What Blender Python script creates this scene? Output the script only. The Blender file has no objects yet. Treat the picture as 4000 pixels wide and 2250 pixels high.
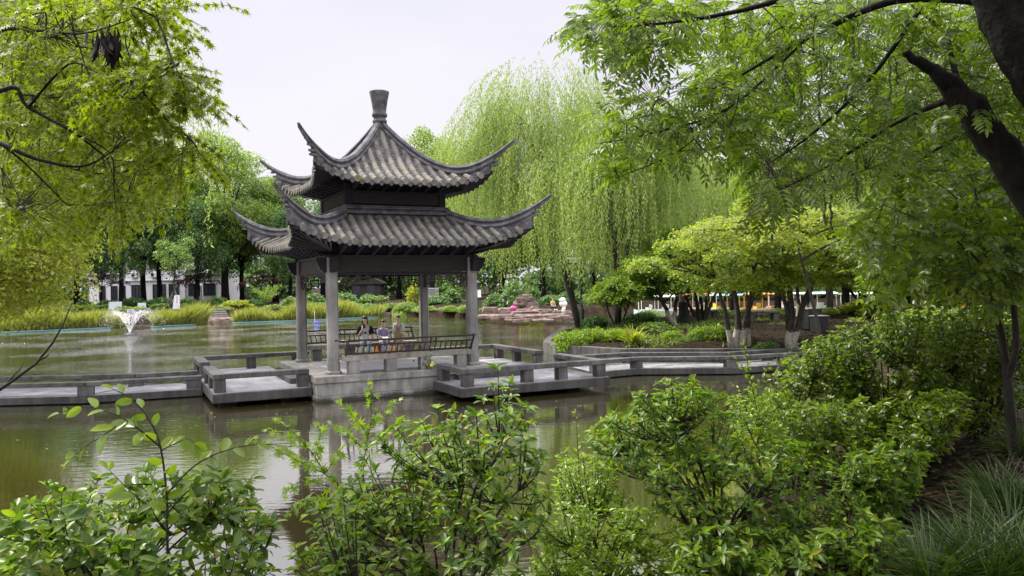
import bpy, math, random
import numpy as np
from mathutils import Vector, Matrix

S = bpy.context.scene
C = S.collection
PI = math.pi
R = math.radians

# ------------------------------------------------------------------ camera
F, PITCH, ROLL, CAMH = 3100.0, 0.0048, -0.0178, 2.85
cr_, sr_ = math.cos(ROLL), math.sin(ROLL)
cp_, sp_ = math.cos(PITCH), math.sin(PITCH)
cam = bpy.data.cameras.new("camera")
camo = bpy.data.objects.new("camera", cam)
C.objects.link(camo)
cam.sensor_width = 36.0
cam.lens = 36.0 * F / 4000.0
cam.clip_start = 0.05
cam.clip_end = 3000
fwd = Vector((0, cp_, -sp_))
up0 = Vector((0, sp_, cp_))
right0 = Vector((1, 0, 0))
# image right / up axes after the small roll of the hand-held phone
rt = right0 * cr_ + up0 * sr_ * 1.0
up = up0 * cr_ - right0 * sr_
camo.matrix_world = Matrix(((rt.x, up.x, -fwd.x, 0), (rt.y, up.y, -fwd.y, 0), (rt.z, up.z, -fwd.z, CAMH), (0, 0, 0, 1)))
S.camera = camo

# ------------------------------------------------------------------ world, sun, exposure
SUN_EL, SUN_AZ = R(52), R(-62)          # azimuth from +Y towards +X
sunv = Vector((math.sin(SUN_AZ) * math.cos(SUN_EL), math.cos(SUN_AZ) * math.cos(SUN_EL), math.sin(SUN_EL)))
w = bpy.data.worlds.new("World")
S.world = w
w.use_nodes = True
nt = w.node_tree
nt.nodes.clear()
def N(t, **k):
    n = nt.nodes.new(t)
    for a, b in k.items(): setattr(n, a, b)
    return n
sky = N('ShaderNodeTexSky')
sky.sky_type = 'NISHITA'
sky.sun_disc = False
sky.sun_elevation = SUN_EL
sky.sun_rotation = SUN_AZ
sky.air_density = 1.5
sky.dust_density = 3.0
bg1 = N('ShaderNodeBackground'); bg1.inputs[1].default_value = 0.10
nt.links.new(sky.outputs[0], bg1.inputs[0])
# cloud deck: overcast luminance, brighter overhead, soft lavender-grey variation
tc = N('ShaderNodeTexCoord')
sx = N('ShaderNodeSeparateXYZ'); nt.links.new(tc.outputs['Generated'], sx.inputs[0])
mr = N('ShaderNodeMapRange'); mr.inputs[1].default_value = 0.36; mr.inputs[2].default_value = 0.85
mr.inputs[3].default_value = 0.66; mr.inputs[4].default_value = 3.7
nt.links.new(sx.outputs[2], mr.inputs[0])
mp = N('ShaderNodeMapping'); mp.inputs['Scale'].default_value = (1, 1, 3.2)
nt.links.new(tc.outputs['Generated'], mp.inputs[0])
ns = N('ShaderNodeTexNoise'); ns.inputs['Scale'].default_value = 1.7; ns.inputs['Detail'].default_value = 4
nt.links.new(mp.outputs[0], ns.inputs[0])
rp = N('ShaderNodeValToRGB')
rp.color_ramp.elements[0].position = 0.32; rp.color_ramp.elements[0].color = (0.86, 0.84, 0.985, 1)
rp.color_ramp.elements[1].position = 0.68; rp.color_ramp.elements[1].color = (1.0, 0.965, 1.03, 1)
nt.links.new(ns.outputs[0], rp.inputs[0])
bg2 = N('ShaderNodeBackground')
nt.links.new(rp.outputs[0], bg2.inputs[0]); nt.links.new(mr.outputs[0], bg2.inputs[1])
mx = N('ShaderNodeMixShader'); mx.inputs[0].default_value = 0.9
nt.links.new(bg1.outputs[0], mx.inputs[1]); nt.links.new(bg2.outputs[0], mx.inputs[2])
wo = N('ShaderNodeOutputWorld'); nt.links.new(mx.outputs[0], wo.inputs[0])

sl = bpy.data.lights.new("sun", 'SUN')
sl.energy = 4.6
sl.angle = R(4)
sl.color = (1.0, 0.94, 0.82)
so = bpy.data.objects.new("sun", sl)
C.objects.link(so)
so.rotation_euler = (-sunv).to_track_quat('-Z', 'Y').to_euler()

S.view_settings.view_transform = 'Standard'
S.view_settings.look = 'None'
S.view_settings.exposure = 0.57
S.view_settings.gamma = 1.0
S.render.engine = 'CYCLES'
S.cycles.max_bounces = 6
S.cycles.diffuse_bounces = 3
S.cycles.glossy_bounces = 3
S.cycles.transparent_max_bounces = 8
S.cycles.use_denoising = True

# ------------------------------------------------------------------ pixel <-> world (measured on the 4000 px photograph)
def at(u, v, d):
    du, dv = u - 2000.0, v - 1125.0
    u0 = du * cr_ + dv * sr_
    v0 = -du * sr_ + dv * cr_
    X, Z2 = u0 / F * d, -v0 / F * d
    return Vector((X, d * cp_ + Z2 * sp_, Z2 * cp_ - d * sp_ + CAMH))
def onz(u, v, z):
    p = at(u, v, 1.0)
    k = (z - CAMH) / (p.z - CAMH)
    return Vector((p.x * k, p.y * k, z))

# ------------------------------------------------------------------ mesh helpers
class MB:
    def __init__(self): self.v = []; self.f = []
    def add(self, vs, fs, M=None):
        o = len(self.v)
        for p in vs:
            p = Vector(p)
            self.v.append(M @ p if M else p)
        for f in fs: self.f.append([i + o for i in f])
        return self
    def box(self, c, s, M=None, rz=0.0):
        x, y, z = s[0] / 2, s[1] / 2, s[2] / 2
        vs = [(i * x, j * y, k * z) for i in (-1, 1) for j in (-1, 1) for k in (-1, 1)]
        m = Matrix.Translation(c) @ Matrix.Rotation(rz, 4, 'Z')
        if M: m = M @ m
        return self.add(vs, [(0, 1, 3, 2), (4, 6, 7, 5), (0, 4, 5, 1), (2, 3, 7, 6), (0, 2, 6, 4), (1, 5, 7, 3)], m)
    def bar(self, a, b, wd, ht, upv=(0, 0, 1)):
        a, b = Vector(a), Vector(b)
        d = (b - a); L = d.length; d.normalize()
        u_ = Vector(upv); s = d.cross(u_)
        if s.length < 1e-4: s = d.cross(Vector((1, 0, 0)))
        s.normalize(); u_ = s.cross(d)
        vs = []
        for p in (a, b):
            for i, j in ((-1, -1), (1, -1), (1, 1), (-1, 1)):
                vs.append(p + s * (i * wd / 2) + u_ * (j * ht / 2))
        return self.add(vs, [(0, 3, 2, 1), (4, 5, 6, 7), (0, 1, 5, 4), (1, 2, 6, 5), (2, 3, 7, 6), (3, 0, 4, 7)])
    def tube(self, pts, rad, n=8, cap=True):
        pts = [Vector(p) for p in pts]
        if not hasattr(rad, '__len__'): rad = [rad] * len(pts)
        o = len(self.v)
        pn = None
        for i, p in enumerate(pts):
            a = pts[max(0, i - 1)]; b = pts[min(len(pts) - 1, i + 1)]
            t = (b - a)
            if t.length < 1e-9: t = Vector((0, 0, 1))
            t.normalize()
            if pn is None:
                pn = t.orthogonal().normalized()
            else:
                pn = pn - t * pn.dot(t)
                if pn.length < 1e-6: pn = t.orthogonal()
                pn.normalize()
            bn = t.cross(pn)
            for k in range(n):
                a_ = 2 * PI * k / n
                self.v.append(p + (pn * math.cos(a_) + bn * math.sin(a_)) * rad[i])
        for i in range(len(pts) - 1):
            for k in range(n):
                k2 = (k + 1) % n
                self.f.append([o + i * n + k, o + i * n + k2, o + (i + 1) * n + k2, o + (i + 1) * n + k])
        if cap:
            self.f.append([o + k for k in range(n)][::-1])
            e = o + (len(pts) - 1) * n
            self.f.append([e + k for k in range(n)])
        return self
    def lathe(self, prof, n=20, M=None, rot=0.0):
        vs = []; fs = []
        for r, z in prof:
            for k in range(n):
                a = 2 * PI * k / n + rot
                vs.append((r * math.cos(a), r * math.sin(a), z))
        m = len(prof)
        for i in range(m - 1):
            for k in range(n):
                k2 = (k + 1) % n
                fs.append((i * n + k, i * n + k2, (i + 1) * n + k2, (i + 1) * n + k))
        fs.append(tuple(range(n))[::-1]); fs.append(tuple((m - 1) * n + k for k in range(n)))
        return self.add(vs, fs, M)
    def prism(self, poly, z0, z1, M=None):
        n = len(poly)
        vs = [(x, y, z0) for x, y in poly] + [(x, y, z1) for x, y in poly]
        fs = [tuple(range(n))[::-1], tuple(range(n, 2 * n))] + [(i, (i + 1) % n, n + (i + 1) % n, n + i) for i in range(n)]
        return self.add(vs, fs, M)
    def ellipsoid(self, c, r, n=12, m=8, M=None):
        vs = [(0, 0, -1)]
        for i in range(1, m):
            ph = -PI / 2 + PI * i / m
            for k in range(n):
                a = 2 * PI * k / n
                vs.append((math.cos(ph) * math.cos(a), math.cos(ph) * math.sin(a), math.sin(ph)))
        vs.append((0, 0, 1))
        fs = []
        for k in range(n):
            fs.append((0, 1 + (k + 1) % n, 1 + k))
            fs.append((len(vs) - 1, 1 + (m - 2) * n + k, 1 + (m - 2) * n + (k + 1) % n))
        for i in range(m - 2):
            for k in range(n):
                fs.append((1 + i * n + k, 1 + i * n + (k + 1) % n, 1 + (i + 1) * n + (k + 1) % n, 1 + (i + 1) * n + k))
        mm = Matrix.Translation(c) @ Matrix.Diagonal((r[0], r[1], r[2], 1))
        if M: mm = M @ mm
        return self.add(vs, fs, mm)
    def sweep(self, pts, sec, upv=Vector((0, 0, 1)), cap=True):
        """section sec = [(side, up)...] swept along pts keeping up vertical; sec may be a list per point"""
        pts = [Vector(p) for p in pts]
        o = len(self.v)
        per = isinstance(sec[0][0], (tuple, list))
        for i, p in enumerate(pts):
            a = pts[max(0, i - 1)]; b = pts[min(len(pts) - 1, i + 1)]
            t = b - a; t.z = 0
            if t.length < 1e-6: t = Vector((1, 0, 0))
            t.normalize()
            s = t.cross(upv)
            for (q, h) in (sec[i] if per else sec):
                self.v.append(p + s * q + upv * h)
        n = len(sec[0]) if per else len(sec)
        for i in range(len(pts) - 1):
            for k in range(n):
                k2 = (k + 1) % n
                self.f.append([o + i * n + k, o + i * n + k2, o + (i + 1) * n + k2, o + (i + 1) * n + k])
        if cap:
            self.f.append([o + k for k in range(n)][::-1])
            e = o + (len(pts) - 1) * n
            self.f.append([e + k for k in range(n)])
        return self

def link(name, data, mat=None, parent=None, loc=None):
    o = bpy.data.objects.new(name, data)
    C.objects.link(o)
    if parent: o.parent = parent
    if loc is not None: o.location = loc
    if mat and not data.materials: data.materials.append(mat)
    return o
def obj(name, mb, mat, parent=None, smooth=False, bevel=0.0, off=None, fix=True):
    me = bpy.data.meshes.new(name)
    vs = mb.v if off is None else [p - off for p in mb.v]
    me.from_pydata([tuple(p) for p in vs], [], mb.f)
    if smooth: me.polygons.foreach_set('use_smooth', [True] * len(me.polygons))
    me.update()
    o = link(name, me, mat, parent)
    if bevel:
        b = o.modifiers.new('bevel', 'BEVEL'); b.width = bevel; b.segments = 2; b.limit_method = 'ANGLE'
    return o
def thing(name, label, cat, loc=(0, 0, 0), rz=0.0, group=None):
    o = bpy.data.objects.new(name, None)
    C.objects.link(o)
    o.empty_display_size = 0.2
    o.location = loc
    o.rotation_euler = (0, 0, rz)
    o['label'] = label; o['category'] = cat
    if group: o['group'] = group
    return o
def tag(o, label, cat, group=None):
    o['label'] = label; o['category'] = cat
    if group: o['group'] = group
    return o
def kids(o): return [c for c in bpy.data.objects if c.parent == o]
def dup(root, loc, rz=0.0, sc=1.0, label=None, group=None, children=None):
    r = root.copy(); C.objects.link(r)
    r.location = loc; r.rotation_euler = (0, 0, rz)
    r.scale = (sc, sc, sc) if not hasattr(sc, '__len__') else sc
    if label: r['label'] = label
    if group: r['group'] = group
    for ch in (children if children is not None else kids(root)):
        c = ch.copy(); C.objects.link(c); c.parent = r
        for g in kids(ch):
            d = g.copy(); C.objects.link(d); d.parent = c
    return r
def kind(o, k): o['kind'] = k; return o

# fast numpy mesh of triangles
def npmesh(name, V, T, mat, smooth=False):
    me = bpy.data.meshes.new(name)
    n = len(V); m = len(T)
    me.vertices.add(n); me.vertices.foreach_set('co', np.asarray(V, dtype=np.float32).ravel())
    me.loops.add(m * 3); me.loops.foreach_set('vertex_index', np.asarray(T, dtype=np.int32).ravel())
    me.polygons.add(m)
    me.polygons.foreach_set('loop_start', np.arange(0, 3 * m, 3, dtype=np.int32))
    if smooth: me.polygons.foreach_set('use_smooth', np.ones(m, dtype=bool))
    me.update(calc_edges=True)
    me.materials.append(mat)
    return me

def unit(a): return a / np.maximum(np.linalg.norm(a, axis=-1, keepdims=True), 1e-9)
# leaf templates: rows of (t along, s across, n out of plane)
def strip_leaf(ts, ws, fold=0.12, droop=0.25):
    vs = []; fs = []
    for t, wd in zip(ts, ws):
        z = -droop * t * t
        vs += [(t, -wd, z, fold * 4 * wd), (t, 0, z, 0), (t, wd, z, fold * 4 * wd)]
    for i in range(len(ts) - 1):
        a = 3 * i
        for j in (0, 1):
            fs += [(a + j, a + j + 1, a + j + 4), (a + j, a + j + 4, a + j + 3)]
    return np.array(vs), np.array(fs)
T4 = (np.array([(0, 0, 0, 0), (.45, .5, .0, .15), (1, 0, -.05, 0), (.45, -.5, .0, .15)]), np.array([(0, 2, 1), (0, 3, 2)]))
TLEAF = strip_leaf((0, .2, .5, .8, 1), (.05, .34, .5, .3, .02))
TOVAL = strip_leaf((0, .15, .4, .7, .92, 1), (.06, .36, .5, .46, .2, .03), fold=.1, droop=.12)
TLANCE = strip_leaf((0, .35, .7, 1), (.1, .5, .38, .02), droop=.3)
TBLADE = strip_leaf((0, .3, .6, .85, 1), (.5, .5, .42, .25, .03), fold=.25, droop=.45)
def palm_leaf():
    lob = [(-125, .42), (-80, .68), (-40, .9), (0, 1.0), (40, .9), (80, .68), (125, .42)]
    vs = [(0, 0, 0, 0)]
    out = []
    for i, (a, r) in enumerate(lob):
        a = R(a)
        if i == 0: out.append((-.05, -.06))
        out.append((r * math.cos(a), r * math.sin(a)))
        if i < 6:
            b = R((lob[i][0] + lob[i + 1][0]) / 2)
            out.append((.33 * math.cos(b), .33 * math.sin(b)))
    out.append((-.05, .06))
    for x, y in out: vs.append((x, y, -.22 * (x * x + y * y), 0))
    n = len(out)
    return np.array(vs), np.array([(0, i + 1, i + 2) for i in range(n - 1)])
TPALM = palm_leaf()

def leaves(P, D, Nn, L, W, tmpl):
    """returns verts, tris for a batch of leaves"""
    P = np.asarray(P, float); D = unit(np.asarray(D, float)); Nn = np.asarray(Nn, float)
    Nn = Nn - D * (Nn * D).sum(-1, keepdims=True)
    bad = np.linalg.norm(Nn, axis=-1) < 1e-3
    Nn[bad] = np.array([.3, .2, 1.0])
    Nn = unit(Nn)
    Sd = np.cross(Nn, D)
    tv, tf = tmpl
    L = np.broadcast_to(L, (len(P),)); W = np.broadcast_to(W, (len(P),))
    V = (P[:, None, :] + D[:, None, :] * (tv[None, :, 0] * L[:, None])[..., None]
         + Sd[:, None, :] * (tv[None, :, 1] * W[:, None])[..., None]
         + Nn[:, None, :] * (tv[None, :, 2] * L[:, None] + tv[None, :, 3] * W[:, None])[..., None])
    T = tf[None] + (np.arange(len(P)) * len(tv))[:, None, None]
    return V.reshape(-1, 3), T.reshape(-1, 3)
def merge(parts):
    Vs, Ts, o = [], [], 0
    for V, T in parts:
        Vs.append(V); Ts.append(T + o); o += len(V)
    return np.concatenate(Vs), np.concatenate(Ts)
def rdir(rng, n):
    return unit(rng.normal(size=(n, 3)))

# ------------------------------------------------------------------ materials
def newmat(name):
    m = bpy.data.materials.new(name); m.use_nodes = True
    t = m.node_tree; t.nodes.clear()
    out = t.nodes.new('ShaderNodeOutputMaterial')
    return m, t, out
def nd(t, typ, **k):
    n = t.nodes.new(typ)
    for a, b in k.items():
        if a.startswith('i_'): n.inputs[a[2:].replace('_', ' ')].default_value = b
        else: setattr(n, a, b)
    return n
def ramp(t, fac, stops):
    r = t.nodes.new('ShaderNodeValToRGB')
    e = r.color_ramp.elements
    while len(e) < len(stops): e.new(0.5)
    for i, (p, c) in enumerate(stops):
        e[i].position = p; e[i].color = (c[0], c[1], c[2], 1)
    t.links.new(fac, r.inputs[0])
    return r.outputs[0]
def leafmat(name, cols, trans=0.4, rough=0.42, tint=(1.25, 1.35, .55), spec=.5):
    m, t, out = newmat(name)
    g = nd(t, 'ShaderNodeNewGeometry')
    n = len(cols)
    c = ramp(t, g.outputs['Random Per Island'], [(i / max(1, n - 1), q) for i, q in enumerate(cols)])
    p = nd(t, 'ShaderNodeBsdfPrincipled', i_Roughness=rough)
    p.inputs['Specular IOR Level'].default_value = spec
    t.links.new(c, p.inputs['Base Color'])
    tl = nd(t, 'ShaderNodeBsdfTranslucent')
    mu = nd(t, 'ShaderNodeMix', data_type='RGBA', blend_type='MULTIPLY')
    mu.inputs[0].default_value = 1.0
    t.links.new(c, mu.inputs[6]); mu.inputs[7].default_value = (tint[0] * 1.6, tint[1] * 1.6, tint[2] * 1.6, 1)
    t.links.new(mu.outputs[2], tl.inputs[0])
    mx = nd(t, 'ShaderNodeMixShader'); mx.inputs[0].default_value = trans
    t.links.new(p.outputs[0], mx.inputs[1]); t.links.new(tl.outputs[0], mx.inputs[2])
    t.links.new(mx.outputs[0], out.inputs[0])
    return m
def solid(name, cols, scale=6.0, rough=0.8, bump=0.2, detail=6.0, spec=.3, metal=0.0, stretch=(1, 1, 1), fine=None, coords='Object', island=0.0):
    """weathered surface: colour ramp over noise, small bump"""
    m, t, out = newmat(name)
    tcn = nd(t, 'ShaderNodeTexCoord'); mpn = nd(t, 'ShaderNodeMapping')
    mpn.inputs['Scale'].default_value = stretch
    t.links.new(tcn.outputs[coords], mpn.inputs[0])
    n1 = nd(t, 'ShaderNodeTexNoise', i_Scale=scale, i_Detail=detail, i_Roughness=.6)
    t.links.new(mpn.outputs[0], n1.inputs[0])
    fac = n1.outputs[0]
    if island:
        g = nd(t, 'ShaderNodeNewGeometry')
        ma = nd(t, 'ShaderNodeMath', operation='MULTIPLY_ADD')
        t.links.new(g.outputs['Random Per Island'], ma.inputs[0]); ma.inputs[1].default_value = island
        sb = nd(t, 'ShaderNodeMath', operation='SUBTRACT'); t.links.new(fac, sb.inputs[0]); sb.inputs[1].default_value = island / 2
        t.links.new(sb.outputs[0], ma.inputs[2]); fac = ma.outputs[0]
    k = len(cols)
    c = ramp(t, fac, [(.3 + .4 * i / max(1, k - 1), q) for i, q in enumerate(cols)])
    p = nd(t, 'ShaderNodeBsdfPrincipled', i_Roughness=rough, i_Metallic=metal)
    p.inputs['Specular IOR Level'].default_value = spec
    t.links.new(c, p.inputs['Base Color'])
    n2 = nd(t, 'ShaderNodeTexNoise', i_Scale=fine or scale * 5, i_Detail=4.0)
    t.links.new(tcn.outputs[coords], n2.inputs[0])
    b = nd(t, 'ShaderNodeBump', i_Strength=bump, i_Distance=.02)
    t.links.new(n2.outputs[0], b.inputs['Height']); t.links.new(b.outputs[0], p.inputs['Normal'])
    t.links.new(p.outputs[0], out.inputs[0])
    return m
def plain(name, c, rough=.5, metal=0.0, spec=.5):
    return solid(name, [tuple(x * .85 for x in c), tuple(min(1, x * 1.12) for x in c)], scale=9, rough=rough, bump=.04, metal=metal, spec=spec)

M = {}
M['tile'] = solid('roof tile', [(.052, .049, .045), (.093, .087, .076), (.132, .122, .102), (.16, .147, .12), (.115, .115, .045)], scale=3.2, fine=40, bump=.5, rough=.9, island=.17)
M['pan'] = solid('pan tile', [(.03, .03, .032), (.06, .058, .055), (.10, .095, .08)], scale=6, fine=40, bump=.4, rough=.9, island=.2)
M['ridge'] = solid('ridge mortar', [(.04, .039, .045), (.085, .082, .088), (.15, .143, .135)], scale=4.5, fine=30, bump=.35, rough=.88)
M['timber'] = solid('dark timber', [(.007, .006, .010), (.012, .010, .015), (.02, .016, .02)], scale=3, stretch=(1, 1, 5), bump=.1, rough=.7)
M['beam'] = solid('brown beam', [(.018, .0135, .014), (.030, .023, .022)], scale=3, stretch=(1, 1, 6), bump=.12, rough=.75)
M['lacquer'] = solid('dark red lacquer', [(.016, .007, .008), (.028, .012, .012)], scale=8, bump=.05, rough=.45, spec=.5)
def concrete(name, base, dark, wet=0.0, joints=False, algae=None):
    m, t, out = newmat(name)
    tcn = nd(t, 'ShaderNodeTexCoord')
    n1 = nd(t, 'ShaderNodeTexNoise', i_Scale=1.6, i_Detail=8.0, i_Roughness=.65); t.links.new(tcn.outputs['Object'], n1.inputs[0])
    mpn = nd(t, 'ShaderNodeMapping'); mpn.inputs['Scale'].default_value = (7, 7, .9); t.links.new(tcn.outputs['Object'], mpn.inputs[0])
    n2 = nd(t, 'ShaderNodeTexNoise', i_Scale=1.3, i_Detail=5.0); t.links.new(mpn.outputs[0], n2.inputs[0])
    n3 = nd(t, 'ShaderNodeTexNoise', i_Scale=60.0, i_Detail=3.0); t.links.new(tcn.outputs['Object'], n3.inputs[0])
    a = nd(t, 'ShaderNodeMath', operation='MULTIPLY'); t.links.new(n1.outputs[0], a.inputs[0]); a.inputs[1].default_value = .55
    b = nd(t, 'ShaderNodeMath', operation='MULTIPLY_ADD'); t.links.new(n2.outputs[0], b.inputs[0]); b.inputs[1].default_value = .35; t.links.new(a.outputs[0], b.inputs[2])
    e = nd(t, 'ShaderNodeMath', operation='MULTIPLY_ADD'); t.links.new(n3.outputs[0], e.inputs[0]); e.inputs[1].default_value = .12; t.links.new(b.outputs[0], e.inputs[2])
    c = ramp(t, e.outputs[0], [(.36, dark), (.5, tuple((x + y) / 2 for x, y in zip(base, dark))), (.62, base)])
    p = nd(t, 'ShaderNodeBsdfPrincipled')
    if algae is not None:   # damp weed line left by the pond
        sz = nd(t, 'ShaderNodeSeparateXYZ'); t.links.new(tcn.outputs['Object'], sz.inputs[0])
        az = nd(t, 'ShaderNodeMath', operation='MULTIPLY_ADD'); t.links.new(n1.outputs[0], az.inputs[0]); az.inputs[1].default_value = .35; t.links.new(sz.outputs[2], az.inputs[2])
        am = nd(t, 'ShaderNodeMapRange'); t.links.new(az.outputs[0], am.inputs[0]); am.inputs[1].default_value = algae + .13; am.inputs[2].default_value = algae + .24; am.inputs[3].default_value = 1; am.inputs[4].default_value = 0
        ax_ = nd(t, 'ShaderNodeMix', data_type='RGBA'); t.links.new(am.outputs[0], ax_.inputs[0]); t.links.new(c, ax_.inputs[6]); ax_.inputs[7].default_value = (.022, .024, .014, 1); c = ax_.outputs[2]
    if joints:
        bk = nd(t, 'ShaderNodeTexBrick'); t.links.new(tcn.outputs['Object'], bk.inputs[0]); bk.offset = .5
        for nm_, v_ in (('Scale', 1.0), ('Mortar Size', .006), ('Brick Width', .95), ('Row Height', .55), ('Mortar Smooth', .3)): bk.inputs[nm_].default_value = v_
        bk.inputs['Color1'].default_value = (1, 1, 1, 1); bk.inputs['Color2'].default_value = (.82, .82, .83, 1); bk.inputs['Mortar'].default_value = (.3, .3, .3, 1)
        mj = nd(t, 'ShaderNodeMix', data_type='RGBA', blend_type='MULTIPLY'); mj.inputs[0].default_value = 1; t.links.new(c, mj.inputs[6]); t.links.new(bk.outputs['Color'], mj.inputs[7]); c = mj.outputs[2]
    t.links.new(c, p.inputs['Base Color'])
    p.inputs['Specular IOR Level'].default_value = .4
    rr = nd(t, 'ShaderNodeMapRange'); t.links.new(n1.outputs[0], rr.inputs[0])
    rr.inputs[1].default_value = .4; rr.inputs[2].default_value = .6; rr.inputs[3].default_value = .8 - .6 * wet; rr.inputs[4].default_value = .85 - .25 * wet
    t.links.new(rr.outputs[0], p.inputs['Roughness'])
    bp = nd(t, 'ShaderNodeBump', i_Strength=.25, i_Distance=.01); t.links.new(n3.outputs[0], bp.inputs['Height']); t.links.new(bp.outputs[0], p.inputs['Normal'])
    t.links.new(p.outputs[0], out.inputs[0])
    return m
M['granite'] = concrete('granite', (.245, .233, .212), (.10, .097, .088))
M['concrete'] = concrete('weathered concrete', (.10, .096, .088), (.013, .013, .012))
M['slab'] = concrete('stained slab', (.055, .053, .048), (.010, .010, .009))  # darker than the paving on top: side shade mixed into the stained colour
M['deck'] = concrete('wet deck stone', (.29, .28, .29), (.12, .115, .12), wet=.8, joints=True)
M['platform'] = concrete('platform stone', (.25, .24, .215), (.055, .053, .044), algae=-.55)
M['benchstone'] = concrete('bench stone', (.30, .285, .25), (.11, .092, .06))
M['bark'] = solid('dark bark', [(.004, .0035, .003), (.009, .0075, .006), (.02, .017, .014)], scale=6, stretch=(3, 3, .6), bump=1.0, fine=16, rough=.95)
M['barkgrey'] = solid('grey bark', [(.022, .019, .015), (.06, .053, .044)], scale=6, stretch=(3, 3, .6), bump=.7, fine=24, rough=.95)
M['twig'] = solid('twig bark', [(.022, .018, .014), (.05, .04, .03)], scale=20, bump=.2, rough=.9)
M['stemgreen'] = solid('green stem', [(.04, .05, .015), (.08, .09, .03)], scale=20, bump=.1, rough=.7)
def paintbark():
    m, t, out = newmat('whitewashed bark')
    tcn = nd(t, 'ShaderNodeTexCoord'); sp = nd(t, 'ShaderNodeSeparateXYZ'); t.links.new(tcn.outputs['Object'], sp.inputs[0])
    n1 = nd(t, 'ShaderNodeTexNoise', i_Scale=9.0, i_Detail=5.0); t.links.new(tcn.outputs['Object'], n1.inputs[0])
    ma = nd(t, 'ShaderNodeMath', operation='MULTIPLY_ADD'); t.links.new(n1.outputs[0], ma.inputs[0]); ma.inputs[1].default_value = .5; t.links.new(sp.outputs[2], ma.inputs[2])
    cut = nd(t, 'ShaderNodeMath', operation='LESS_THAN'); t.links.new(ma.outputs[0], cut.inputs[0]); cut.inputs[1].default_value = .88
    c1 = ramp(t, n1.outputs[0], [(.35, (.02, .017, .014)), (.65, (.06, .05, .04))])
    c2 = ramp(t, n1.outputs[0], [(.33, (.20, .17, .12)), (.48, (.36, .33, .275)), (.7, (.45, .42, .36))])
    mi = nd(t, 'ShaderNodeMix', data_type='RGBA'); t.links.new(cut.outputs[0], mi.inputs[0]); t.links.new(c1, mi.inputs[6]); t.links.new(c2, mi.inputs[7])
    p = nd(t, 'ShaderNodeBsdfPrincipled', i_Roughness=.9); t.links.new(mi.outputs[2], p.inputs['Base Color'])
    b = nd(t, 'ShaderNodeBump', i_Strength=.5, i_Distance=.02); t.links.new(n1.outputs[0], b.inputs['Height']); t.links.new(b.outputs[0], p.inputs['Normal'])
    t.links.new(p.outputs[0], out.inputs[0])
    return m
M['whitewash'] = paintbark()
# foliage
M['lf_far'] = leafmat('far tree leaves', [(.07, .12, .022), (.10, .165, .032), (.135, .20, .042)], trans=.35)
M['lf_far2'] = leafmat('blue green leaves', [(.05, .105, .028), (.08, .155, .04), (.11, .19, .055)], trans=.3)
M['lf_far3'] = leafmat('light green leaves', [(.10, .16, .026), (.14, .205, .036), (.175, .235, .05)], trans=.4)
M['lf_willow'] = leafmat('willow leaves', [(.125, .175, .05), (.175, .23, .07), (.235, .28, .10)], trans=.45)
M['lf_maple'] = leafmat('young maple leaves', [(.085, .15, .016), (.13, .195, .022), (.25, .25, .034), (.10, .165, .018)], trans=.45)
M['lf_maple_y'] = leafmat('golden maple leaves', [(.105, .165, .018), (.155, .205, .024), (.25, .245, .034), (.12, .18, .02)], trans=.45)
M['lf_maple_g'] = leafmat('green maple leaves', [(.09, .155, .018), (.13, .20, .024), (.19, .245, .032)], trans=.45)
M['lf_maple_r'] = leafmat('dark red maple leaves', [(.03, .014, .012), (.05, .022, .017), (.04, .03, .015)], trans=.3, tint=(1.3, .8, .6))
M['lf_near'] = leafmat('glossy shrub leaves', [(.05, .098, .008), (.04, .08, .009), (.075, .14, .010), (.115, .185, .012), (.16, .235, .016), (.05, .095, .012), (.06, .115, .009), (.19, .20, .02)], trans=.42, rough=.38, spec=.32)
M['lf_nearw'] = leafmat('bright shrub leaves', [(.085, .145, .010), (.13, .20, .013), (.18, .245, .018)], trans=.48, rough=.32)
M['lf_small'] = leafmat('small shrub leaves', [(.065, .11, .010), (.10, .155, .013), (.155, .21, .018), (.05, .085, .014)], trans=.42, rough=.38)
M['lf_mapnear'] = leafmat('near maple leaves', [(.085, .12, .007), (.12, .16, .009), (.165, .195, .013), (.075, .115, .009)], trans=.46, rough=.5, spec=.2)
M['lf_wing'] = leafmat('wingnut leaves', [(.048, .085, .006), (.075, .122, .008), (.125, .17, .010), (.035, .068, .010)], trans=.48, rough=.38)
M['lf_lily'] = leafmat('grass blades', [(.014, .034, .005), (.032, .068, .008), (.07, .11, .022)], trans=.25, rough=.45)
M['lf_reed'] = leafmat('reed blades', [(.10, .135, .025), (.17, .195, .035), (.26, .25, .06), (.07, .11, .025)], trans=.35)
M['lf_yellow'] = leafmat('yellow green leaves', [(.14, .18, .015), (.2, .22, .02), (.26, .25, .03)], trans=.45)
M['lf_dead'] = leafmat('dead leaves', [(.018, .011, .007), (.032, .020, .012), (.06, .038, .022), (.012, .008, .006)], trans=.1, spec=.15, rough=.85, tint=(1, .8, .5))
M['lf_pod'] = leafmat('dry pods', [(.012, .006, .008), (.022, .011, .012)], trans=.05, rough=.8, tint=(1, .8, .7))
M['white'] = plain('white paint', (.78, .78, .76), rough=.6)
M['wall'] = solid('white render', [(.68, .67, .69), (.78, .77, .78), (.82, .81, .81)], scale=1.2, rough=.85, bump=.05)
M['glass'] = plain('dark glass', (.03, .035, .045), rough=.08)
M['metal_dark'] = plain('dark metal', (.03, .032, .035), rough=.45, metal=.3)
M['greenmetal'] = plain('dark green paint', (.016, .03, .028), rough=.5)
M['woodgrey'] = plain('grey wood', (.16, .14, .12), rough=.8)
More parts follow.
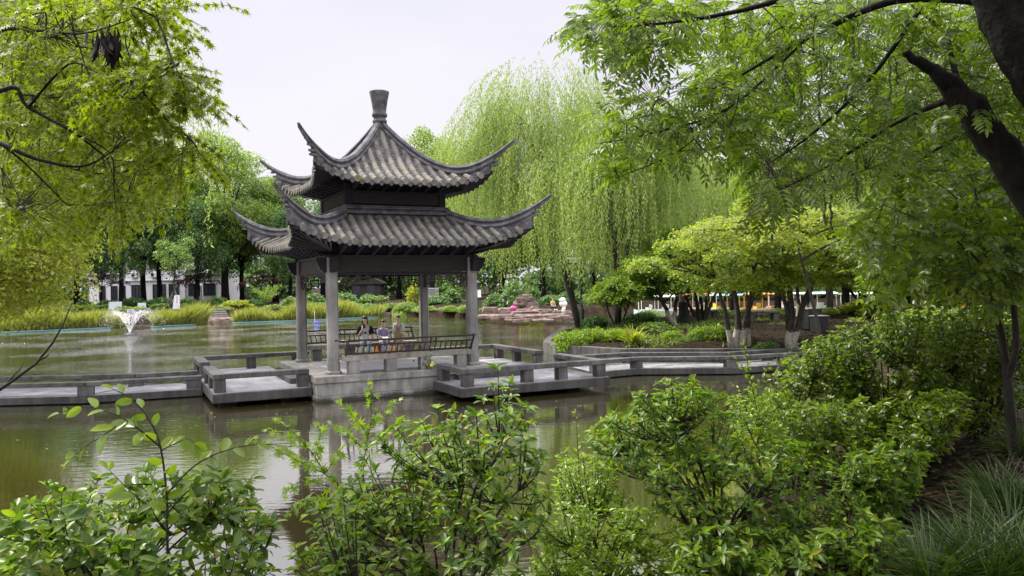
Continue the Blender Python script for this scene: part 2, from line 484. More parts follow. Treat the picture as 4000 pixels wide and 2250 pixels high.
M['sandstone'] = solid('pink sandstone', [(.075, .052, .043), (.15, .107, .088), (.27, .215, .18)], scale=2.2, fine=14, bump=.8, rough=.9, stretch=(1, 1, 2.5))
M['rockdark'] = solid('dark rock', [(.018, .017, .015), (.04, .037, .032), (.07, .065, .055)], scale=4, fine=20, bump=.8, rough=.9)
M['rockgrey'] = solid('grey rock', [(.07, .065, .055), (.14, .13, .11), (.2, .185, .15)], scale=2.5, fine=14, bump=.8, rough=.9)

# ------------------------------------------------------------------ ground and water
LAKE = np.array([(-16, 5.6), (-9, 5.2), (-4, 5.3), (-1, 5.7), (1.0, 6.4), (2.2, 7.6), (3.5, 10), (4.9, 14), (6.6, 19), (8.2, 22.3), (10.6, 24.3),
    (11.2, 27.3), (8, 28.1), (4, 29.0), (1.9, 31.3), (1.5, 33.5), (2.2, 40), (4.2, 47), (9, 50), (20, 51), (40, 52), (70, 54),
    (74, 80), (40, 81), (22, 82), (11, 80), (6, 71), (4.5, 64.5), (-2, 65.5), (-4, 69), (-8, 74), (-12.6, 78.5), (-17, 78.5),
    (-22, 73.5), (-25.5, 76), (-37, 62), (-52, 59), (-44, 52), (-32, 42), (-23, 30), (-18, 23), (-16.2, 18)])
def sdist(X, Y):
    """signed distance to the lake outline, negative in the water"""
    P = LAKE; n = len(P)
    d = np.full(X.shape, 1e9); ins = np.zeros(X.shape, bool)
    for i in range(n):
        x1, y1 = P[i]; x2, y2 = P[(i + 1) % n]
        ex, ey = x2 - x1, y2 - y1
        t = np.clip(((X - x1) * ex + (Y - y1) * ey) / (ex * ex + ey * ey), 0, 1)
        d = np.minimum(d, np.hypot(X - x1 - t * ex, Y - y1 - t * ey))
        c = ((y1 > Y) != (y2 > Y)) & (X < ex * (Y - y1) / (ey + 1e-12) + x1)
        ins ^= c
    return np.where(ins, -d, d)
def gz(x, y):
    X = np.atleast_1d(np.asarray(x, float)); Y = np.atleast_1d(np.asarray(y, float))
    s = sdist(X, Y)
    near = np.clip((16 - Y) / 8, 0, 1)
    isl = np.clip(1 - np.abs(Y - 38) / 16, 0, 1)
    cap = 1.0 + .25 * near
    slope = .16 + .12 * near + .0 * isl
    far = np.clip((Y - 55) / 10, 0, 1)
    cap = cap + .15 * far
    z = np.where(s > 0, .36 + (cap - .36) * (1 - np.exp(-np.maximum(s, 0) * slope * 2.2)), -.9 + 1.26 * np.clip((s + .25) / .25, 0, 1))
    z = z + np.where(s > .3, .05 * np.sin(X * 1.3 + 1.7 * np.sin(Y * .6)) * np.cos(Y * 1.1), 0)
    return z if len(z) > 1 else float(z[0])
def axis(lo, hi, fine0, fine1, st, g=1.13):
    a = list(np.arange(fine0, fine1 + 1e-6, st))
    s = st; x = fine0
    while x > lo: s *= g; x -= s; a.insert(0, x)
    s = st; x = fine1
    while x < hi: s *= g; x += s; a.append(x)
    return np.array(a)
gx = axis(-900, 900, -30, 16, .3); gy = axis(-60, 1400, -2, 50, .3, 1.07)
GX, GY = np.meshgrid(gx, gy)
GZ = gz(GX.ravel(), GY.ravel())
GV = np.stack([GX.ravel(), GY.ravel(), GZ], 1)
nx, ny = len(gx), len(gy)
ii = np.arange(nx * ny).reshape(ny, nx)
q = np.stack([ii[:-1, :-1], ii[:-1, 1:], ii[1:, 1:], ii[1:, :-1]], -1).reshape(-1, 4)
GT = np.concatenate([q[:, [0, 1, 2]], q[:, [0, 2, 3]]])
M['soil'] = solid('leaf litter soil', [(.007, .006, .004), (.016, .012, .008), (.032, .022, .014), (.02, .021, .009)], scale=5.5, fine=38, bump=.9, rough=.98, detail=10, spec=.05)
kind(link('ground', npmesh('ground', GV, GT, M['soil'], smooth=True)), 'structure')

def watermat():
    m, t, out = newmat('pond water')
    tcn = nd(t, 'ShaderNodeTexCoord')
    p = nd(t, 'ShaderNodeBsdfPrincipled', i_Roughness=.03, i_IOR=1.6)
    p.inputs['Specular IOR Level'].default_value = .62
    n0 = nd(t, 'ShaderNodeTexNoise', i_Scale=.12, i_Detail=2.0); t.links.new(tcn.outputs['Object'], n0.inputs[0])
    c = ramp(t, n0.outputs[0], [(.35, (.022, .018, .006)), (.65, (.030, .026, .009))])
    t.links.new(c, p.inputs['Base Color'])
    # ripples: gentle everywhere, stronger out on the open water round the fountain
    mp1 = nd(t, 'ShaderNodeMapping'); mp1.inputs['Scale'].default_value = (.5, 1.6, 1); t.links.new(tcn.outputs['Object'], mp1.inputs[0])
    a = nd(t, 'ShaderNodeTexNoise', i_Scale=4.2, i_Detail=2.0); t.links.new(mp1.outputs[0], a.inputs[0])
    b = nd(t, 'ShaderNodeTexNoise', i_Scale=11.0, i_Detail=2.0); t.links.new(mp1.outputs[0], b.inputs[0])
    ds = nd(t, 'ShaderNodeVectorMath', operation='DISTANCE'); t.links.new(tcn.outputs['Object'], ds.inputs[0]); ds.inputs[1].default_value = (-25, 52, 0)
    mr_ = nd(t, 'ShaderNodeMapRange', interpolation_type='SMOOTHSTEP'); t.links.new(ds.outputs['Value'], mr_.inputs[0])
    mr_.inputs[1].default_value = 6; mr_.inputs[2].default_value = 42; mr_.inputs[3].default_value = 1.0; mr_.inputs[4].default_value = .05
    n2 = nd(t, 'ShaderNodeTexNoise', i_Scale=.22, i_Detail=3.0); t.links.new(tcn.outputs['Object'], n2.inputs[0])
    m2 = nd(t, 'ShaderNodeMapRange'); t.links.new(n2.outputs[0], m2.inputs[0]); m2.inputs[1].default_value = .4; m2.inputs[2].default_value = .65; m2.inputs[3].default_value = .35; m2.inputs[4].default_value = 1.2
    mm = nd(t, 'ShaderNodeMath', operation='MULTIPLY'); t.links.new(mr_.outputs[0], mm.inputs[0]); t.links.new(m2.outputs[0], mm.inputs[1])
    ad = nd(t, 'ShaderNodeMath', operation='MULTIPLY_ADD'); t.links.new(b.outputs[0], ad.inputs[0]); ad.inputs[1].default_value = .35; t.links.new(a.outputs[0], ad.inputs[2])
    bp = nd(t, 'ShaderNodeBump', i_Distance=.06); t.links.new(ad.outputs[0], bp.inputs['Height']); t.links.new(mm.outputs[0], bp.inputs['Strength'])
    t.links.new(bp.outputs[0], p.inputs['Normal'])
    gl = nd(t, 'ShaderNodeBsdfGlossy', i_Roughness=.02); gl.inputs['Color'].default_value = (.93, .92, .88, 1); t.links.new(bp.outputs[0], gl.inputs['Normal'])
    mxs = nd(t, 'ShaderNodeMixShader'); mxs.inputs[0].default_value = .38; t.links.new(p.outputs[0], mxs.inputs[1]); t.links.new(gl.outputs[0], mxs.inputs[2])
    t.links.new(mxs.outputs[0], out.inputs[0])
    return m
M['water'] = watermat()
wv = np.array([(-400, -40, 0), (400, -40, 0), (400, 500, 0), (-400, 500, 0)], float)
kind(link('pond_water', npmesh('pond_water', wv, np.array([(0, 1, 2), (0, 2, 3)]), M['water'])), 'structure')

# ------------------------------------------------------------------ pavilion
PX, PY, PYAW, FLOOR = -3.735, 22.95, .4578, .633
def pav(x, y, z):
    c, s = math.cos(PYAW), math.sin(PYAW)
    return Vector((PX + x * c - y * s, PY + x * s + y * c, FLOOR + z))
P = thing('pavilion', 'square stone pavilion in the pond with two tiers of upturned grey tile roofs', 'pavilion', (PX, PY, FLOOR), PYAW)
HC = 1.943      # column half spacing
HP = 2.50       # platform half width
def rot4(k): return Matrix.Rotation(k * PI / 2, 4, 'Z')

pl = MB()
pl.box((0, 0, -.085), (2 * HP + .05, 2 * HP + .05, .17))
pl.box((0, 0, -.33), (2 * HP - .02, 2 * HP - .02, .31))
pl.box((0, 0, -.90), (2 * HP + .01, 2 * HP + .01, .82))
obj('platform', pl, M['platform'], P, bevel=.012)
fl = MB(); fl.box((0, 0, .002), (2 * HC - .3, 2 * HC - .3, .012))
obj('floor_paving', fl, M['deck'], P)

def octa(h, ch): return [(h, -h + ch), (h, h - ch), (h - ch, h), (-h + ch, h), (-h, h - ch), (-h, -h + ch), (-h + ch, -h), (h - ch, -h)]
for sx_, sy_ in ((-1, -1), (1, -1), (-1, 1), (1, 1)):
    t_ = Matrix.Translation((sx_ * HC, sy_ * HC, 0))
    col = MB(); col.prism(octa(.138, .045), .30, 3.0, t_)
    co = obj('column', col, M['granite'], P, bevel=.006)
    b = MB(); b.prism(octa(.152, .05), .075, .31, t_)
    b.prism(octa(.195, .06), .0, .05, t_)
    vs = [(x, y, .05) for x, y in octa(.195, .06)] + [(x, y, .09) for x, y in octa(.154, .05)]
    b.add(vs, [(i, (i + 1) % 8, 8 + (i + 1) % 8, 8 + i) for i in range(8)], t_)
    obj('plinth', b, M['granite'], co, bevel=.006)
nose = [(0, 0), (.10, 0), (.12, .05), (.17, .07), (.18, .13), (.22, .16), (.23, .24), (.27, .27), (.27, .38), (0, .38)]
for k in range(4):
    r = rot4(k)
    bm_ = MB(); bm_.box((0, -HC, 2.79), (2 * HC - .27, .17, .38), r); bm_.box((0, -HC, 3.015), (2 * HC + .34, .27, .068), r)
    bo = obj('beam', bm_, M['beam'], P, bevel=.01)
    for e in (-1, 1):
        nb = MB()
        mm = r @ Matrix.Translation((e * (HC + .137), -HC + (.005 if e > 0 else 0), 2.60)) @ Matrix(((e, 0, 0, 0), (0, 0, -1, .085), (0, 1, 0, 0), (0, 0, 0, 1)))
        nb.prism(nose, 0, .17, mm)
        obj('beam_end', nb, M['timber'], bo)
    rl = MB(); rl.box((0, -HC, 2.555), (2 * HC - .28, .07, .055), r)
    obj('lower_rail', rl, M['timber'], P)
frx = [[(.05, 0), (.05, -4)], [(0, -4), (2, -4)], [(2, -4.2), (2, -2.1)], [(2, -2.3), (.9, -2.3)], [(1, -2.3), (1, -3)],
       [(1.4, -1.2), (4.4, -1.2)], [(4.4, -1), (4.4, -3.4)], [(4.4, -3.2), (2, -3.2)], [(1.6, -1.2), (1.6, -2.2)], [(3, 0), (3, -1.2)],
       [(4.4, -2.2), (6, -2.2)], [(6, -2.4), (6, 0)], [(6, -.6), (6.9, -.6)], [(6.9, 0), (6.9, -1.9)], [(6.7, -1.75), (10.2, -1.75)], [(10, -1.9), (10, 0)], [(9.2, -.1), (9.2, -.9)], [(9.4, -.9), (7.6, -.9)]]
U = .085
for k in range(4):
    for e in (-1, 1):
        fm = MB()
        for i_, ((x1, z1), (x2, z2)) in enumerate(frx):
            th = .036 + .0015 * (i_ % 4); dp = .05 + .003 * (i_ % 5)
            cx_, cz_ = (x1 + x2) / 2 * U, (z1 + z2) / 2 * U
            fm.box((e * (HC - .145 - cx_), -HC, 2.53 + cz_), (max(abs(x2 - x1) * U, th), dp, max(abs(z2 - z1) * U, th)), rot4(k))
        obj('fretwork', fm, M['lacquer'], P)

def bracket_mesh(d0, d1, z0, z1):
    n = 5; top = []; bot = []
    prof = [(d0, z0)]
    for i in range(n):
        a, b_ = i / n, (i + 1) / n
        da, db = d0 + (d1 - d0) * a, d0 + (d1 - d0) * b_
        za, zb = z0 + (z1 - z0) * a, z0 + (z1 - z0) * b_
        prof += [(da + (db - da) * .5, za + (zb - za) * .05), (db - .01, za + (zb - za) * .35), (db, zb)]
    prof += [(d1 + .02, z1 + .06), (d0, z1 + .06)]
    m = MB(); m.prism(prof, -.035, .035, Matrix(((0, 0, 1, 0), (-1, 0, 0, 0), (0, 1, 0, 0), (0, 0, 0, 1))))
    return m
def roofs(pref, hm, hc, zp, L, x1, d0, tip, tipz_o, o0, od, ow, nose_lift):
    lift = lambda x: L * max(0.0, (abs(x) - x1) / (hc - x1)) ** 2.2
    hw = lambda x: hm + (hc - hm) * min(1.0, abs(x) / hc) ** 2.6
    zz = lambda x, d: zp(d) + lift(x)
    rng = random.Random(5)
    shell = MB()
    sp = .262
    nrow = int(hc / sp)
    xs = [(i) * sp for i in range(-nrow, nrow + 1)]
    arc = [(math.cos(a), math.sin(a)) for a in np.linspace(-.25, PI + .25, 8)]
    for k in range(4):
        r = rot4(k); cover = MB(); pans = MB(); drip = MB()
        for x in xs:
            dE = hw(x) + .02; dI = max(abs(x) + .10, d0 - .02)
            if dE - dI < .12: continue
            n = max(1, int((dE - dI) / .24)); ds = [dE - (dE - dI) * i / n for i in range(n + 1)]
            for i in range(n):
                pts = [r @ Vector((x, -d, zz(x, d) + .035)) for d in np.linspace(ds[i], ds[i + 1] - .01, 3)]
                ra = .084 + rng.uniform(-.004, .004)
                cover.sweep(pts, [[(q_ * (ra - .006 * j / 2), h_ * (ra - .006 * j / 2)) for q_, h_ in arc] for j in range(3)])
            # round end disc
            pe = r @ Vector((x, -dE - .004, zz(x, dE) + .036)); nrm = (r @ Vector((0, -1, .12, 0))).to_3d()
            cover.tube([pe, pe - nrm * -.02], .089, 12)
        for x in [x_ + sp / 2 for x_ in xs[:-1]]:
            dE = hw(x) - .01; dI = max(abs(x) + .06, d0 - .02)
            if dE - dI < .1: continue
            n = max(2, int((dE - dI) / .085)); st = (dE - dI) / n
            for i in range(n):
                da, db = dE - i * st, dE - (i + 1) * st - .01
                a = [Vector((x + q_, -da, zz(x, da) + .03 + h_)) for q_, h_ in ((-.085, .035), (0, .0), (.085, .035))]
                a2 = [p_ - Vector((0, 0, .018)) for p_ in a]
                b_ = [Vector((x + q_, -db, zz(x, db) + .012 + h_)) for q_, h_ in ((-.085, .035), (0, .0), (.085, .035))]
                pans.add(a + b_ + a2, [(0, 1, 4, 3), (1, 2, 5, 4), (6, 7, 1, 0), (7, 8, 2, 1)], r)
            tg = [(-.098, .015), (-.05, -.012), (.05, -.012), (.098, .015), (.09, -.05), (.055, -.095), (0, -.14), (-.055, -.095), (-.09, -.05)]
            tg = [tg[0], tg[8], tg[7], tg[6], tg[5], tg[4], tg[3], tg[2], tg[1]]
            zb = zz(x, dE) + .028
            drip.add([(x + q_, -dE - .016 - .25 * (h_ < -.02) * -h_ * 0 - (0.0 if f_ else .014), zb + h_) for f_ in (0, 1) for q_, h_ in tg],
                     [tuple(range(9)), tuple(range(9, 18))[::-1]] + [(i, i + 9, (i + 1) % 9 + 9, (i + 1) % 9) for i in range(9)], r)
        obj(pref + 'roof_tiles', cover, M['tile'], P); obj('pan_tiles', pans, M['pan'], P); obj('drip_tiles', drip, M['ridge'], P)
        # shell under the tiles
        nu, nv = 25, 9
        top = []; bot = []
        for j in range(nv):
            for i in range(nu):
                s = -1 + 2 * i / (nu - 1)
                xe = s * hc; de = hw(xe) - .03
                xi = s * max(d0, .04); di = max(d0, .04)
                f_ = j / (nv - 1)
                x, d = xe + (xi - xe) * f_, de + (di - de) * f_
                top.append((x, -d, zz(x, d) + .0)); bot.append((x, -d, zz(x, d) - .085))
        fs = []
        for j in range(nv - 1):
            for i in range(nu - 1):
                a = j * nu + i
                fs.append((a, a + 1, a + nu + 1, a + nu)); o_ = nu * nv
                fs.append((o_ + a, o_ + a + nu, o_ + a + nu + 1, o_ + a + 1))
        for i in range(nu - 1): fs.append((i, nu * nv + i, nu * nv + i + 1, i + 1))
        shell.add(top + bot, fs, r)
    obj('roof_boards', shell, M['timber'], P)
    # hip ridges with flying corners
    for k in range(4):
        r = rot4(k)
        e = MB(); dia = Vector((1, -1, 0))
        dd = list(np.linspace(ow, tip, 34))
        pts = []; roll = []; mid = []; capn = []; web = []
        pr, pm, pw = [], [], []
        for d in dd:
            o_ = o0 + tipz_o * max(0, (d - od) / (tip - od)) ** nose_lift
            zt = zp(d) + L * max(0.0, (d - x1) / (hc - x1)) ** 2.2 + o_
            tp = max(0, (d - (hc - .15)) / (tip - hc + .15)); sc = 1 - .62 * tp
            p_ = r @ Vector((d, -d, zt)); pts.append(p_)
            capn.append([(-.09 * sc, 0), (-.105 * sc, .03), (-.06 * sc, .08 * sc + .02), (.06 * sc, .08 * sc + .02), (.105 * sc, .03), (.09 * sc, 0)])
            mid.append([(-.065 * sc, -.055), (-.065 * sc, .012), (.065 * sc, .012), (.065 * sc, -.055)])
            if d <= hc + .22 * (tip - hc):
                s2 = 1 - .5 * tp
                pr.append(p_); roll.append([(.112 * math.cos(a) * s2, -.115 + .078 * math.sin(a) * s2) for a in np.linspace(0, 2 * PI, 11)[:-1]])
            if d <= hc + .02:
                pw.append(p_); zs = zp(d) + L * max(0.0, (d - x1) / (hc - x1)) ** 2.2
                web.append([(-.085, zs - zt - .05), (-.06, -.10), (.06, -.10), (.085, zs - zt - .05)])
        e.sweep(pts, capn); e.sweep(pts, mid); e.sweep(pr, roll); e.sweep(pw, web)
        # stepped corner ornaments under the tail
        for i_, (f_, dz, s_) in enumerate(((.02, -.21, .13), (.12, -.15, .11), (.30, -.085, .075), (.52, -.045, .06))):
            d = hc + f_ * (tip - hc)
            o_ = o0 + tipz_o * max(0, (d - od) / (tip - od)) ** nose_lift
            zt = zp(d) + L * max(0.0, (d - x1) / (hc - x1)) ** 2.2 + o_
            e.box((d, -d, zt + dz), (s_ * 1.25, s_ * .9, .06 + .03 * (i_ == 0)), r, 0.0) if False else e.box((0, 0, 0), (s_ * 1.5, s_, .055), r @ Matrix.Translation((d, -d, zt + dz)) @ Matrix.Rotation(-PI / 4, 4, 'Z'))
        d = hc - .06; zs = zz(d, d)
        for sg in (-1, 1):
            e.ellipsoid((0, 0, 0), (.085, .03, .085), 10, 6, r @ Matrix.Translation((d - .0 + (.02 if sg > 0 else -.11), -d + (.11 if sg > 0 else -.02), zs + .05)) @ Matrix.Rotation(0 if sg < 0 else PI / 2, 4, 'Z'))
        obj('hip_ridge', e, M['ridge'], P)
    return lift, hw, zz

ZE, HT = 4.95, 1.89
up_zp = lambda d: ZE + HT * (.35 * (2.2 - d) / 2.2 + .65 * (max(0, (2.2 - d) / 2.2)) ** 2.2)
roofs('upper_', 2.2, 2.45, up_zp, .46, .8, .0, 2.9, .45, .17, 1.3, .10, 2.3)
ZL, HL = 3.32, .77
lo_zp = lambda d: ZL + HL * (.75 * (2.8 - d) / 1.4 + .25 * (max(0, (2.8 - d) / 1.4)) ** 2)
roofs('lower_', 2.8, 3.26, lo_zp, .65, 1.0, 1.42, 3.62, .55, .17, 1.9, 1.46, 2.3)

def ring(mb, ho, hi, z0, z1):
    for a, z in ((ho, z0), (hi, z0), (ho, z1), (hi, z1)): pass
    vs = []
    for a, z in ((hi, z0), (ho, z0), (ho, z1), (hi, z1)):
        vs += [(-a, -a, z), (a, -a, z), (a, a, z), (-a, a, z)]
    fs = []
    for l in range(4):
        m = (l + 1) % 4
        for i in range(4):
            j = (i + 1) % 4
            fs.append((l * 4 + i, m * 4 + i, m * 4 + j, l * 4 + j))
    mb.add(vs, fs)
rg = MB()
ring(rg, 1.47, 1.34, 4.02, 4.17); ring(rg, 1.55, 1.34, 4.172, 4.245); ring(rg, 1.49, 1.34, 4.247, 4.30); ring(rg, 1.54, 1.34, 4.302, 4.35); ring(rg, 1.50, 1.34, 4.352, 4.40)
obj('ring_ridge', rg, M['ridge'], P, bevel=.012)
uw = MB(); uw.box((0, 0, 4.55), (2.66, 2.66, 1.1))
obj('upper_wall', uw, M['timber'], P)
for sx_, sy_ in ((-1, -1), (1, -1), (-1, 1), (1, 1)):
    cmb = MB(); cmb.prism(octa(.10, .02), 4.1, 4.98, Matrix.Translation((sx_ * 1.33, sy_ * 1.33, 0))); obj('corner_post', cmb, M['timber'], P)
for k in range(4):
    fb = MB(); fb.box((0, -1.345, 4.60), (2.44, .10, .30), rot4(k)); fb.box((0, -1.36, 4.775), (2.78, .16, .04), rot4(k)); obj('frieze_beam', fb, M['beam'], P)
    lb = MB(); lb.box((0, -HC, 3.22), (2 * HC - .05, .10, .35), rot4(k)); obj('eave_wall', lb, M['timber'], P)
for (nm, d0, d1, z0, z1, half, cnt) in (('lower', 1.98, 2.72, 3.04, 3.24, 1.75, 9), ('upper', 1.38, 2.05, 4.80, 4.93, 1.2, 7)):
    bmsh = None
    for k in range(4):
        for i in range(cnt):
            x = -half + 2 * half * i / (cnt - 1)
            if bmsh is None:
                o_ = obj('bracket', bracket_mesh(d0, d1, z0, z1), M['timber'], P); bmsh = o_.data
            else: o_ = link('bracket', bmsh, None, P)
            o_.matrix_local = rot4(k) @ Matrix.Translation((x, 0, 0))
# fan rafters under the lower corners
for k in range(4):
    for i_, a in enumerate(np.linspace(-.62, .62, 13)):
        pass
    rf = MB()
    for s_ in np.linspace(-.55, .55, 12):
        c0 = Vector((1.95, -1.95, 3.16)); ang = -PI / 4 + s_
        ln = min(1.12 / max(math.cos(ang), -math.sin(ang)), 1.62)
        c1 = c0 + Vector((math.cos(ang) * ln, math.sin(ang) * ln, 0)); dmx = max(abs(c1.x), abs(c1.y)); mn = min(abs(c1.x), abs(c1.y))
        xx = max(0.0, (mn - 1.0) / 2.26)
        c1.z = lo_zp(dmx) + .65 * xx ** 2.2 - .10
        rf.bar(c0, c1, .045, .05)
    obj('rafters', rf, M['beam'], P).matrix_local = rot4(k)
fi = MB()
fi.lathe([(.13, 6.62), (.19, 6.72), (.20, 6.80), (.165, 6.86), (.165, 6.93), (.205, 6.95), (.205, 7.02), (.175, 7.03), (.175, 7.10), (.215, 7.12), (.22, 7.20), (.185, 7.215),
          (.20, 7.35), (.235, 7.58), (.285, 7.815), (.285, 7.835), (.24, 7.855), (.10, 7.865)], 28)
for k in range(4):
    for j, (h, zz_) in enumerate(((.10, 6.78), (.07, 6.87))):
        fi.ellipsoid((0, 0, 0), (h, .05, h * .8), 10, 6, rot4(k) @ Matrix.Rotation(PI / 4, 4, 'Z') @ Matrix.Translation((0, -.19, zz_)))
obj('finial', fi, M['ridge'], P, smooth=True).data.polygons
# ------------------------------------------------------------------ pavilion benches
def bench(name, label, sgn):
    b = thing(name, label, 'bench', pav(0, sgn * 2.18, 0), PYAW + (0 if sgn < 0 else PI), 'stone benches with leaning backs in the pavilion')
    s = MB(); s.box((0, 0, .40), (3.52, .42, .135)); obj('seat_slab', s, M['benchstone'], b, bevel=.02)
    for x in (-1.5, -.52, .42, 1.45):
        l = MB(); l.box((x, -.06, .166), (.28, .28, .333)); obj('leg', l, M['granite'], b, bevel=.012)
    rl = MB(); X = 1.72
    for (y, z, w_, h_) in ((-.17, .515, .05, .05), (-.325, .735, .045, .035), (-.42, .87, .06, .045)):
        rl.bar((-X, y, z), (X, y, z), w_, h_)
    for x in (-X, X):
        rl.tube([(x, -.17, .47), (x, -.24, .62), (x, -.34, .75), (x, -.42, .88)], .03, 6)
        rl.tube([(x, -.42, .87), (x * 1.07, -.30, .87), (x * 1.115, .14, .86)], .022, 6)
    for x in (-.57, .57):
        rl.tube([(x, -.17, .47), (x, -.17, .55)], .028, 6)
        for dx in (-.07, .07): rl.bar((x + dx, -.325, .735), (x + dx, -.42, .87), .03, .03)
    obj('back_rails', rl, M['lacquer'], b)
    nb = 22; me = None
    for i in range(nb):
        x = -X + 2 * X * (i + 1) / (nb + 1)
        m = MB(); m.tube([(0, -.17, .515), (0, -.20, .585), (0, -.26, .665), (0, -.325, .735)], .016, 6)
        if me is None: o_ = obj('baluster', m, M['lacquer'], b); me = o_.data
        else: o_ = link('baluster', me, None, b)
        o_.location.x = x
    return b
bench('pavilion_bench', 'stone bench with dark rail on the near edge of the pavilion, seen from behind', -1)
bench('pavilion_bench', 'stone bench with dark rail on the far edge of the pavilion, where people sit', 1)

# ------------------------------------------------------------------ zigzag bridge
def railing(root, pts, top, h, w_=.30, posts=None, zdeck=None, th=.125):
    """low stone rail: capping slab on stub posts, one mesh per slab and per post"""
    for i in range(len(pts) - 1):
        a, b = Vector((*pts[i], top - th / 2)), Vector((*pts[i + 1], top - th / 2))
        m = MB(); m.bar(a, b, w_, th); obj('rail_slab', m, M['concrete'], root, bevel=.015)
    me = None
    for (x, y, rz) in posts:
        m = MB(); m.box((x, y, (top - th + zdeck) / 2), (.27, w_ - .05, top - th - zdeck), None, rz)
        obj('rail_post', m, M['concrete'], root, bevel=.012)
def loc2(x, y): p = pav(x, y, 0); return (p.x, p.y)
L1 = thing('stone_landing', 'grey stone landing with low rails on the left of the pavilion', 'landing', pav(-3.7, 0, -FLOOR), PYAW)
# (local frame of the landings: pavilion x / y offset, z from the water)
def lshift(root_x, pts): return [(x - root_x, y) for x, y in pts]
DZ, RT = .34, .80
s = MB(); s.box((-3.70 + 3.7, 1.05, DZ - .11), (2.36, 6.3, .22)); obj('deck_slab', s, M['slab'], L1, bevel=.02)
s = MB(); s.box((0, 1.05, DZ + .004), (2.28, 6.22, .012)); obj('paving', s, M['deck'], L1)
pr_ = MB()
for x, y in ((-.75, -1.3), (.7, -1.3), (-.7, 3.6), (.7, 3.6)): pr_.box((x, y, -.4), (.4, .4, 1.05))
obj('piers', pr_, M['concrete'], L1)
stp = MB(); stp.box((1.0, .2, DZ + .075), (.36, 2.6, .15)); obj('step', stp, M['concrete'], L1, bevel=.012)
railing(L1, lshift(-3.7, [(-4.86, -1.82), (-2.56, -1.82)]), RT, .46, .30, [(-.99, -1.82, 0), (1.0, -1.82, 0)], DZ)
railing(L1, lshift(-3.7, [(-4.71, -1.665), (-4.71, .55)]), RT - .002, .46, .30, [(-1.01, -.75, PI / 2), (-1.01, .40, PI / 2)], DZ)
railing(L1, lshift(-3.7, [(-4.71, 1.72), (-4.71, 3.75)]), RT - .002, .46, .30, [(-1.01, 1.86, PI / 2), (-1.01, 3.2, PI / 2)], DZ)
railing(L1, lshift(-3.7, [(-4.86, 3.9), (-1.35, 3.9)]), RT, .46, .30, [(-.99, 3.9, 0), (.55, 3.9, 0), (1.95, 3.9, 0)], DZ)
R1_ = thing('stone_landing', 'grey stone landing with low rails on the right of the pavilion', 'landing', pav(3.0, 0, -FLOOR), PYAW)
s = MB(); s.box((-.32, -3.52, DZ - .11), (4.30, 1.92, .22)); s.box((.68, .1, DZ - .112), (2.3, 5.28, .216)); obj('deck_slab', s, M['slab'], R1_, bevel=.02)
s = MB(); s.prism([(-2.43, -4.44), (1.79, -4.44), (1.79, 2.7), (-.43, 2.7), (-.43, -2.6), (-2.43, -2.6)], DZ - .002, DZ + .010); obj('paving', s, M['deck'], R1_)
pr_ = MB()
for x, y in ((-1.2, -3.3), (1.2, -3.4), (1.2, 2.0)): pr_.box((x, y, -.4), (.4, .4, 1.05))
obj('piers', pr_, M['concrete'], R1_)
for c_, z_ in (((-.31, .2, DZ + .075), (.34, 2.4, .15)), ((-.9, -2.70, DZ + .075), (1.9, .3, .15))):
    stp = MB(); stp.box(c_, z_); obj('step', stp, M['concrete'], R1_, bevel=.012)
railing(R1_, [(-2.37, -4.25), (1.80, -4.25)], RT, .46, .30, [(-2.2, -4.25, 0), (-.55, -4.25, 0), (.45, -4.25, 0), (1.62, -4.25, 0)], DZ)
railing(R1_, [(-2.22, -4.095), (-2.22, -2.55)], RT - .002, .46, .30, [(-2.22, -2.72, PI / 2)], DZ)
railing(R1_, [(1.65, -4.095), (1.65, -1.95)], RT - .002, .46, .30, [(1.65, -2.1, PI / 2)], DZ)
railing(R1_, [(1.70, 2.35), (1.70, -.75)], RT - .002, .46, .30, [(1.70, 2.2, PI / 2), (1.70, .85, PI / 2), (1.70, -.6, PI / 2)], DZ)
railing(R1_, [(-.6, 2.505), (1.86, 2.505)], RT, .46, .30, [(.9, 2.505, 0), (-.3, 2.505, 0)], DZ)

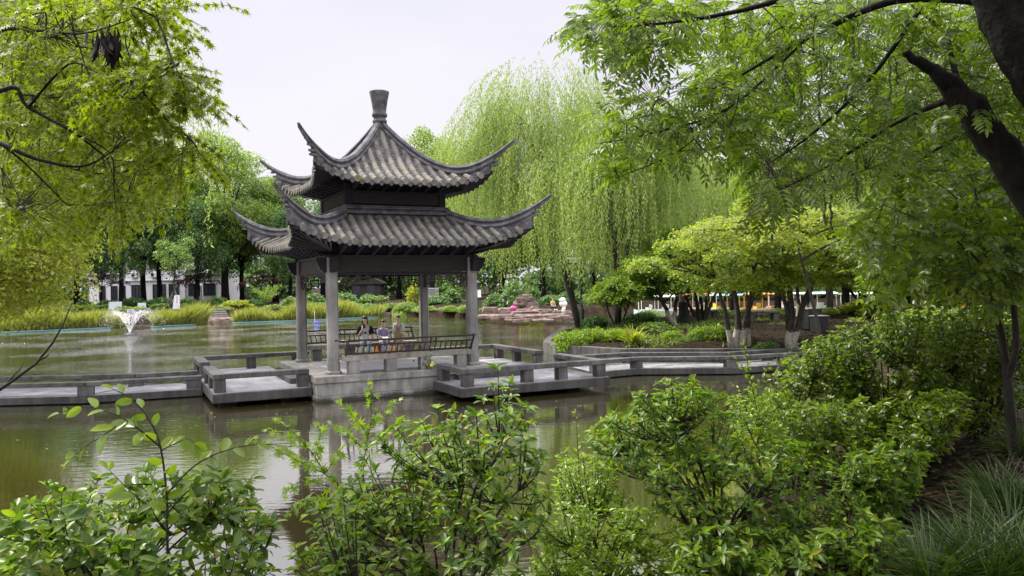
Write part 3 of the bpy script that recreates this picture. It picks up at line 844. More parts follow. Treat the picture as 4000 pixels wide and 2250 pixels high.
def walkway(name, label, front, back, grp):
    c = Vector((sum(p[0] for p in front) / len(front), sum(p[1] for p in front) / len(front), 0))
    b = thing(name, label, 'bridge', c, 0)
    fr = [Vector((x, y, 0)) - c for x, y in front]; bk = [Vector((x, y, 0)) - c for x, y in back]
    for i in range(len(fr) - 1):
        poly = [(fr[i].x, fr[i].y), (fr[i + 1].x, fr[i + 1].y), (bk[i + 1].x, bk[i + 1].y), (bk[i].x, bk[i].y)]
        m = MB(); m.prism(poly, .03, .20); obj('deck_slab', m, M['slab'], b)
        pc = Vector((sum(p[0] for p in poly) / 4, sum(p[1] for p in poly) / 4)); m = MB(); m.prism([tuple(pc + (Vector(p) - pc) * .97) for p in poly], .196, .208); obj('paving', m, M['deck'], b)
    for i in range(len(fr)):
        m = MB(); md = fr[i] * .5 + bk[i] * .5; m.box((md.x, md.y, -.45), (.5, 1.4, .95), None, .1); obj('pier', m, M['concrete'], b)
    for side, oth in ((fr, bk), (bk, fr)):
        for i in range(len(side) - 1):
            a, e = side[i], side[i + 1]
            ia = (oth[i] - a).normalized() * .17; ie = (oth[i + 1] - e).normalized() * .17
            m = MB(); m.bar(a + ia + Vector((0, 0, .50)), e + ie + Vector((0, 0, .50)), .27, .105); obj('rail_slab', m, M['concrete'], b, bevel=.014)
        for i in range(len(side)):
            a = side[i]; ia = (oth[i] - a).normalized() * .17
            j = min(i, len(side) - 2); dv = side[j + 1] - side[j]
            f_ = .0 if 0 < i < len(side) - 1 else (.2 if i == 0 else -.2)
            q = a + ia + dv.normalized() * f_
            m = MB(); m.box((q.x, q.y, .322), (.38, .24, .245), None, math.atan2(dv.y, dv.x)); obj('rail_post', m, M['concrete'], b, bevel=.012)
    return b
walkway('stone_walkway', 'low stone footbridge running left from the pavilion landing out of the picture', [(-22.5, 20.3), (-16.6, 19.8), (-10.95, 20.07), (-8.3, 21.15)], [(-22.5, 22.4), (-16.4, 22.0), (-10.45, 22.2), (-9.05, 22.75)], None)
walkway('stone_walkway', 'low stone footbridge bending right from the pavilion landing towards the bushes', [(2.35, 23.35), (3.77, 24.16), (6.57, 23.91), (8.46, 24.61), (10.9, 25.4)], [(1.75, 25.25), (3.75, 26.12), (6.86, 25.6), (8.3, 26.25), (10.5, 27.1)], None)

# ------------------------------------------------------------------ people
def skin_mesh(name, joints, edges, mat, sub=2, root=0):
    """one continuous body surface grown round a skeleton: joints = [(pos, radius)]"""
    me = bpy.data.meshes.new(name + '_cage')
    me.from_pydata([tuple(j[0]) for j in joints], edges, [])
    o = bpy.data.objects.new('cage', me); C.objects.link(o)
    o.modifiers.new('skin', 'SKIN').use_smooth_shade = True
    ss = o.modifiers.new('sub', 'SUBSURF'); ss.levels = sub; ss.render_levels = sub
    for i, j in enumerate(joints):
        r = j[1]; me.skin_vertices[0].data[i].radius = r if hasattr(r, '__len__') else (r, r)
    me.skin_vertices[0].data[root].use_root = True
    dg = bpy.context.evaluated_depsgraph_get(); dg.update()
    m2 = bpy.data.meshes.new_from_object(o.evaluated_get(dg))
    bpy.data.objects.remove(o); m2.name = name
    m2.materials.clear(); m2.materials.append(mat)
    return m2
M['skin'] = plain('skin', (.62, .43, .33), rough=.6, spec=.35)
M['hair'] = plain('black hair', (.014, .011, .010), rough=.5)
def cloth(n, c): return plain(n, c, rough=.9, spec=.15)
def person(label, loc, rz, sc, seat, colr, arms, head_turn=(0, 0), hair='bob', extra=None, legs=True):
    """figure facing -Y of its own frame; seat None = standing"""
    b = thing('person', label, 'person', loc, rz)
    J = []; E_ = []
    def j(p, r): J.append((Vector(p) * sc, r if hasattr(r, '__len__') else r)); return len(J) - 1
    def jj(p, r):
        r = (r[0] * sc, r[1] * sc) if hasattr(r, '__len__') else r * sc
        return j(p, r)
    hz = seat / sc if seat is not None else .90
    pel = jj((0, 0, hz + .06), (.125, .10))
    wst = jj((0, .0, hz + .22), (.115, .085)); chs = jj((0, .0, hz + .40), (.135, .095)); sh = jj((0, 0, hz + .50), (.09, .075)); nk = jj((0, -.01, hz + .57), .05)
    fx, fz = head_turn
    h1 = jj((0, -.02 - .04 * fz, hz + .66), .07); h2 = jj((0, -.025 - .07 * fz, hz + .74), .092); h3 = jj((0, -.02 - .06 * fz, hz + .81), .07)
    E_ += [(pel, wst), (wst, chs), (chs, sh), (sh, nk), (nk, h1), (h1, h2), (h2, h3)]
    armp = []
    for s_, (el, wr) in zip((-1, 1), arms):
        a = jj((s_ * .155, 0, hz + .49), .056); e = jj((el[0], el[1], hz + el[2]), .040); w_ = jj((wr[0], wr[1], hz + wr[2]), .028)
        E_ += [(sh, a), (a, e), (e, w_)]
        dv = (Vector(wr) - Vector(el)).normalized()
        pm = Vector((wr[0], wr[1], hz + wr[2])) + dv * .055
        palm = jj(pm, (.034, .018)); E_.append((w_, palm))
        sd = dv.cross(Vector((0, 1, .3))).normalized()
        cu = sd.cross(dv)
        for f_, ln in ((-1.5, .058), (-.5, .075), (.5, .08), (1.5, .07)):
            k1 = jj(pm + sd * f_ * .017 + dv * (.035 + ln * .5), .010); k2 = jj(pm + sd * f_ * .019 + dv * (.03 + ln * .9) + cu * .03, .008)
            E_ += [(palm, k1), (k1, k2)]
        th = jj(pm + sd * -.045 + dv * .02, .010); th2 = jj(pm + sd * -.055 + dv * .05, .008); E_ += [(palm, th), (th, th2)]
        armp.append((Vector((s_ * .155, 0, hz + .49)), Vector((el[0], el[1], hz + el[2]))))
    lp = []
    for s_ in (-1, 1):
        hp = jj((s_ * .085, 0, hz + .0), .085)
        if seat is not None: kn = (s_ * .11, -.42, hz + .03); an = (s_ * .11, -.44, .08)
        else: kn = (s_ * .10, -.02, .49); an = (s_ * .10, .02, .08)
        k = jj(kn, .058); a = jj(an, .038); t_ = jj((an[0], an[1] - .15, .035), .032)
        E_ += [(pel, hp), (hp, k), (k, a), (a, t_)]
        lp.append(((s_ * .085, 0, hz), kn, an))
    link('body', skin_mesh('body', J, E_, M['skin'], 2, pel), None, b)
    # shirt: torso and sleeves
    J = []; E_ = []
    a = jj((0, 0, hz + .02), (.14, .115)); c = jj((0, 0, hz + .22), (.135, .105)); d = jj((0, 0, hz + .40), (.155, .112)); e = jj((0, 0, hz + .505), (.10, .078))
    E_ = [(a, c), (c, d), (d, e)]
    for A_, B_ in armp:
        s1 = jj(A_, .072); s2 = jj(A_.lerp(B_, .85), .068); E_ += [(e, s1), (s1, s2)]
    link('shirt', skin_mesh('shirt', J, E_, colr['shirt'], 2, 1), None, b)
    if legs:
        J = []; E_ = []
        a = jj((0, .0, hz + .07), (.135, .11))
        for hp, kn, an in lp:
            p1 = jj(hp, .095); p2 = jj(kn, .072); p3 = jj((an[0], an[1], an[2] + .05), .062); E_ += [(a, p1), (p1, p2), (p2, p3)]
        link('trousers', skin_mesh('trousers', J, E_, colr['trousers'], 2, 0), None, b)
        for hp, kn, an in lp:
            sm = MB(); sm.ellipsoid(Vector((an[0], an[1] - .07, .04)) * sc, (.045 * sc, .125 * sc, .045 * sc), 10, 6); obj('shoe', sm, colr.get('shoe', M['white']), b, smooth=True)
    hc_ = Vector((0, -.02 - .06 * fz, hz + .775)) * sc
    hm = MB(); hm.ellipsoid(hc_ + Vector((0, .036, .026)) * sc, (.097 * sc, .10 * sc, .090 * sc), 14, 9)
    if hair == 'bob':
        for s_ in (-1, 1): hm.ellipsoid(hc_ + Vector((s_ * .075, .03, -.08)) * sc, (.035 * sc, .07 * sc, .10 * sc), 10, 7)
        hm.ellipsoid(hc_ + Vector((0, .07, -.07)) * sc, (.085 * sc, .045 * sc, .10 * sc), 10, 7)
    if hair == 'tail':
        hm.tube([hc_ + Vector(p) * sc for p in ((0.03, .09, .03), (.05, .14, .0), (.055, .15, -.10), (.045, .13, -.20))], [.03 * sc, .04 * sc, .035 * sc, .008 * sc], 8)
    ho = obj('hair', hm, M['hair'], b, smooth=True)
    fc = MB(); fc.ellipsoid(hc_ + Vector((0, -.088, -.035)) * sc, (.013 * sc, .018 * sc, .018 * sc), 8, 6); obj('nose', fc, M['skin'], b, smooth=True)
    ey = MB()
    for s_ in (-1, 1):
        eo = MB(); eo.ellipsoid(hc_ + Vector((s_ * .033, -.077, -.012)) * sc, (.013 * sc, .008 * sc, .008 * sc), 8, 6); obj('eye', eo, M['hair'], b, smooth=True)
        eo = MB(); eo.ellipsoid(hc_ + Vector((s_ * .088, .005, -.03)) * sc, (.014 * sc, .022 * sc, .032 * sc), 8, 6); obj('ear', eo, M['skin'], b, smooth=True)
    mo = MB(); mo.ellipsoid(hc_ + Vector((0, -.077, -.075)) * sc, (.022 * sc, .008 * sc, .006 * sc), 8, 6); obj('mouth', mo, cloth('lips', (.35, .13, .11)), b, smooth=True)
    return b, hz
M['jeans'] = cloth('light blue jeans', (.33, .37, .42)); M['jeansw'] = cloth('pale patterned trousers', (.42, .43, .52))
M['shirtw'] = cloth('white shirt', (.66, .65, .66)); M['lilac'] = cloth('lilac shirt', (.34, .32, .55)); M['khaki'] = cloth('khaki cloth', (.33, .25, .18)); M['navy'] = cloth('navy sleeves', (.02, .02, .04))
seat_y = 2.02
w1, hz = person('woman in white raglan shirt and jeans sitting with a hand raised to her chin', pav(.02, seat_y, 0), PYAW - .25, .95, .47, dict(shirt=M['shirtw'], trousers=M['jeans']),
    (((-.23, -.16, .25), (-.05, -.21, .50)), ((.24, -.04, .26), (.20, -.18, .06))), (0, .1), 'bob')
sl_ = MB()
for s_, (p0, p1) in zip((-1, 1), (((-.16, 0, .49), (-.215, -.13, .28)), ((.16, 0, .49), (.225, -.03, .29)))):
    q0, q1 = Vector((p0[0], p0[1], hz + p0[2])) * .95, Vector((p1[0], p1[1], hz + p1[2])) * .95
    t2 = MB(); t2.tube([q0 + (q0 - q1) * .25, q0, q1], [.055, .082, .080], 10); obj('sleeve', t2, M['navy'], w1, smooth=True)
pr2 = MB(); pr2.box(Vector((0, -.122, hz + .34)) * .95, (.075, .01, .035)); pr2.box(Vector((0, -.121, hz + .305)) * .95, (.10, .01, .012)); obj('chest_print', pr2, M['navy'], w1)
ph = MB(); ph.box((0, 0, 0), (.075, .012, .13)); po = obj('phone', ph, M['lacquer'], None); po.matrix_world = w1.matrix_basis @ Matrix.Translation(Vector((-.035, -.245, hz + .555)) * .95)
tag(po, 'dark red mobile phone held up by the woman in the white shirt', 'phone')
k1, hz = person('child in lilac shirt sitting between the woman and the girl and looking down', pav(.60, seat_y, 0), PYAW - .15, .80, .46, dict(shirt=M['lilac'], trousers=M['jeansw']),
    (((-.21, -.07, .24), (-.05, -.23, .20)), ((.21, -.07, .24), (.06, -.23, .20))), (0, 1.0), 'short')
cd = MB(); cd.box((0, 0, 0), (.17, .12, .012)); co = obj('notepad', cd, M['white'], None); co.matrix_world = k1.matrix_basis @ Matrix.Translation(Vector((.03, -.33, hz + .20)) * .8) @ Matrix.Rotation(.3, 4, 'X')
tag(co, 'small white notepad held by the child in the lilac shirt', 'notepad')
g1, hz = person('girl with ponytail in white T-shirt and khaki dungarees standing by the bench', pav(.98, 1.62, 0), PYAW - .35, .735, None, dict(shirt=M['shirtw'], trousers=M['khaki']),
    (((-.21, .0, .20), (-.20, -.05, -.05)), ((.21, .0, .20), (.20, -.05, -.05))), (0, .1), 'tail')
bb = MB(); bb.ellipsoid(Vector((0, -.045, hz + .24)) * .735, (.115 * .735, .085 * .735, .16 * .735), 12, 8); bb.ellipsoid(Vector((0, 0, hz + .06)) * .735, (.155 * .735, .13 * .735, .14 * .735), 12, 8); obj('bib', bb, M['khaki'], g1, smooth=True)
for s_ in (-1, 1):
    st_ = MB(); st_.tube([Vector((s_ * .07, -.115, hz + .34)) * .735, Vector((s_ * .09, -.115, hz + .44)) * .735, Vector((s_ * .10, 0, hz + .56)) * .735, Vector((s_ * .08, .12, hz + .40)) * .735], .016, 6); obj('strap', st_, M['khaki'], g1)
M['orange'] = cloth('orange cloth', (.85, .25, .03))
for (x, lab) in ((.20, 'pointed orange bag at the feet of the woman in the pavilion'), (.70, 'wider orange bag at the feet of the child in lilac')):
    m = MB(); wv_ = .07 if x < .5 else .10
    m.lathe([(wv_ * .7, 0), (wv_, .06), (wv_ * .8, .20), (wv_ * .45, .31), (.012, .38)], 10); tag(obj('orange_bag', m, M['orange'], None, smooth=True), lab, 'bag').location = pav(x, 1.38, .01)

# ------------------------------------------------------------------ vegetation generators
def bez(a, b, c, n):
    t = np.linspace(0, 1, n)[:, None]
    return (1 - t) ** 2 * np.array(a) + 2 * t * (1 - t) * np.array(b) + t * t * np.array(c)
def leafy_clumps(rng, cen, rad, n, ls, tmpl=T4, flat=.8, up=.55, asp=.6, shell=.36):
    """leaves gathered in clumps; cen (m,3), rad (m,)"""
    m = len(cen)
    idx = rng.integers(0, m, n)
    d = rdir(rng, n)
    d[:, 2] = np.where(rng.random(n) < .35, np.abs(d[:, 2]), d[:, 2])
    r = rng.random(n) ** shell
    P_ = cen[idx] + d * (rad[idx] * r)[:, None] * np.array([1, 1, flat])
    Nn = d * .5 + np.array([0, 0, up]) + rng.normal(size=(n, 3)) * .35
    D = rdir(rng, n) + d * .4 - np.array([0, 0, .25])
    L = ls * rng.uniform(.65, 1.3, n)
    return leaves(P_, D, Nn, L, L * asp, tmpl)
def trunk_mb(rng, H, r0, zt, cens, lean=(0, 0), frac=.7, n=7, limb=.32):
    m = MB()
    k = 7
    base = [Vector((lean[0] * (i / k) ** 1.3 + rng.normal() * .05 * r0 * i, lean[1] * (i / k) ** 1.3 + rng.normal() * .05 * r0 * i, zt * i / k - .15 * (i == 0))) for i in range(k + 1)]
    m.tube(base, [r0 * (1.25 if i == 0 else 1) * (1 - .45 * i / k) for i in range(k + 1)], 10)
    for c in cens:
        if rng.random() > frac: continue
        i = rng.integers(max(2, k - 4), k + 1)
        a = base[i]; c = Vector(c)
        mid = a.lerp(c, .5) + Vector((0, 0, .12 * (c - a).length))
        pts = bez(a, mid, c, 7)
        rr = r0 * limb * rng.uniform(.5, 1)
        m.tube(pts, [rr * (1 - .85 * j / 6) for j in range(7)], 5, cap=False)
    return m
def broadleaf(name, seed, H, Rr, zb, nc, nl, ls, lmat, r0=.28, bark='bark', spread=1.0, top=1.0, lab='', cat='tree', grp=None):
    rng = np.random.default_rng(seed)
    d = rdir(rng, nc); r = rng.uniform(.45, 1.0, nc) ** .7
    zc = (H + zb) / 2; hz = (H - zb) / 2
    cen = np.array([0, 0, zc]) + d * r[:, None] * np.array([Rr * .82, Rr * .82, hz * .85])
    cen[:, :2] *= (1 - .25 * np.clip((cen[:, 2:3] - zc) / hz, 0, 1))
    rad = Rr * rng.uniform(.2, .36, nc)
    V, T = leafy_clumps(rng, cen, rad, nl, ls)
    t = thing(name, lab, cat, (0, 0, 0), 0, grp)
    obj('trunk', trunk_mb(rng, H, r0, zb + (H - zb) * .35, cen), M[bark], t, smooth=True)
    link('crown', npmesh('crown', V, T, M[lmat]), None, t)
    return t
def willow(name, seed, H, Rr, zm, nstr, lab, lean=(0, 0), r0=.28, stems=3, lmat='lf_willow', leafL=.17):
    rng = np.random.default_rng(seed)
    t = thing(name, lab, 'tree')
    m = MB(); tips = []
    for s in range(stems):
        a = 2 * PI * s / stems + rng.uniform(-.5, .5)
        ex = np.array([math.cos(a), math.sin(a), 0]) * Rr * rng.uniform(.25, .45)
        p = bez((lean[0] * .0, 0, -.2), (lean[0] * .6, lean[1] * .6, H * .3), (lean[0] + ex[0], lean[1] + ex[1], H * .72), 8)
        m.tube(p, [r0 * (1 - .75 * i / 7) / (1 if s == 0 else 1.35) for i in range(8)], 8)
        for b in range(9):
            i = rng.integers(3, 8); a2 = rng.uniform(0, 2 * PI); rr = Rr * rng.uniform(.3, .95)
            e = np.array([lean[0] + math.cos(a2) * rr, lean[1] + math.sin(a2) * rr, H * (1 - .35 * (rr / Rr) ** 2) * rng.uniform(.8, .97)])
            pp = bez(p[i], (p[i] + e) / 2 + np.array([0, 0, H * .09]), e, 7)
            m.tube(pp, [r0 * .2 * (1 - .85 * k / 6) for k in range(7)], 5, cap=False)
            tips.append(pp)
    obj('trunk', m, M['barkgrey'], t, smooth=True)
    # hanging strands
    Ps, Ds = [], []
    tp = np.concatenate([q[2:] for q in tips])
    for s in range(nstr):
        o = tp[rng.integers(len(tp))] + rng.normal(size=3) * np.array([.55, .55, .35])
        rr = math.hypot(o[0] - lean[0], o[1] - lean[1]) / Rr
        ztop = H * (1 - .30 * rr ** 2)
        if rng.random() < .55: o[2] = max(o[2], min(ztop, o[2] + rng.uniform(0, .12) * H))
        ln = rng.uniform(1.2, 4.0) * (H / 12) * (1 + .75 * (rng.random() < .3))
        ln = min(ln, max(.8, o[2] - zm * rng.uniform(.8, 1.5)))
        a2 = math.atan2(o[1] - lean[1], o[0] - lean[0]) + rng.normal() * .5
        k = int(ln / .085)
        u = np.linspace(0, 1, k)
        out = .25 * ln * (1 - np.exp(-4 * u)); 
        Pk = np.stack([o[0] + math.cos(a2) * out + .05 * np.sin(u * 7 + s), o[1] + math.sin(a2) * out + .05 * np.cos(u * 6 + s), o[2] + .10 * ln * np.sin(u * PI) * .8 - ln * u], 1)
        Pk += rng.normal(size=Pk.shape) * .028
        Dk = rng.normal(size=Pk.shape) * .42 + np.array([0, 0, -.85])
        Ps.append(Pk); Ds.append(Dk)
    P_ = np.concatenate(Ps); D = np.concatenate(Ds)
    L = leafL * rng.uniform(.6, 1.3, len(P_))
    V, T = leaves(P_, D, rdir(rng, len(P_)) + np.array([0, 0, .3]), L, L * .24, T4)
    link('foliage', npmesh('foliage', V, T, M[lmat]), None, t)
    return t
def pad_maple(name, seed, stems, pads, lmat, lab, nl=9000, ls=.10, bark='whitewash', r0=.13, cat='tree'):
    """layered maple: stems = list of top points, pads = (x,y,z,r) flat leaf layers (local)"""
    rng = np.random.default_rng(seed)
    t = thing(name, lab, cat)
    m = MB(); tops = []
    for (bx, by, kx, ky, kz, ex, ey, ez, rr) in stems:
        p = bez((bx, by, -.15), (kx, ky, kz), (ex, ey, ez), 9)
        p[:, :2] += rng.normal(size=(9, 2)) * .03
        m.tube(p, [rr * (1.15 - .75 * i / 8) for i in range(9)], 8); tops.append(p)
    allp = np.concatenate([q[4:] for q in tops])
    for (x, y, z, r) in pads:
        a = allp[np.argmin(((allp - np.array([x, y, z - .6])) ** 2).sum(1))]
        e = np.array([x, y, z - .08])
        pp = bez(a, (a + e) / 2 + np.array([0, 0, .2]), e, 7)
        m.tube(pp, [.05 * (1 - .8 * k / 6) for k in range(7)], 5, cap=False)
        for b in range(4):
            a2 = rng.uniform(0, 2 * PI); e2 = e + np.array([math.cos(a2) * r * .8, math.sin(a2) * r * .8, rng.uniform(-.1, .1)])
            m.tube(bez(pp[4], (pp[4] + e2) / 2, e2, 5), [.018, .015, .012, .008, .004], 4, cap=False)
    obj('trunk', m, M[bark], t, smooth=True)
    pads = np.array(pads)
    wts = pads[:, 3] ** 2; wts /= wts.sum()
    idx = rng.choice(len(pads), nl, p=wts)
    a = rng.uniform(0, 2 * PI, nl); r = pads[idx, 3] * np.sqrt(rng.random(nl)) * rng.uniform(.8, 1.15, nl)
    rel = r / pads[idx, 3]
    sub = .16 * np.sin(pads[idx, 0] * 9 + a * 5) * rel
    P_ = np.stack([pads[idx, 0] + np.cos(a) * r, pads[idx, 1] + np.sin(a) * r, pads[idx, 2] - .32 * pads[idx, 3] * rel ** 2 + sub + rng.normal(size=nl) * .06], 1)
    D = np.stack([np.cos(a), np.sin(a), -.35 + 0 * a], 1) + rng.normal(size=(nl, 3)) * .5
    L = ls * rng.uniform(.7, 1.3, nl)
    V, T = leaves(P_, D, np.array([0, 0, 1.0]) + rng.normal(size=(nl, 3)) * .3, L, L * .75, T4)
    link('crown', npmesh('crown', V, T, M[lmat]), None, t)
    return t
def dome_shrub(name, seed, r, h, nl, ls, lmat, lab, feather=False, nc=22, grp=None, tmpl=T4, cat='shrub'):
    rng = np.random.default_rng(seed)
    t = thing(name, lab, cat, group=grp)
    d = rdir(rng, nc); d[:, 2] = np.abs(d[:, 2])
    cen = d * np.array([r * .75, r * .75, h * .72]) * rng.uniform(.55, 1, nc)[:, None]
    rad = r * rng.uniform(.22, .40, nc)
    V, T = leafy_clumps(rng, cen, rad, nl, ls, tmpl, asp=.3 if feather else .55, up=.7)
    V[:, 2] = np.maximum(V[:, 2], -.12)
    m = MB()
    for c in cen[::2]: m.tube(bez((rng.normal() * .08, rng.normal() * .08, -.2), (c[0] * .4, c[1] * .4, c[2] * .6), c, 5), [.025, .02, .016, .01, .005], 4, cap=False)
    obj('stems', m, M['twig'], t)
    link('foliage', npmesh('foliage', V, T, M[lmat]), None, t)
    return t
def tips_shrub(name, lab, base, tips, L, Wd, lmat, seed, per=9, rosette=6, tmpl=TLEAF, stem_r=.009, cover=.5, cat='shrub', stem='twig', arch=.25, grp=None, upv=.45):
    """shrub grown stem by stem: every tip gets a curved stem from the base, leaves in a spiral and a rosette at its end"""
    rng = np.random.default_rng(seed)
    base = np.asarray(base, float); tips = np.asarray(tips, float)
    t = thing(name, lab, cat, tuple(base), 0, grp)
    m = MB(); Ps, Ds, Ns, Ls = [], [], [], []
    n_main = max(3, len(tips) // 14)
    # main stems: tips hang on the nearest of a few leaders
    lead = tips[rng.choice(len(tips), n_main, replace=False)] - base
    lead_p = []
    for l in lead:
        st = rng.normal(size=3) * np.array([.10, .10, 0]); st[2] = -.08
        p = bez(st, l * np.array([.35, .35, .62]), l * .8, 8)
        m.tube(p, [stem_r * 1.8 * (1 - .6 * i / 7) for i in range(8)], 6, cap=False); lead_p.append(p)
    lp = np.concatenate([q[2:] for q in lead_p])
    for tp in tips - base:
        dd = ((lp - tp) ** 2).sum(1) + np.where(lp[:, 2] > tp[2] - .02, .5, 0)
        a = lp[np.argmin(dd)]
        ln = np.linalg.norm(tp - a)
        mid = (a + tp) / 2 + np.array([0, 0, -arch * .5 * ln]) + (tp - a) * np.array([.15, .15, 0])
        p = bez(a, mid, tp, 9)
        m.tube(p, [stem_r * (1 - .75 * i / 8) for i in range(9)], 5, cap=False)
        s0 = 1 - min(1, cover * max(1, .45 / max(ln, .05)))
        us = np.linspace(max(.05, s0), .97, per) 
        ph = rng.uniform(0, 2 * PI)
        for k, u in enumerate(us):
            i = min(7, int(u * 8)); f_ = u * 8 - i
            q = p[i] * (1 - f_) + p[i + 1] * f_
            ax = p[i + 1] - p[i]; ax /= max(1e-6, np.linalg.norm(ax))
            s1 = np.cross(ax, [.31, .2, .93]); s1 /= max(1e-6, np.linalg.norm(s1)); s2 = np.cross(ax, s1)
            an = ph + k * 2.4
            rad = s1 * math.cos(an) + s2 * math.sin(an)
            Ps.append(q); Ds.append(rad + ax * .55); Ns.append(ax * .9 + np.array([0, 0, .5])); Ls.append(rng.uniform(.7, 1.05))
        ax = p[8] - p[7]; ax /= max(1e-6, np.linalg.norm(ax)); ax = ax * .5 + np.array([0, 0, .5]); ax /= np.linalg.norm(ax)
        s1 = np.cross(ax, [.9, .2, .1]); s1 /= max(1e-6, np.linalg.norm(s1)); s2 = np.cross(ax, s1)
        for k in range(rosette):
            an = ph + k * 2 * PI / rosette + rng.normal() * .2
            rad = s1 * math.cos(an) + s2 * math.sin(an)
            Ps.append(p[8]); Ds.append(rad + ax * rng.uniform(.1, upv + .35)); Ns.append(ax + rng.normal(size=3) * .15); Ls.append(rng.uniform(.5, 1.15))
    P_ = np.array(Ps); n = len(P_)
    Ls = np.array(Ls) * L
    V, T = leaves(P_, np.array(Ds) + rng.normal(size=(n, 3)) * .3, np.array(Ns) + rng.normal(size=(n, 3)) * .35, Ls, Ls * Wd, tmpl)
    obj('stems', m, M[stem], t, smooth=True)
    link('foliage', npmesh('foliage', V, T, M[lmat], smooth=True), None, t)
    return t
def ell_tips(rng, c, r, n, lo=.55):
    d = rdir(rng, n); d[:, 2] = np.where(d[:, 2] < -.35, -d[:, 2], d[:, 2])
    return np.array(c) + d * np.array(r) * (lo + (1 - lo) * rng.random(n) ** .6)[:, None]
def in_poly(poly, X, Y):
    ins = np.zeros(len(X), bool); n = len(poly)
    for i in range(n):
        x1, y1 = poly[i]; x2, y2 = poly[(i + 1) % n]
        if y1 == y2: continue
        c = ((y1 > Y) != (y2 > Y)) & (X < (x2 - x1) * (Y - y1) / (y2 - y1) + x1)
        ins ^= c
    return ins
def poly_pts(rng, poly, n, d0, d1):
    """n points at depths d0..d1 whose directions fall in an outline measured on the photograph"""
    pl_ = np.array(poly, float); out = []
    while len(out) < n:
        X = rng.uniform(pl_[:, 0].min(), pl_[:, 0].max(), n); Y = rng.uniform(pl_[:, 1].min(), pl_[:, 1].max(), n)
        ok = in_poly(poly, X, Y)
        for x, y in zip(X[ok], Y[ok]):
            out.append(at(x, y, rng.uniform(d0, d1)))
    return np.array(out[:n])
def put(o, x, y, dz=0.0, rz=0.0, sc=1.0):
    o.location = (x, y, gz(x, y) + dz); o.rotation_euler = (0, 0, rz)
    o.scale = (sc, sc, sc) if not hasattr(sc, '__len__') else sc
    return o
def px_x(u, d): return at(u, 1125, d).x
def ztop(u, v, d): return at(u, v, d).z

# ------------------------------------------------------------------ far shore: trees
G1 = 'broadleaf trees beyond the pond'
far_list = [  # u, depth, height, crown radius, kind, label
    (-260, 74, 17, 6.5, 'A', 'green tree at the far left edge behind the yellow reeds'),
    (-60, 76, 19, 6.5, 'C', 'light green tree behind the reeds at the left edge of the photo'),
    (140, 80, 17, 6.0, 'B', 'dark blue-green tree left of the white building'),
    (300, 86, 17, 5.5, 'B', 'dark tree at the left end of the white building'),
    (474, 87, 15, 4.6, 'B', 'dark tree with thin forked trunk before the left wing of the white building'),
    (560, 92, 18, 5.6, 'A', 'tree with a thick leaning trunk before the middle of the white building'),
    (622, 93, 17, 5.2, 'B', 'tree with a very dark straight trunk before the second building window'),
    (772, 90, 14, 4.6, 'B', 'blue-green tree with pale lower trunk behind the wooden park bench'),
    (880, 93, 20.6, 7.6, 'C', 'tallest round light green tree on the far shore left of the pavilion'),
    (945, 99, 15, 5.0, 'B', 'dark tree right of the tallest round tree'),
    (1075, 100, 17.5, 6.4, 'A', 'green tree just left of the pavilion roof tips'),
    (1135, 92, 12, 4.2, 'B', 'low dark tree seen beside the left pavilion column'),
    (1260, 106, 18, 6.2, 'B', 'dark tree seen between the two left pavilion columns'),
    (1420, 112, 17, 6.0, 'B', 'dark tree over the small grey house behind the pavilion'),
    (1560, 108, 17, 5.8, 'B', 'dark tree behind the middle of the pavilion'),
    (1690, 101, 22.5, 5.6, 'C', 'bright green tree rising over the right slope of the upper roof'),
    (1835, 107, 22.3, 4.2, 'B', 'dark tree rising right of the bright one over the pavilion roof'),
    (1960, 96, 15, 5.6, 'B', 'dark tree right of the right front pavilion column'),
    (2120, 94, 15, 6.0, 'A', 'green tree behind the pink rock stack'),
    (2320, 98, 17, 6.2, 'B', 'dark tree behind the trunk of the left willow'),
    (2500, 94, 16, 6.0, 'A', 'green tree behind the right willow'),
    (2640, 99, 20, 6.4, 'B', 'blue-green tree right of the willows under the overhanging branches'),
    (2790, 92, 17, 6.2, 'A', 'green tree behind the yellow-green maples on the left'),
    (2950, 96, 18, 6.0, 'C', 'light green tree behind the orange boat'),
    (3110, 95, 18, 6.2, 'A', 'green tree behind the boat with the white canopy'),
    (3260, 91, 18, 6.2, 'B', 'dark tree between the white-canopied boats'),
    (3420, 95, 19, 6.4, 'C', 'light green tree behind the blue boat'),
    (3610, 92, 20, 6.6, 'A', 'green tree behind the whitewashed thick trunk'),
    (3800, 90, 20, 6.8, 'C', 'light green tree behind the woman on the right bank path'),
    (3990, 92, 20, 6.4, 'A', 'green tree behind the man at the right edge'),
]
far_list += [(2860, 60, 13.5, 4.8, 'C', 'light green tree just behind the golden maple crown'), (3040, 57, 13, 4.6, 'A', 'green tree behind the straight whitewashed maple'),
    (3300, 55, 14, 5.2, 'A', 'green tree behind the dark forked tree'), (3540, 52, 15, 5.4, 'C', 'light green tree above the thick whitewashed trunk'), (3800, 50, 15, 5.6, 'A', 'green tree above the woman on the path'),
    (4060, 47, 14.5, 5.4, 'C', 'light green tree at the right edge above the man'), (3680, 60, 16, 5.4, 'B', 'dark tree in the gap right of the thick trunk')]
protos = {}
for key, seed, lm in (('A', 11, 'lf_far'), ('B', 12, 'lf_far2'), ('C', 13, 'lf_far3')):
    protos[key] = None
def far_proto(key, lab):
    seed, lm = {'A': (11, 'lf_far'), 'B': (12, 'lf_far2'), 'C': (13, 'lf_far3')}[key]
    return broadleaf('broadleaf_tree', seed, 10, 3.8, 1.5, 46, 26000, .16, lm, r0=.24, lab=lab, grp=G1)
rr_ = random.Random(3)
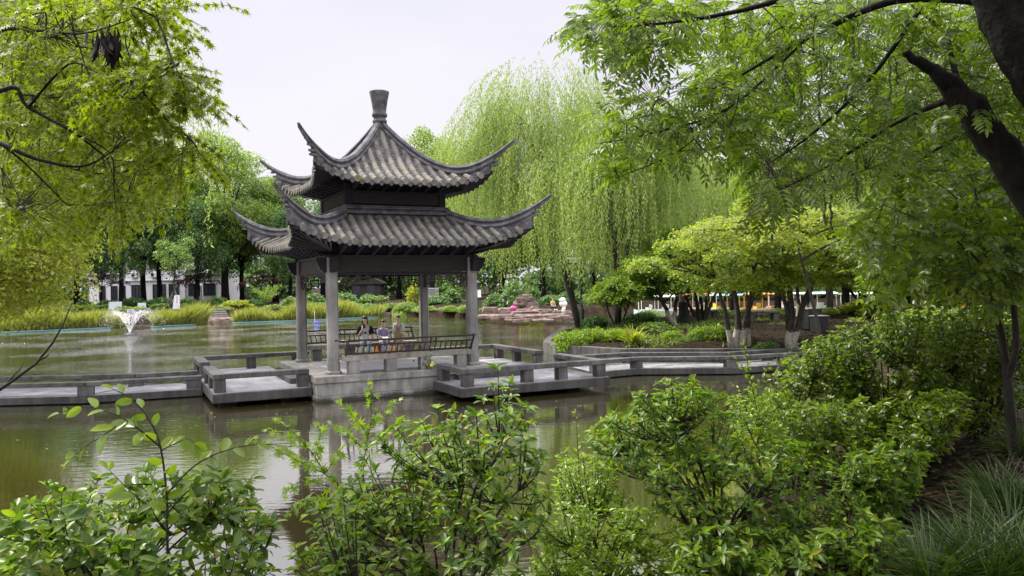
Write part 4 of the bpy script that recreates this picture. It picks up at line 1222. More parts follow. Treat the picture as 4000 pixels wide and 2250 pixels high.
for (u, d, H, Rr, key, lab) in far_list:
    x = px_x(u, d); s = (Rr / 3.8, Rr / 3.8, H / 10); rz = rr_.uniform(0, 6.28)
    if protos[key] is None:
        protos[key] = far_proto(key, lab); put(protos[key], x, d, 0, rz, s)
    else:
        dup(protos[key], (x, d, gz(x, d)), rz, s, lab, G1)
# the wood that closes the view behind them
rng = np.random.default_rng(77)
nw = 260
ang = np.linspace(-.80, .80, nw)
dist = rng.uniform(122, 150, nw)
cen = np.stack([np.tan(ang) * dist, dist, rng.uniform(2, 15, nw)], 1)
cen = np.concatenate([cen, cen + np.array([1.5, 4, -5]) * rng.random((nw, 3))])
cen[:, 2] = np.maximum(cen[:, 2], 2)
V, T = leafy_clumps(rng, cen, rng.uniform(2.2, 4.0, len(cen)), 120000, .85)
wd_ = kind(link('far_wood', npmesh('far_wood', V, T, M['lf_far2'])), 'stuff')
tag(wd_, 'dense green wood closing the view behind the far shore trees', 'wood')

# ------------------------------------------------------------------ far shore: shrubs, reeds
G2 = 'shrubs on the far shore'
sh_list = [ # u, v of the top, depth, width px, kind, label
    (215, 1170, 70, 150, 'M', 'leafy shrub on the far left bank behind the reeds'), (330, 1168, 82, 90, 'D', 'dark shrub under the left wing of the white building'),
    (335, 1200, 76, 120, 'L', 'light green shrub behind the left reed bed'), (420, 1162, 84, 110, 'D', 'dark shrub between the thin trunk and the thick trunk'),
    (400, 1192, 77, 110, 'M', 'rounded green shrub left of the fountain spray'), (505, 1208, 74, 150, 'F', 'feathery pale shrub right behind the fountain'),
    (520, 1150, 86, 110, 'D', 'dark shrub below the building windows'), (625, 1150, 84, 130, 'D', 'big-leaved dark shrub left of the white stone slab'),
    (620, 1195, 78, 90, 'M', 'green shrub left of the leaning stakes'), (735, 1155, 84, 110, 'D', 'dark shrub right of the white stone slab'),
    (720, 1197, 78, 60, 'B', 'blue-green potted plant group by the low bamboo fence'), (835, 1148, 86, 130, 'D', 'dark shrub behind the park bench'),
    (912, 1166, 80, 150, 'Y', 'long clipped yellow-green hedge right of the bench'), (870, 1200, 77, 100, 'F', 'feathery drooping green shrub beside the stone steps'),
    (990, 1160, 84, 110, 'D', 'dark low shrub left of the spiky plant'), (1065, 1190, 78, 130, 'O', 'round olive shrub left of the pavilion column'),
    (1150, 1150, 82, 110, 'M', 'green shrub behind the column on the far left of the pavilion'), (1225, 1140, 83, 130, 'B', 'blue-green hedge seen between the left columns'),
    (1240, 1175, 79, 120, 'M', 'green hedge between the left columns, lower one'), (1345, 1135, 83, 150, 'B', 'blue-green hedge below the small grey house'),
    (1400, 1172, 79, 160, 'M', 'wide clipped green hedge behind the reeds in the pavilion'), (1460, 1140, 84, 130, 'M', 'green hedge right of the wide clipped hedge'),
    (1530, 1185, 80, 100, 'O', 'olive shrub behind the three people'), (1590, 1170, 77, 120, 'O', 'olive shrub left of the back column'),
    (1620, 1095, 80, 95, 'Y', 'bright yellow-green round shrub by the back column'), (1560, 1205, 76, 120, 'O', 'olive shrub overhanging the water behind the girl'),
    (1665, 1200, 75, 130, 'O', 'olive shrub overhanging the water right of the back column'), (1700, 1150, 80, 120, 'B', 'blue-green shrub below the pale leaning trunk'),
    (1760, 1120, 80, 110, 'B', 'blue-green shrub left of the right front column'), (1765, 1185, 72, 110, 'F', 'feathery bright green shrub at the water between the right columns'),
    (1830, 1175, 70, 90, 'F', 'feathery shrub behind the right front column'), (1892, 1190, 67, 70, 'L', 'small green shrub below the lamp with the white panels'),
    (1935, 1130, 72, 100, 'D', 'dark shrub between the lamp and the black sign'), (2010, 1080, 70, 150, 'B', 'big blue-green shrub domed over the pink rock stack'),
    (2080, 1108, 69, 90, 'B', 'smaller blue-green shrub right of the domed one'), (2150, 1140, 74, 110, 'D', 'dark shrub behind the squatting person'),
    (2230, 1120, 78, 130, 'D', 'dark shrub behind the white statue'), (2330, 1130, 80, 140, 'D', 'dark shrub behind the tall lamp post'),
]
for i_, (u, v, k) in enumerate(((2420, 1118, 'D'), (2540, 1112, 'B'), (2660, 1108, 'M'), (2770, 1104, 'D'), (2880, 1112, 'B'), (2990, 1106, 'M'), (3100, 1110, 'D'), (3210, 1100, 'B'), (3320, 1104, 'M'), (3430, 1096, 'D'), (3550, 1100, 'B'), (3670, 1094, 'M'), (3790, 1098, 'D'), (3910, 1092, 'B'), (4030, 1096, 'M'))):
    sh_list.append((u, v, 85.5, 170, k, ['dark bush on the far right shore', 'blue-green bush on the far right shore', 'green bush on the far right shore']['DBM'.index(k)] + ' behind ' + ['the willow trunks', 'the garden rock', 'the first boat on the left', 'the sheaf of trunks', 'the blue-topped boat', 'the orange boat', 'the red-topped boat', 'the boat on bare posts', 'the panelled white boat', 'the forked tree', 'the thick trunk', 'the yellow-edged boat', 'the boat with the orange seat', 'the woman on the path', 'the man at the edge'][i_]))
shp = {}
def sh_proto(k, lab):
    c = {'G': (28, 'lf_nearw', True), 'D': (21, 'lf_far2', False), 'M': (22, 'lf_far', False), 'L': (23, 'lf_far3', False), 'F': (24, 'lf_far3', True), 'B': (25, 'lf_far2', False), 'Y': (26, 'lf_yellow', False), 'O': (27, 'lf_far3', True)}[k]
    return dome_shrub('shrub', c[0], 1.0, 1.0, 2600, .17, c[1], lab, c[2], grp=G2)
for (u, v, d, wpx, k, lab) in sh_list:
    x = px_x(u, d); g = gz(x, d); h = max(.6, ztop(u, v, d) - g); r = wpx / 2 * d / F
    if k not in shp: shp[k] = sh_proto(k, lab); o = shp[k]
    else: o = dup(shp[k], (0, 0, 0), 0, 1, lab, G2)
    put(o, x, d, -.05, rr_.uniform(0, 6.28), (r, r, h))
def reed_bed(lab, line, n, depth, seed):
    n *= 3
    rng = np.random.default_rng(seed)
    l = np.array(line, float); seg = np.linalg.norm(np.diff(l, axis=0), axis=1); cs = np.r_[0, np.cumsum(seg)]
    t = rng.uniform(0, cs[-1], n)
    X = np.interp(t, cs, l[:, 0]); Y = np.interp(t, cs, l[:, 1]) + rng.uniform(.1, depth, n)
    dens = np.sin(X * 1.9) + np.sin(X * .7 + 1) 
    hh = rng.uniform(.6, 1.5, n) * (1 + .22 * dens)
    P_ = np.stack([X, Y, np.full(n, -.1)], 1)
    D = np.stack([rng.normal(size=n) * .22, rng.normal(size=n) * .22, np.ones(n)], 1)
    V, T = leaves(P_, D, rdir(rng, n), hh, rng.uniform(.035, .08, n), TBLADE)
    o = kind(link('reed_bed', npmesh('reed_bed', V, T, M['lf_reed'])), 'stuff'); tag(o, lab, 'reeds')
    m = MB(); pts = [Vector((x, y, .02)) for x, y in line]
    m.tube(pts, .035, 8)
    tag(obj('floating_boom', m, M['boom'], None, smooth=True), 'pale blue floating pipe along the ' + lab.split(' ', 1)[1], 'boom')
M['boom'] = plain('pale blue plastic', (.16, .34, .36), rough=.5)
def wl(u, v): p = onz(u, v, 0); return (p.x, p.y)
reed_bed('yellow-green reed bed left of the fountain', [wl(-150, 1303), wl(0, 1299), wl(250, 1289), wl(432, 1281)], 2600, 2.4, 31)
reed_bed('short yellow-green reed bed right of the fountain', [wl(592, 1277), wl(690, 1272), wl(766, 1268)], 1500, 2.6, 32)
reed_bed('long yellow-green reed bed behind the pavilion', [wl(908, 1262), wl(1100, 1255), wl(1300, 1247), wl(1478, 1238)], 3600, 2.8, 33)

# ------------------------------------------------------------------ far shore: white building, small house, lamps, signs
bd = 104.0
def bx(u): return px_x(u, bd)
B = thing('white_building', 'white two-storey building with dark windows behind the trees on the left', 'building', (bx(600), bd, gz(bx(600), bd)))
bx0 = B.location.x
wm = MB(); x0, x1, x2, x3 = (bx(u) - bx0 for u in (340, 492, 722, 868))
wm.box(((x1 + x2) / 2, 4, 4.1), (x2 - x1, 8, 8.2)); obj('wall', wm, M['wall'], B)
wm = MB(); wm.box(((x0 + x1) / 2 - .01, 4.5, 1.75), (x1 - x0 - .02, 8, 4.3)); obj('wing_wall', wm, M['wall'], B)
wm = MB(); wm.box(((x2 + x3) / 2 + .01, 4.4, 1.7), (x3 - x2 - .02, 8, 4.0)); obj('wing_wall', wm, M['wall'], B)
rm = MB(); rm.box(((x1 + x2) / 2, 3.9, 8.32), (x2 - x1 + .8, 8.8, .22)); obj('roof', rm, M['concrete'], B)
for a, b_, z in ((x0, x1, 3.98), (x2, x3, 3.78)):
    rm = MB(); rm.box(((a + b_) / 2, 4.2, z), (b_ - a - .05, 8.4, .16)); obj('wing_roof', rm, M['wall'], B)
def window(u0, u1, z0, z1, yf, bars=3):
    a, b_ = bx(u0) - bx0, bx(u1) - bx0
    f = MB(); cx = (a + b_) / 2; w_ = b_ - a; hh = z1 - z0; cz = (z0 + z1) / 2
    f.box((a + .05, yf - .05, cz), (.1, .12, hh)); f.box((b_ - .05, yf - .05, cz), (.1, .12, hh)); f.box((cx, yf - .05, z0 + .05), (w_ - .2, .12, .1)); f.box((cx, yf - .05, z1 - .05), (w_ - .2, .12, .1))
    for i in range(1, bars): f.box((a + w_ * i / bars, yf - .05, cz), (.07, .10, hh - .2))
    f.box((cx, yf - .045, z1 - hh * .3), (w_ - .2, .09, .07))
    fo = obj('window_frame', f, M['metal_dark'], B)
    g = MB(); g.box((cx, yf - .012, cz), (w_ - .2, .02, hh - .2)); obj('window_pane', g, M['glass'], fo)
for u0, u1 in ((514, 556), (597, 648), (660, 700)): window(u0, u1, .55, 2.5, 0)
for u0, u1 in ((502, 556), (586, 640), (655, 712)): window(u0, u1, 4.5, 6.6, 0, 4)
for u0, u1 in ((380, 405), (426, 452), (462, 484)): window(u0, u1, .5, 2.4, .5)
for u0, u1 in ((732, 766), (790, 838)): window(u0, u1, .9, 2.5, .4)
for u in (529, 605): 
    m = MB(); m.box((bx(u) - bx0, -.2, 3.75), (.85, .38, .62)); ac = obj('air_conditioner', m, M['white'], B, bevel=.03)
    m = MB(); m.tube([(bx(u) - bx0 - .12, -.39, 3.75), (bx(u) - bx0 - .12, -.41, 3.75)], .22, 14); obj('fan_grille', m, M['metal_dark'], ac)
m = MB(); m.box(((x1 + x2) / 2, -.08, 3.02), (x2 - x1 - .1, .2, .1)); obj('ledge', m, M['wall'], B)
hd = 98.0; hx = px_x(1430, hd)
Hs = thing('small_house', 'small dark park house with dark gabled roof glimpsed under the pavilion beam', 'house', (hx, hd, gz(hx, hd)))
m = MB(); m.box((0, 1.5, 1.0), (3.6, 3, 2.1)); obj('wall', m, M['barkgrey'], Hs)
m = MB(); m.prism([(-2.0, 2.0), (2.2, 2.0), (2.25, 2.1), (1.0, 2.75), (.8, 2.75), (-2.05, 2.1)], 0, 3.4, Matrix(((1, 0, 0, 0), (0, 0, 1, -.2), (0, 1, 0, 0), (0, 0, 0, 1)))); obj('roof', m, M['barkgrey'], Hs)
for x in (-1.2, .6): m = MB(); m.box((x, -.02, 1.1), (.9, .06, 1.5)); obj('window', m, M['glass'], Hs)
fx_, fd = px_x(1690, 84), 84
Fe = thing('metal_fence', 'short white metal railing between the back column and the pale leaning trunk', 'fence', (fx_, fd, gz(fx_, fd) + .6))
m = MB()
for z in (.05, .9): m.bar((-.65, 0, z), (.65, 0, z), .05, .05)
for i in range(13): m.bar((-.6 + .1 * i, 0, .05), (-.6 + .1 * i, 0, .9), .025, .025, (0, 1, 0))
obj('railing', m, M['white'], Fe)
m = MB(); m.box((0, 0, -.4), (1.4, .25, .85)); obj('base_wall', m, M['concrete'], Fe)
bfx = [wl(1475, 1242), wl(1540, 1240)]
Bf = thing('bamboo_fence', 'low slanted bamboo rail on the slope behind the girl in the pavilion', 'fence', (px_x(1510, 80), 80, gz(px_x(1510, 80), 80)))
m = MB(); m.bar((-1.8, 0, .35), (1.8, 0, .75), .05, .05); m.bar((-1.8, 0, .05), (1.8, 0, .45), .05, .05)
for i in range(15): m.bar((-1.75 + .25 * i, 0, .0 + .027 * i), (-1.65 + .25 * i, 0, .42 + .027 * i), .03, .03, (0, 1, 0))
obj('rails', m, M['woodgrey'], Bf)
def lantern(u, vb, d, vt, lab, panels=False):
    x = px_x(u, d); g = gz(x, d); h = ztop(u, vt, d) - g
    o = thing('lamp_post', lab, 'lamp', (x, d, g))
    m = MB(); m.tube([(0, 0, 0), (0, 0, h - .55)], [.06, .045], 8); obj('pole', m, M['greenmetal'], o)
    m = MB(); m.lathe([(.11, h - .55), (.15, h - .52), (.16, h - .2), (.12, h - .18)], 6); obj('glass', m, M['white'] if not panels else M['metal_dark'], o)
    m = MB(); m.lathe([(.27, h - .18), (.25, h - .14), (.08, h - .03), (.04, h)], 8); obj('cap', m, M['metal_dark'], o)
    if panels:
        for s_ in (-1, 1):
            m = MB(); m.box((s_ * .14, -.07, h - 1.05), (.245, .03, .60)); obj('sign_panel', m, M['white'], o)
    return o
lantern(1866, 1240, 64, 1096, 'green lamp post carrying two white panels beside the right front column', True)
lantern(967, 1170, 86, 1100, 'slim park lamp with square lantern left of the pavilion')
lantern(786, 1170, 88, 1097, 'park lamp with lantern before the right wing of the white building')
M['signwhite'] = plain('sign white', (.66, .70, .70), rough=.5)
M['signblue'] = plain('sign print', (.16, .28, .36), rough=.6)
def sign(u, v, d, wpx, hpx, lab, lines=2, col='signwhite', ink='signblue', cat='sign', posts=2):
    x = px_x(u, d); g = gz(x, d); zc = ztop(u, v, d); w_, h_ = wpx * d / F, hpx * d / F
    o = thing('sign_board', lab, cat, (x, d, g))
    m = MB(); m.box((0, 0, zc - g), (w_, .06, h_)); bo = obj('board', m, M[col], o)
    for i in range(lines):
        m = MB(); m.box((0, -.034, zc - g + h_ * (.22 - .4 * i / max(1, lines - 1) if lines > 1 else 0)), (w_ * .62, .006, h_ * .10)); obj('lettering', m, M[ink], bo)
    for s_ in ((-1, 1) if posts == 2 else (0,)):
        m = MB(); m.bar((s_ * w_ * .36, .05, 0), (s_ * w_ * .36, .05, zc - g), .06, .06, (0, 1, 0)); obj('post', m, M['metal_dark'], o)
sign(449, 1194, 75, 50, 30, 'wide white notice board half hidden by shrubs left of the fountain', 0)
sign(553, 1196, 76, 32, 26, 'small square white notice board above the fountain', 1)
sign(764, 1210, 73, 27, 17, 'blue-edged white notice board beside the stone steps', 2, posts=1)
sign(1146, 1198, 74, 25, 15, 'plain white notice board beside the left rear column', 0)
sign(508, 1215, 71, 24, 14, 'small brown and white plate behind the fountain spray', 2, 'signwhite', 'beam')
sign(1964, 1173, 65, 17, 15, 'black notice board with white marks left of the rock stack', 2, 'metal_dark', 'white')
sd_ = 76; x = px_x(687, sd_); g = gz(x, sd_)
so_ = thing('stone_slab', 'tall white standing stone slab with three carved characters behind the stakes', 'monument', (x, sd_, g))
m = MB(); m.prism([(-.33, 0), (.33, 0), (.33, 1.28), (.30, 1.34), (-.1, 1.34), (-.14, 1.28)], -.08, .08, Matrix(((1, 0, 0, 0), (0, 0, -1, 0), (0, 1, 0, 0), (0, 0, 0, 1)))); obj('slab', m, M['wall'], so_)
for i in range(3):
    m = MB(); zc = 1.12 - .22 * i
    for (cx, cz, w_, h_) in ((0, .05, .12, .02), (0, -.05, .12, .02), (0, 0, .02, .13), (-.045, 0, .02, .08), (.05, -.01, .02, .07)): m.box((.12 + cx, -.083, zc + cz), (w_, .008, h_))
    obj('carved_character', m, M['metal_dark'], so_)
# propped young tree
x = px_x(682, 78); pt_ = thing('propped_tree', 'thin young tree held by crossed wooden stakes in front of the building', 'tree', (x, 78, gz(x, 78)))
m = MB(); m.tube([(0, 0, 0), (-.05, 0, 2), (.08, 0, 4), (0, 0, 5.6)], [.11, .10, .08, .04], 7)
for a in range(9): m.tube(bez((0, 0, 3 + .25 * a), (math.cos(a * 2.4) * .6, math.sin(a * 2.4) * .6, 3.6 + .25 * a), (math.cos(a * 2.4) * 1.3, math.sin(a * 2.4) * 1.3, 3.9 + .3 * a), 5), [.04, .03, .02, .012, .006], 5)
obj('trunk', m, M['barkgrey'], pt_, smooth=True)
for e in ((-1.0, -.2), (.7, -.5), (-.9, .7)):
    m = MB(); m.bar((e[0], e[1], 0), (-e[0] * .25, -e[1] * .25, 2.3), .09, .09); obj('stake', m, M['woodgrey'], pt_)
rng = np.random.default_rng(8); cen = np.array([(math.cos(a * 2.4) * 1.2, math.sin(a * 2.4) * 1.2, 3.9 + .32 * a) for a in range(9)])
V, T = leafy_clumps(rng, cen, np.full(9, .75), 1500, .25); link('crown', npmesh('crown', V, T, M['lf_far']), None, pt_)
# bench on the far shore
x = px_x(797, 80); pb = thing('park_bench', 'grey slatted park bench on the far shore above the stone steps', 'bench', (x, 80, gz(x, 80) + .1))
m = MB(); [m.box((0, -.2 + .13 * i, .44), (1.25, .10, .04)) for i in range(4)]; obj('seat', m, M['woodgrey'], pb)
m = MB(); [m.box((0, .28, .62 + .14 * i), (1.25, .04, .10)) for i in range(3)]; obj('backrest', m, M['woodgrey'], pb)
for s_ in (-1, 1): m = MB(); m.box((s_ * .55, 0, .2), (.06, .5, .42)); m.bar((s_ * .55, .27, .4), (s_ * .55, .30, 1.0), .05, .05, (0, 1, 0)); obj('leg', m, M['metal_dark'], pb)
# dark red maples in front of the building
for (u, d, h, lab) in ((395, 88, 4.4, 'small dark red maple before the left wing of the white building'), (760, 90, 4.4, 'small dark red maple before the right wing of the white building'), (1020, 90, 4.0, 'dark red-brown maple left of the pavilion column')):
    x = px_x(u, d)
    pads = [(math.cos(a * 2.4) * .5 * (a ** .6), math.sin(a * 2.4) * .5 * (a ** .6), h - .25 - .17 * a, .8 + .05 * a) for a in range(10)]
    put(pad_maple('red_maple', int(u), [(0, 0, -.2, 0, h * .4, .4, 0, h * .8, .09), (0, 0, .3, 0, h * .4, -.6, .2, h * .75, .08)], pads, 'lf_maple_r', lab, 1800, .2, 'bark'), x, d)
# spiky tall plant
x = px_x(1040, 79)
rng = np.random.default_rng(4); sp1 = thing('spiky_plant', 'tall plant with spreading feathery spikes left of the pavilion column', 'plant', (x, 79, gz(x, 79)))
m = MB(); Ps, Ds = [], []
for a in range(13):
    az = a * 2.4; ln = rng.uniform(1.6, 2.6); tp = np.array([math.cos(az) * ln * .62, math.sin(az) * ln * .62, ln * .9])
    p = bez((0, 0, 0), tp * np.array([.2, .2, .7]), tp, 9); m.tube(p, [.03 - .003 * i for i in range(9)], 4, cap=False)
    for k in range(60):
        u_ = rng.uniform(.3, 1); i = min(7, int(u_ * 8)); Ps.append(p[i] + (p[i + 1] - p[i]) * (u_ * 8 - i)); Ds.append(rng.normal(size=3) + (p[8] - p[0]) * .5)
obj('stems', m, M['stemgreen'], sp1)
V, T = leaves(np.array(Ps), np.array(Ds), rdir(rng, len(Ps)), .3, .07, T4); link('foliage', npmesh('foliage', V, T, M['lf_far3']), None, sp1)

# ------------------------------------------------------------------ fountain, buoy
fp = onz(507, 1309, 0)
Fo = thing('fountain', 'floating fountain throwing white jets of water in the pond on the left', 'fountain', fp)
m = MB(); m.lathe([(.30, -.1), (.42, .0), (.42, .05), (.2, .10), (.06, .16)], 18); obj('float', m, M['metal_dark'], Fo)
def spray_mat():
    mm, t, out = newmat('falling water')
    p = nd(t, 'ShaderNodeBsdfPrincipled', i_Roughness=.2); p.inputs['Base Color'].default_value = (.9, .91, .93, 1)
    tr = nd(t, 'ShaderNodeBsdfTransparent'); mx = nd(t, 'ShaderNodeMixShader'); mx.inputs[0].default_value = .34
    tl = nd(t, 'ShaderNodeBsdfTranslucent'); tl.inputs[0].default_value = (.9, .91, .93, 1)
    m2 = nd(t, 'ShaderNodeMixShader'); m2.inputs[0].default_value = .45
    t.links.new(p.outputs[0], m2.inputs[1]); t.links.new(tl.outputs[0], m2.inputs[2])
    t.links.new(tr.outputs[0], mx.inputs[1]); t.links.new(m2.outputs[0], mx.inputs[2]); t.links.new(mx.outputs[0], out.inputs[0])
    return mm
M['spray'] = spray_mat()
rng = np.random.default_rng(9)
for k in range(9):
    az = 2 * PI * k / 9 + .25; reach = rng.uniform(1.5, 2.3); h = rng.uniform(1.15, 1.5)
    t_ = np.linspace(0, 1, 26); rr2 = reach * t_; z = .12 + 4 * h * t_ * (1 - t_ * .93)
    pts = np.stack([np.cos(az) * rr2, np.sin(az) * rr2, z], 1)
    m = MB(); cut = 15
    m.tube(pts[:cut], [.014 - .0005 * i for i in range(cut)], 5, cap=False)
    for i in range(340):
        f_ = rng.uniform(.15, 1.0); q = np.array([np.interp(f_, t_, pts[:, j]) for j in range(3)]) + rng.normal(size=3) * (.015 + .16 * f_)
        if q[2] < 0: continue
        r_ = rng.uniform(.006, .016) * (1.25 - .5 * f_)
        m.add([(r_, 0, 0), (-r_, 0, 0), (0, r_, 0), (0, -r_, 0), (0, 0, r_ * 1.6), (0, 0, -r_ * 1.6)], [(0, 2, 4), (2, 1, 4), (1, 3, 4), (3, 0, 4), (2, 0, 5), (1, 2, 5), (3, 1, 5), (0, 3, 5)], Matrix.Translation(q))
    obj('water_jet', m, M['spray'], Fo)
bp_ = onz(1237, 1262, 0)
bu = thing('buoy', 'small blue float with a thin upright pole behind the left columns', 'buoy', bp_)
m = MB(); m.lathe([(.15, -.08), (.21, .02), (.20, .09), (.14, .11)], 16); obj('float', m, plain('blue plastic', (.06, .07, .55)), bu)
m = MB(); m.ellipsoid((.02, 0, .13), (.08, .08, .05)); obj('top', m, plain('red plastic', (.35, .05, .12)), bu)
m = MB(); m.tube([(-.15, 0, .05), (-.16, 0, 1.0)], .018, 6); obj('pole', m, M['white'], bu)

# ------------------------------------------------------------------ pink rocks, statue, small figure
def rock(name, loc, s, seed, mat, lab, grp, rz=0.0, cat='rock'):
    rng = np.random.default_rng(seed)
    bm_ = MB(); n = 14; layers = 5; prof = []
    base = rng.uniform(.78, 1.12, n)
    vs = []; fs = []
    for l in range(layers):
        f_ = l / (layers - 1); sh = 1 - .16 * (f_ ** 3) - .14 * (l == 0) + rng.uniform(-.06, .06)
        for k in range(n):
            a = 2 * PI * k / n; q = base[k] * sh * rng.uniform(.92, 1.05)
            sx2 = abs(math.cos(a)) ** .6 * math.copysign(1, math.cos(a)); sy2 = abs(math.sin(a)) ** .6 * math.copysign(1, math.sin(a))
            vs.append((sx2 * q * s[0], sy2 * q * s[1], f_ * s[2] + rng.uniform(-.05, .05) * s[2] * (0 < l)))
    for l in range(layers - 1):
        for k in range(n): fs.append((l * n + k, l * n + (k + 1) % n, (l + 1) * n + (k + 1) % n, (l + 1) * n + k))
    vs.append((0, 0, s[2] * 1.04)); e = len(vs) - 1
    for k in range(n): fs.append(((layers - 1) * n + k, (layers - 1) * n + (k + 1) % n, e))
    fs.append(tuple(range(n))[::-1]); bm_.add(vs, fs)
    o = obj(name, bm_, M[mat]); o.location = loc; o.rotation_euler = (0, 0, rz); tag(o, lab, cat, grp)
    return o
G3 = 'pink sandstone slabs on the far shore'
rk = [ # u, v of the top, depth, width px, height m
    (1912, 1201, 60, 60, .75, 'big two-layered pink slab at the left end of the rocks'), (1900, 1228, 59, 75, .32, 'low pink slab under the left block'),
    (1975, 1203, 61, 62, .65, 'pink block below the black notice board'), (1962, 1227, 58, 90, .45, 'wide pink slab with a cracked front face'),
    (2045, 1208, 60, 70, .55, 'pink slab under the rock stack'), (2050, 1216, 58.5, 110, .5, 'long flat pink terrace slab in the middle'),
    (2120, 1208, 60, 90, .5, 'flat pink slab under the squatting person'), (2180, 1213, 60, 90, .5, 'flat pink slab left of the statue'),
    (2070, 1228, 57.5, 120, .40, 'long pale pink step slab'), (2150, 1226, 57.2, 100, .42, 'pale slab in front of the statue'),
    (2220, 1222, 58, 70, .5, 'brown slab under the statue'), (2010, 1240, 56.5, 70, .25, 'pale flat slab at the water edge, left one'),
    (2040, 1246, 56, 90, .22, 'low pale slab reaching into the water'), (2120, 1246, 55.6, 80, .2, 'low slab behind the yellow grass'),
    (2165, 1235, 56.2, 60, .42, 'round grey-pink boulder near the water'), (2200, 1232, 56.5, 50, .45, 'brown boulder right of the round one')]
for i, (u, v, d, wpx, h, lab) in enumerate(rk):
    z = ztop(u, v, d); w_ = wpx * d / F
    rock('rock_slab', (px_x(u, d), d, z - h), (w_ * .58, w_ * .42, h), 40 + i, 'sandstone', lab, G3, rr_.uniform(-.2, .2))
for i, (u, v, wpx, h, lab) in enumerate(((2050, 1152, 60, .55, 'topmost block of the tall rock stack'), (2046, 1170, 82, .5, 'second block of the tall rock stack'), (2075, 1180, 60, .5, 'right shoulder block of the tall rock stack'),
        (2025, 1192, 55, .45, 'left lower block of the tall rock stack'), (2075, 1195, 66, .5, 'right lower block of the tall rock stack'), (2048, 1188, 40, .7, 'core block of the tall rock stack'))):
    d = 65; z = ztop(u, v, d); w_ = wpx * d / F
    rock('stack_rock', (px_x(u, d), d + .3 * (i % 2), z - h), (w_ * .55, w_ * .4, h), 70 + i, 'sandstone', lab, 'stacked rocks of the grotto', .3 * i)
for i, (u, v, d, wpx, h, lab) in enumerate(((812, 1242, 71, 100, .45, 'brown shore rock left of the steps between the reed beds'), (872, 1240, 71.5, 80, .45, 'brown shore rock right of the steps between the reed beds'), (1500, 1222, 77, 50, .5, 'pinkish shore rock at the right end of the long reed bed'), (1535, 1224, 77.5, 36, .5, 'smaller pinkish shore rock behind the girl'))):
    z = ztop(u, v, d); w_ = wpx * d / F
    rock('shore_rock', (px_x(u, d), d, z - h), (w_ * .55, w_ * .4, h), 90 + i, 'sandstone', lab, 'rocks on the far bank', .2 * i)
for i in range(4):
    m = MB(); d = 72.2 + .6 * i; z = .35 + .19 * i; m.box((0, 0, 0), (3.0 - .15 * i, .7, .2)); o = obj('stone_step', m, M['rockgrey'], bevel=.03); o.location = (px_x(822, d), d, z)
    tag(o, ['lowest', 'second lowest', 'second highest', 'highest'][i] + ' stone step on the bank below the park bench', 'step', 'stone steps on the far bank')
sx0 = px_x(2200, 58.2); sz0 = ztop(2200, 1222, 58)
st = thing('bird_statue', 'white crane statue on the right end of the pink rocks', 'statue', (sx0, 58, sz0 - .02))
m = MB(); m.tube([(0, 0, 0), (-.02, 0, .25), (.05, 0, .5)], [.16, .13, .12], 10); obj('pedestal', m, M['white'], st, smooth=True)
m = MB(); m.ellipsoid((-.02, 0, .68), (.30, .17, .24), 14, 9); m.tube([(-.15, 0, .75), (-.24, 0, .95), (-.10, 0, 1.08), (.05, 0, 1.06), (.12, 0, .98)], [.12, .085, .07, .07, .03], 10); obj('body', m, M['white'], st, smooth=True)
m = MB(); m.ellipsoid((-.1, -.1, .95), (.25, .05, .16), 12, 8); obj('wing', m, M['white'], st, smooth=True)
sq, _ = person('person in yellow top and dark trousers squatting on the pink rocks', Vector((px_x(2157, 60), 59.8, ztop(2157, 1211, 60))), .5, .85, .20, dict(shirt=cloth('yellow top', (.55, .38, .08)), trousers=M['navy']),
    (((-.21, -.10, .25), (-.10, -.25, .15)), ((.21, -.1, .25), (.1, -.25, .15))), (0, .5), 'short')
m = MB(); m.ellipsoid((0, 0, .16), (.27, .2, .2), 12, 8); m.tube([(-.12, 0, .3), (0, 0, .42), (.12, 0, .3)], .025, 6); o = obj('pink_bag', m, plain('magenta cloth', (.5, .05, .22)), smooth=True)
o.location = (px_x(2003, 59.5), 59.3, ztop(2003, 1213, 59.5)); tag(o, 'magenta bag lying on the pink rocks', 'bag')
rng = np.random.default_rng(61); n = 260
c0 = onz(2075, 1247, .1)
P_ = np.array(c0) + np.stack([rng.uniform(-.9, .9, n), rng.uniform(-.3, .3, n), np.zeros(n)], 1)
V, T = leaves(P_, rng.normal(size=(n, 3)) * .35 + np.array([0, 0, 1]), rdir(rng, n), rng.uniform(.25, .5, n), .04, TBLADE)
yg = kind(link('yellow_grass', npmesh('yellow_grass', V, T, M['lf_yellow'])), 'stuff'); tag(yg, 'yellow grass growing at the foot of the pink rocks', 'grass')

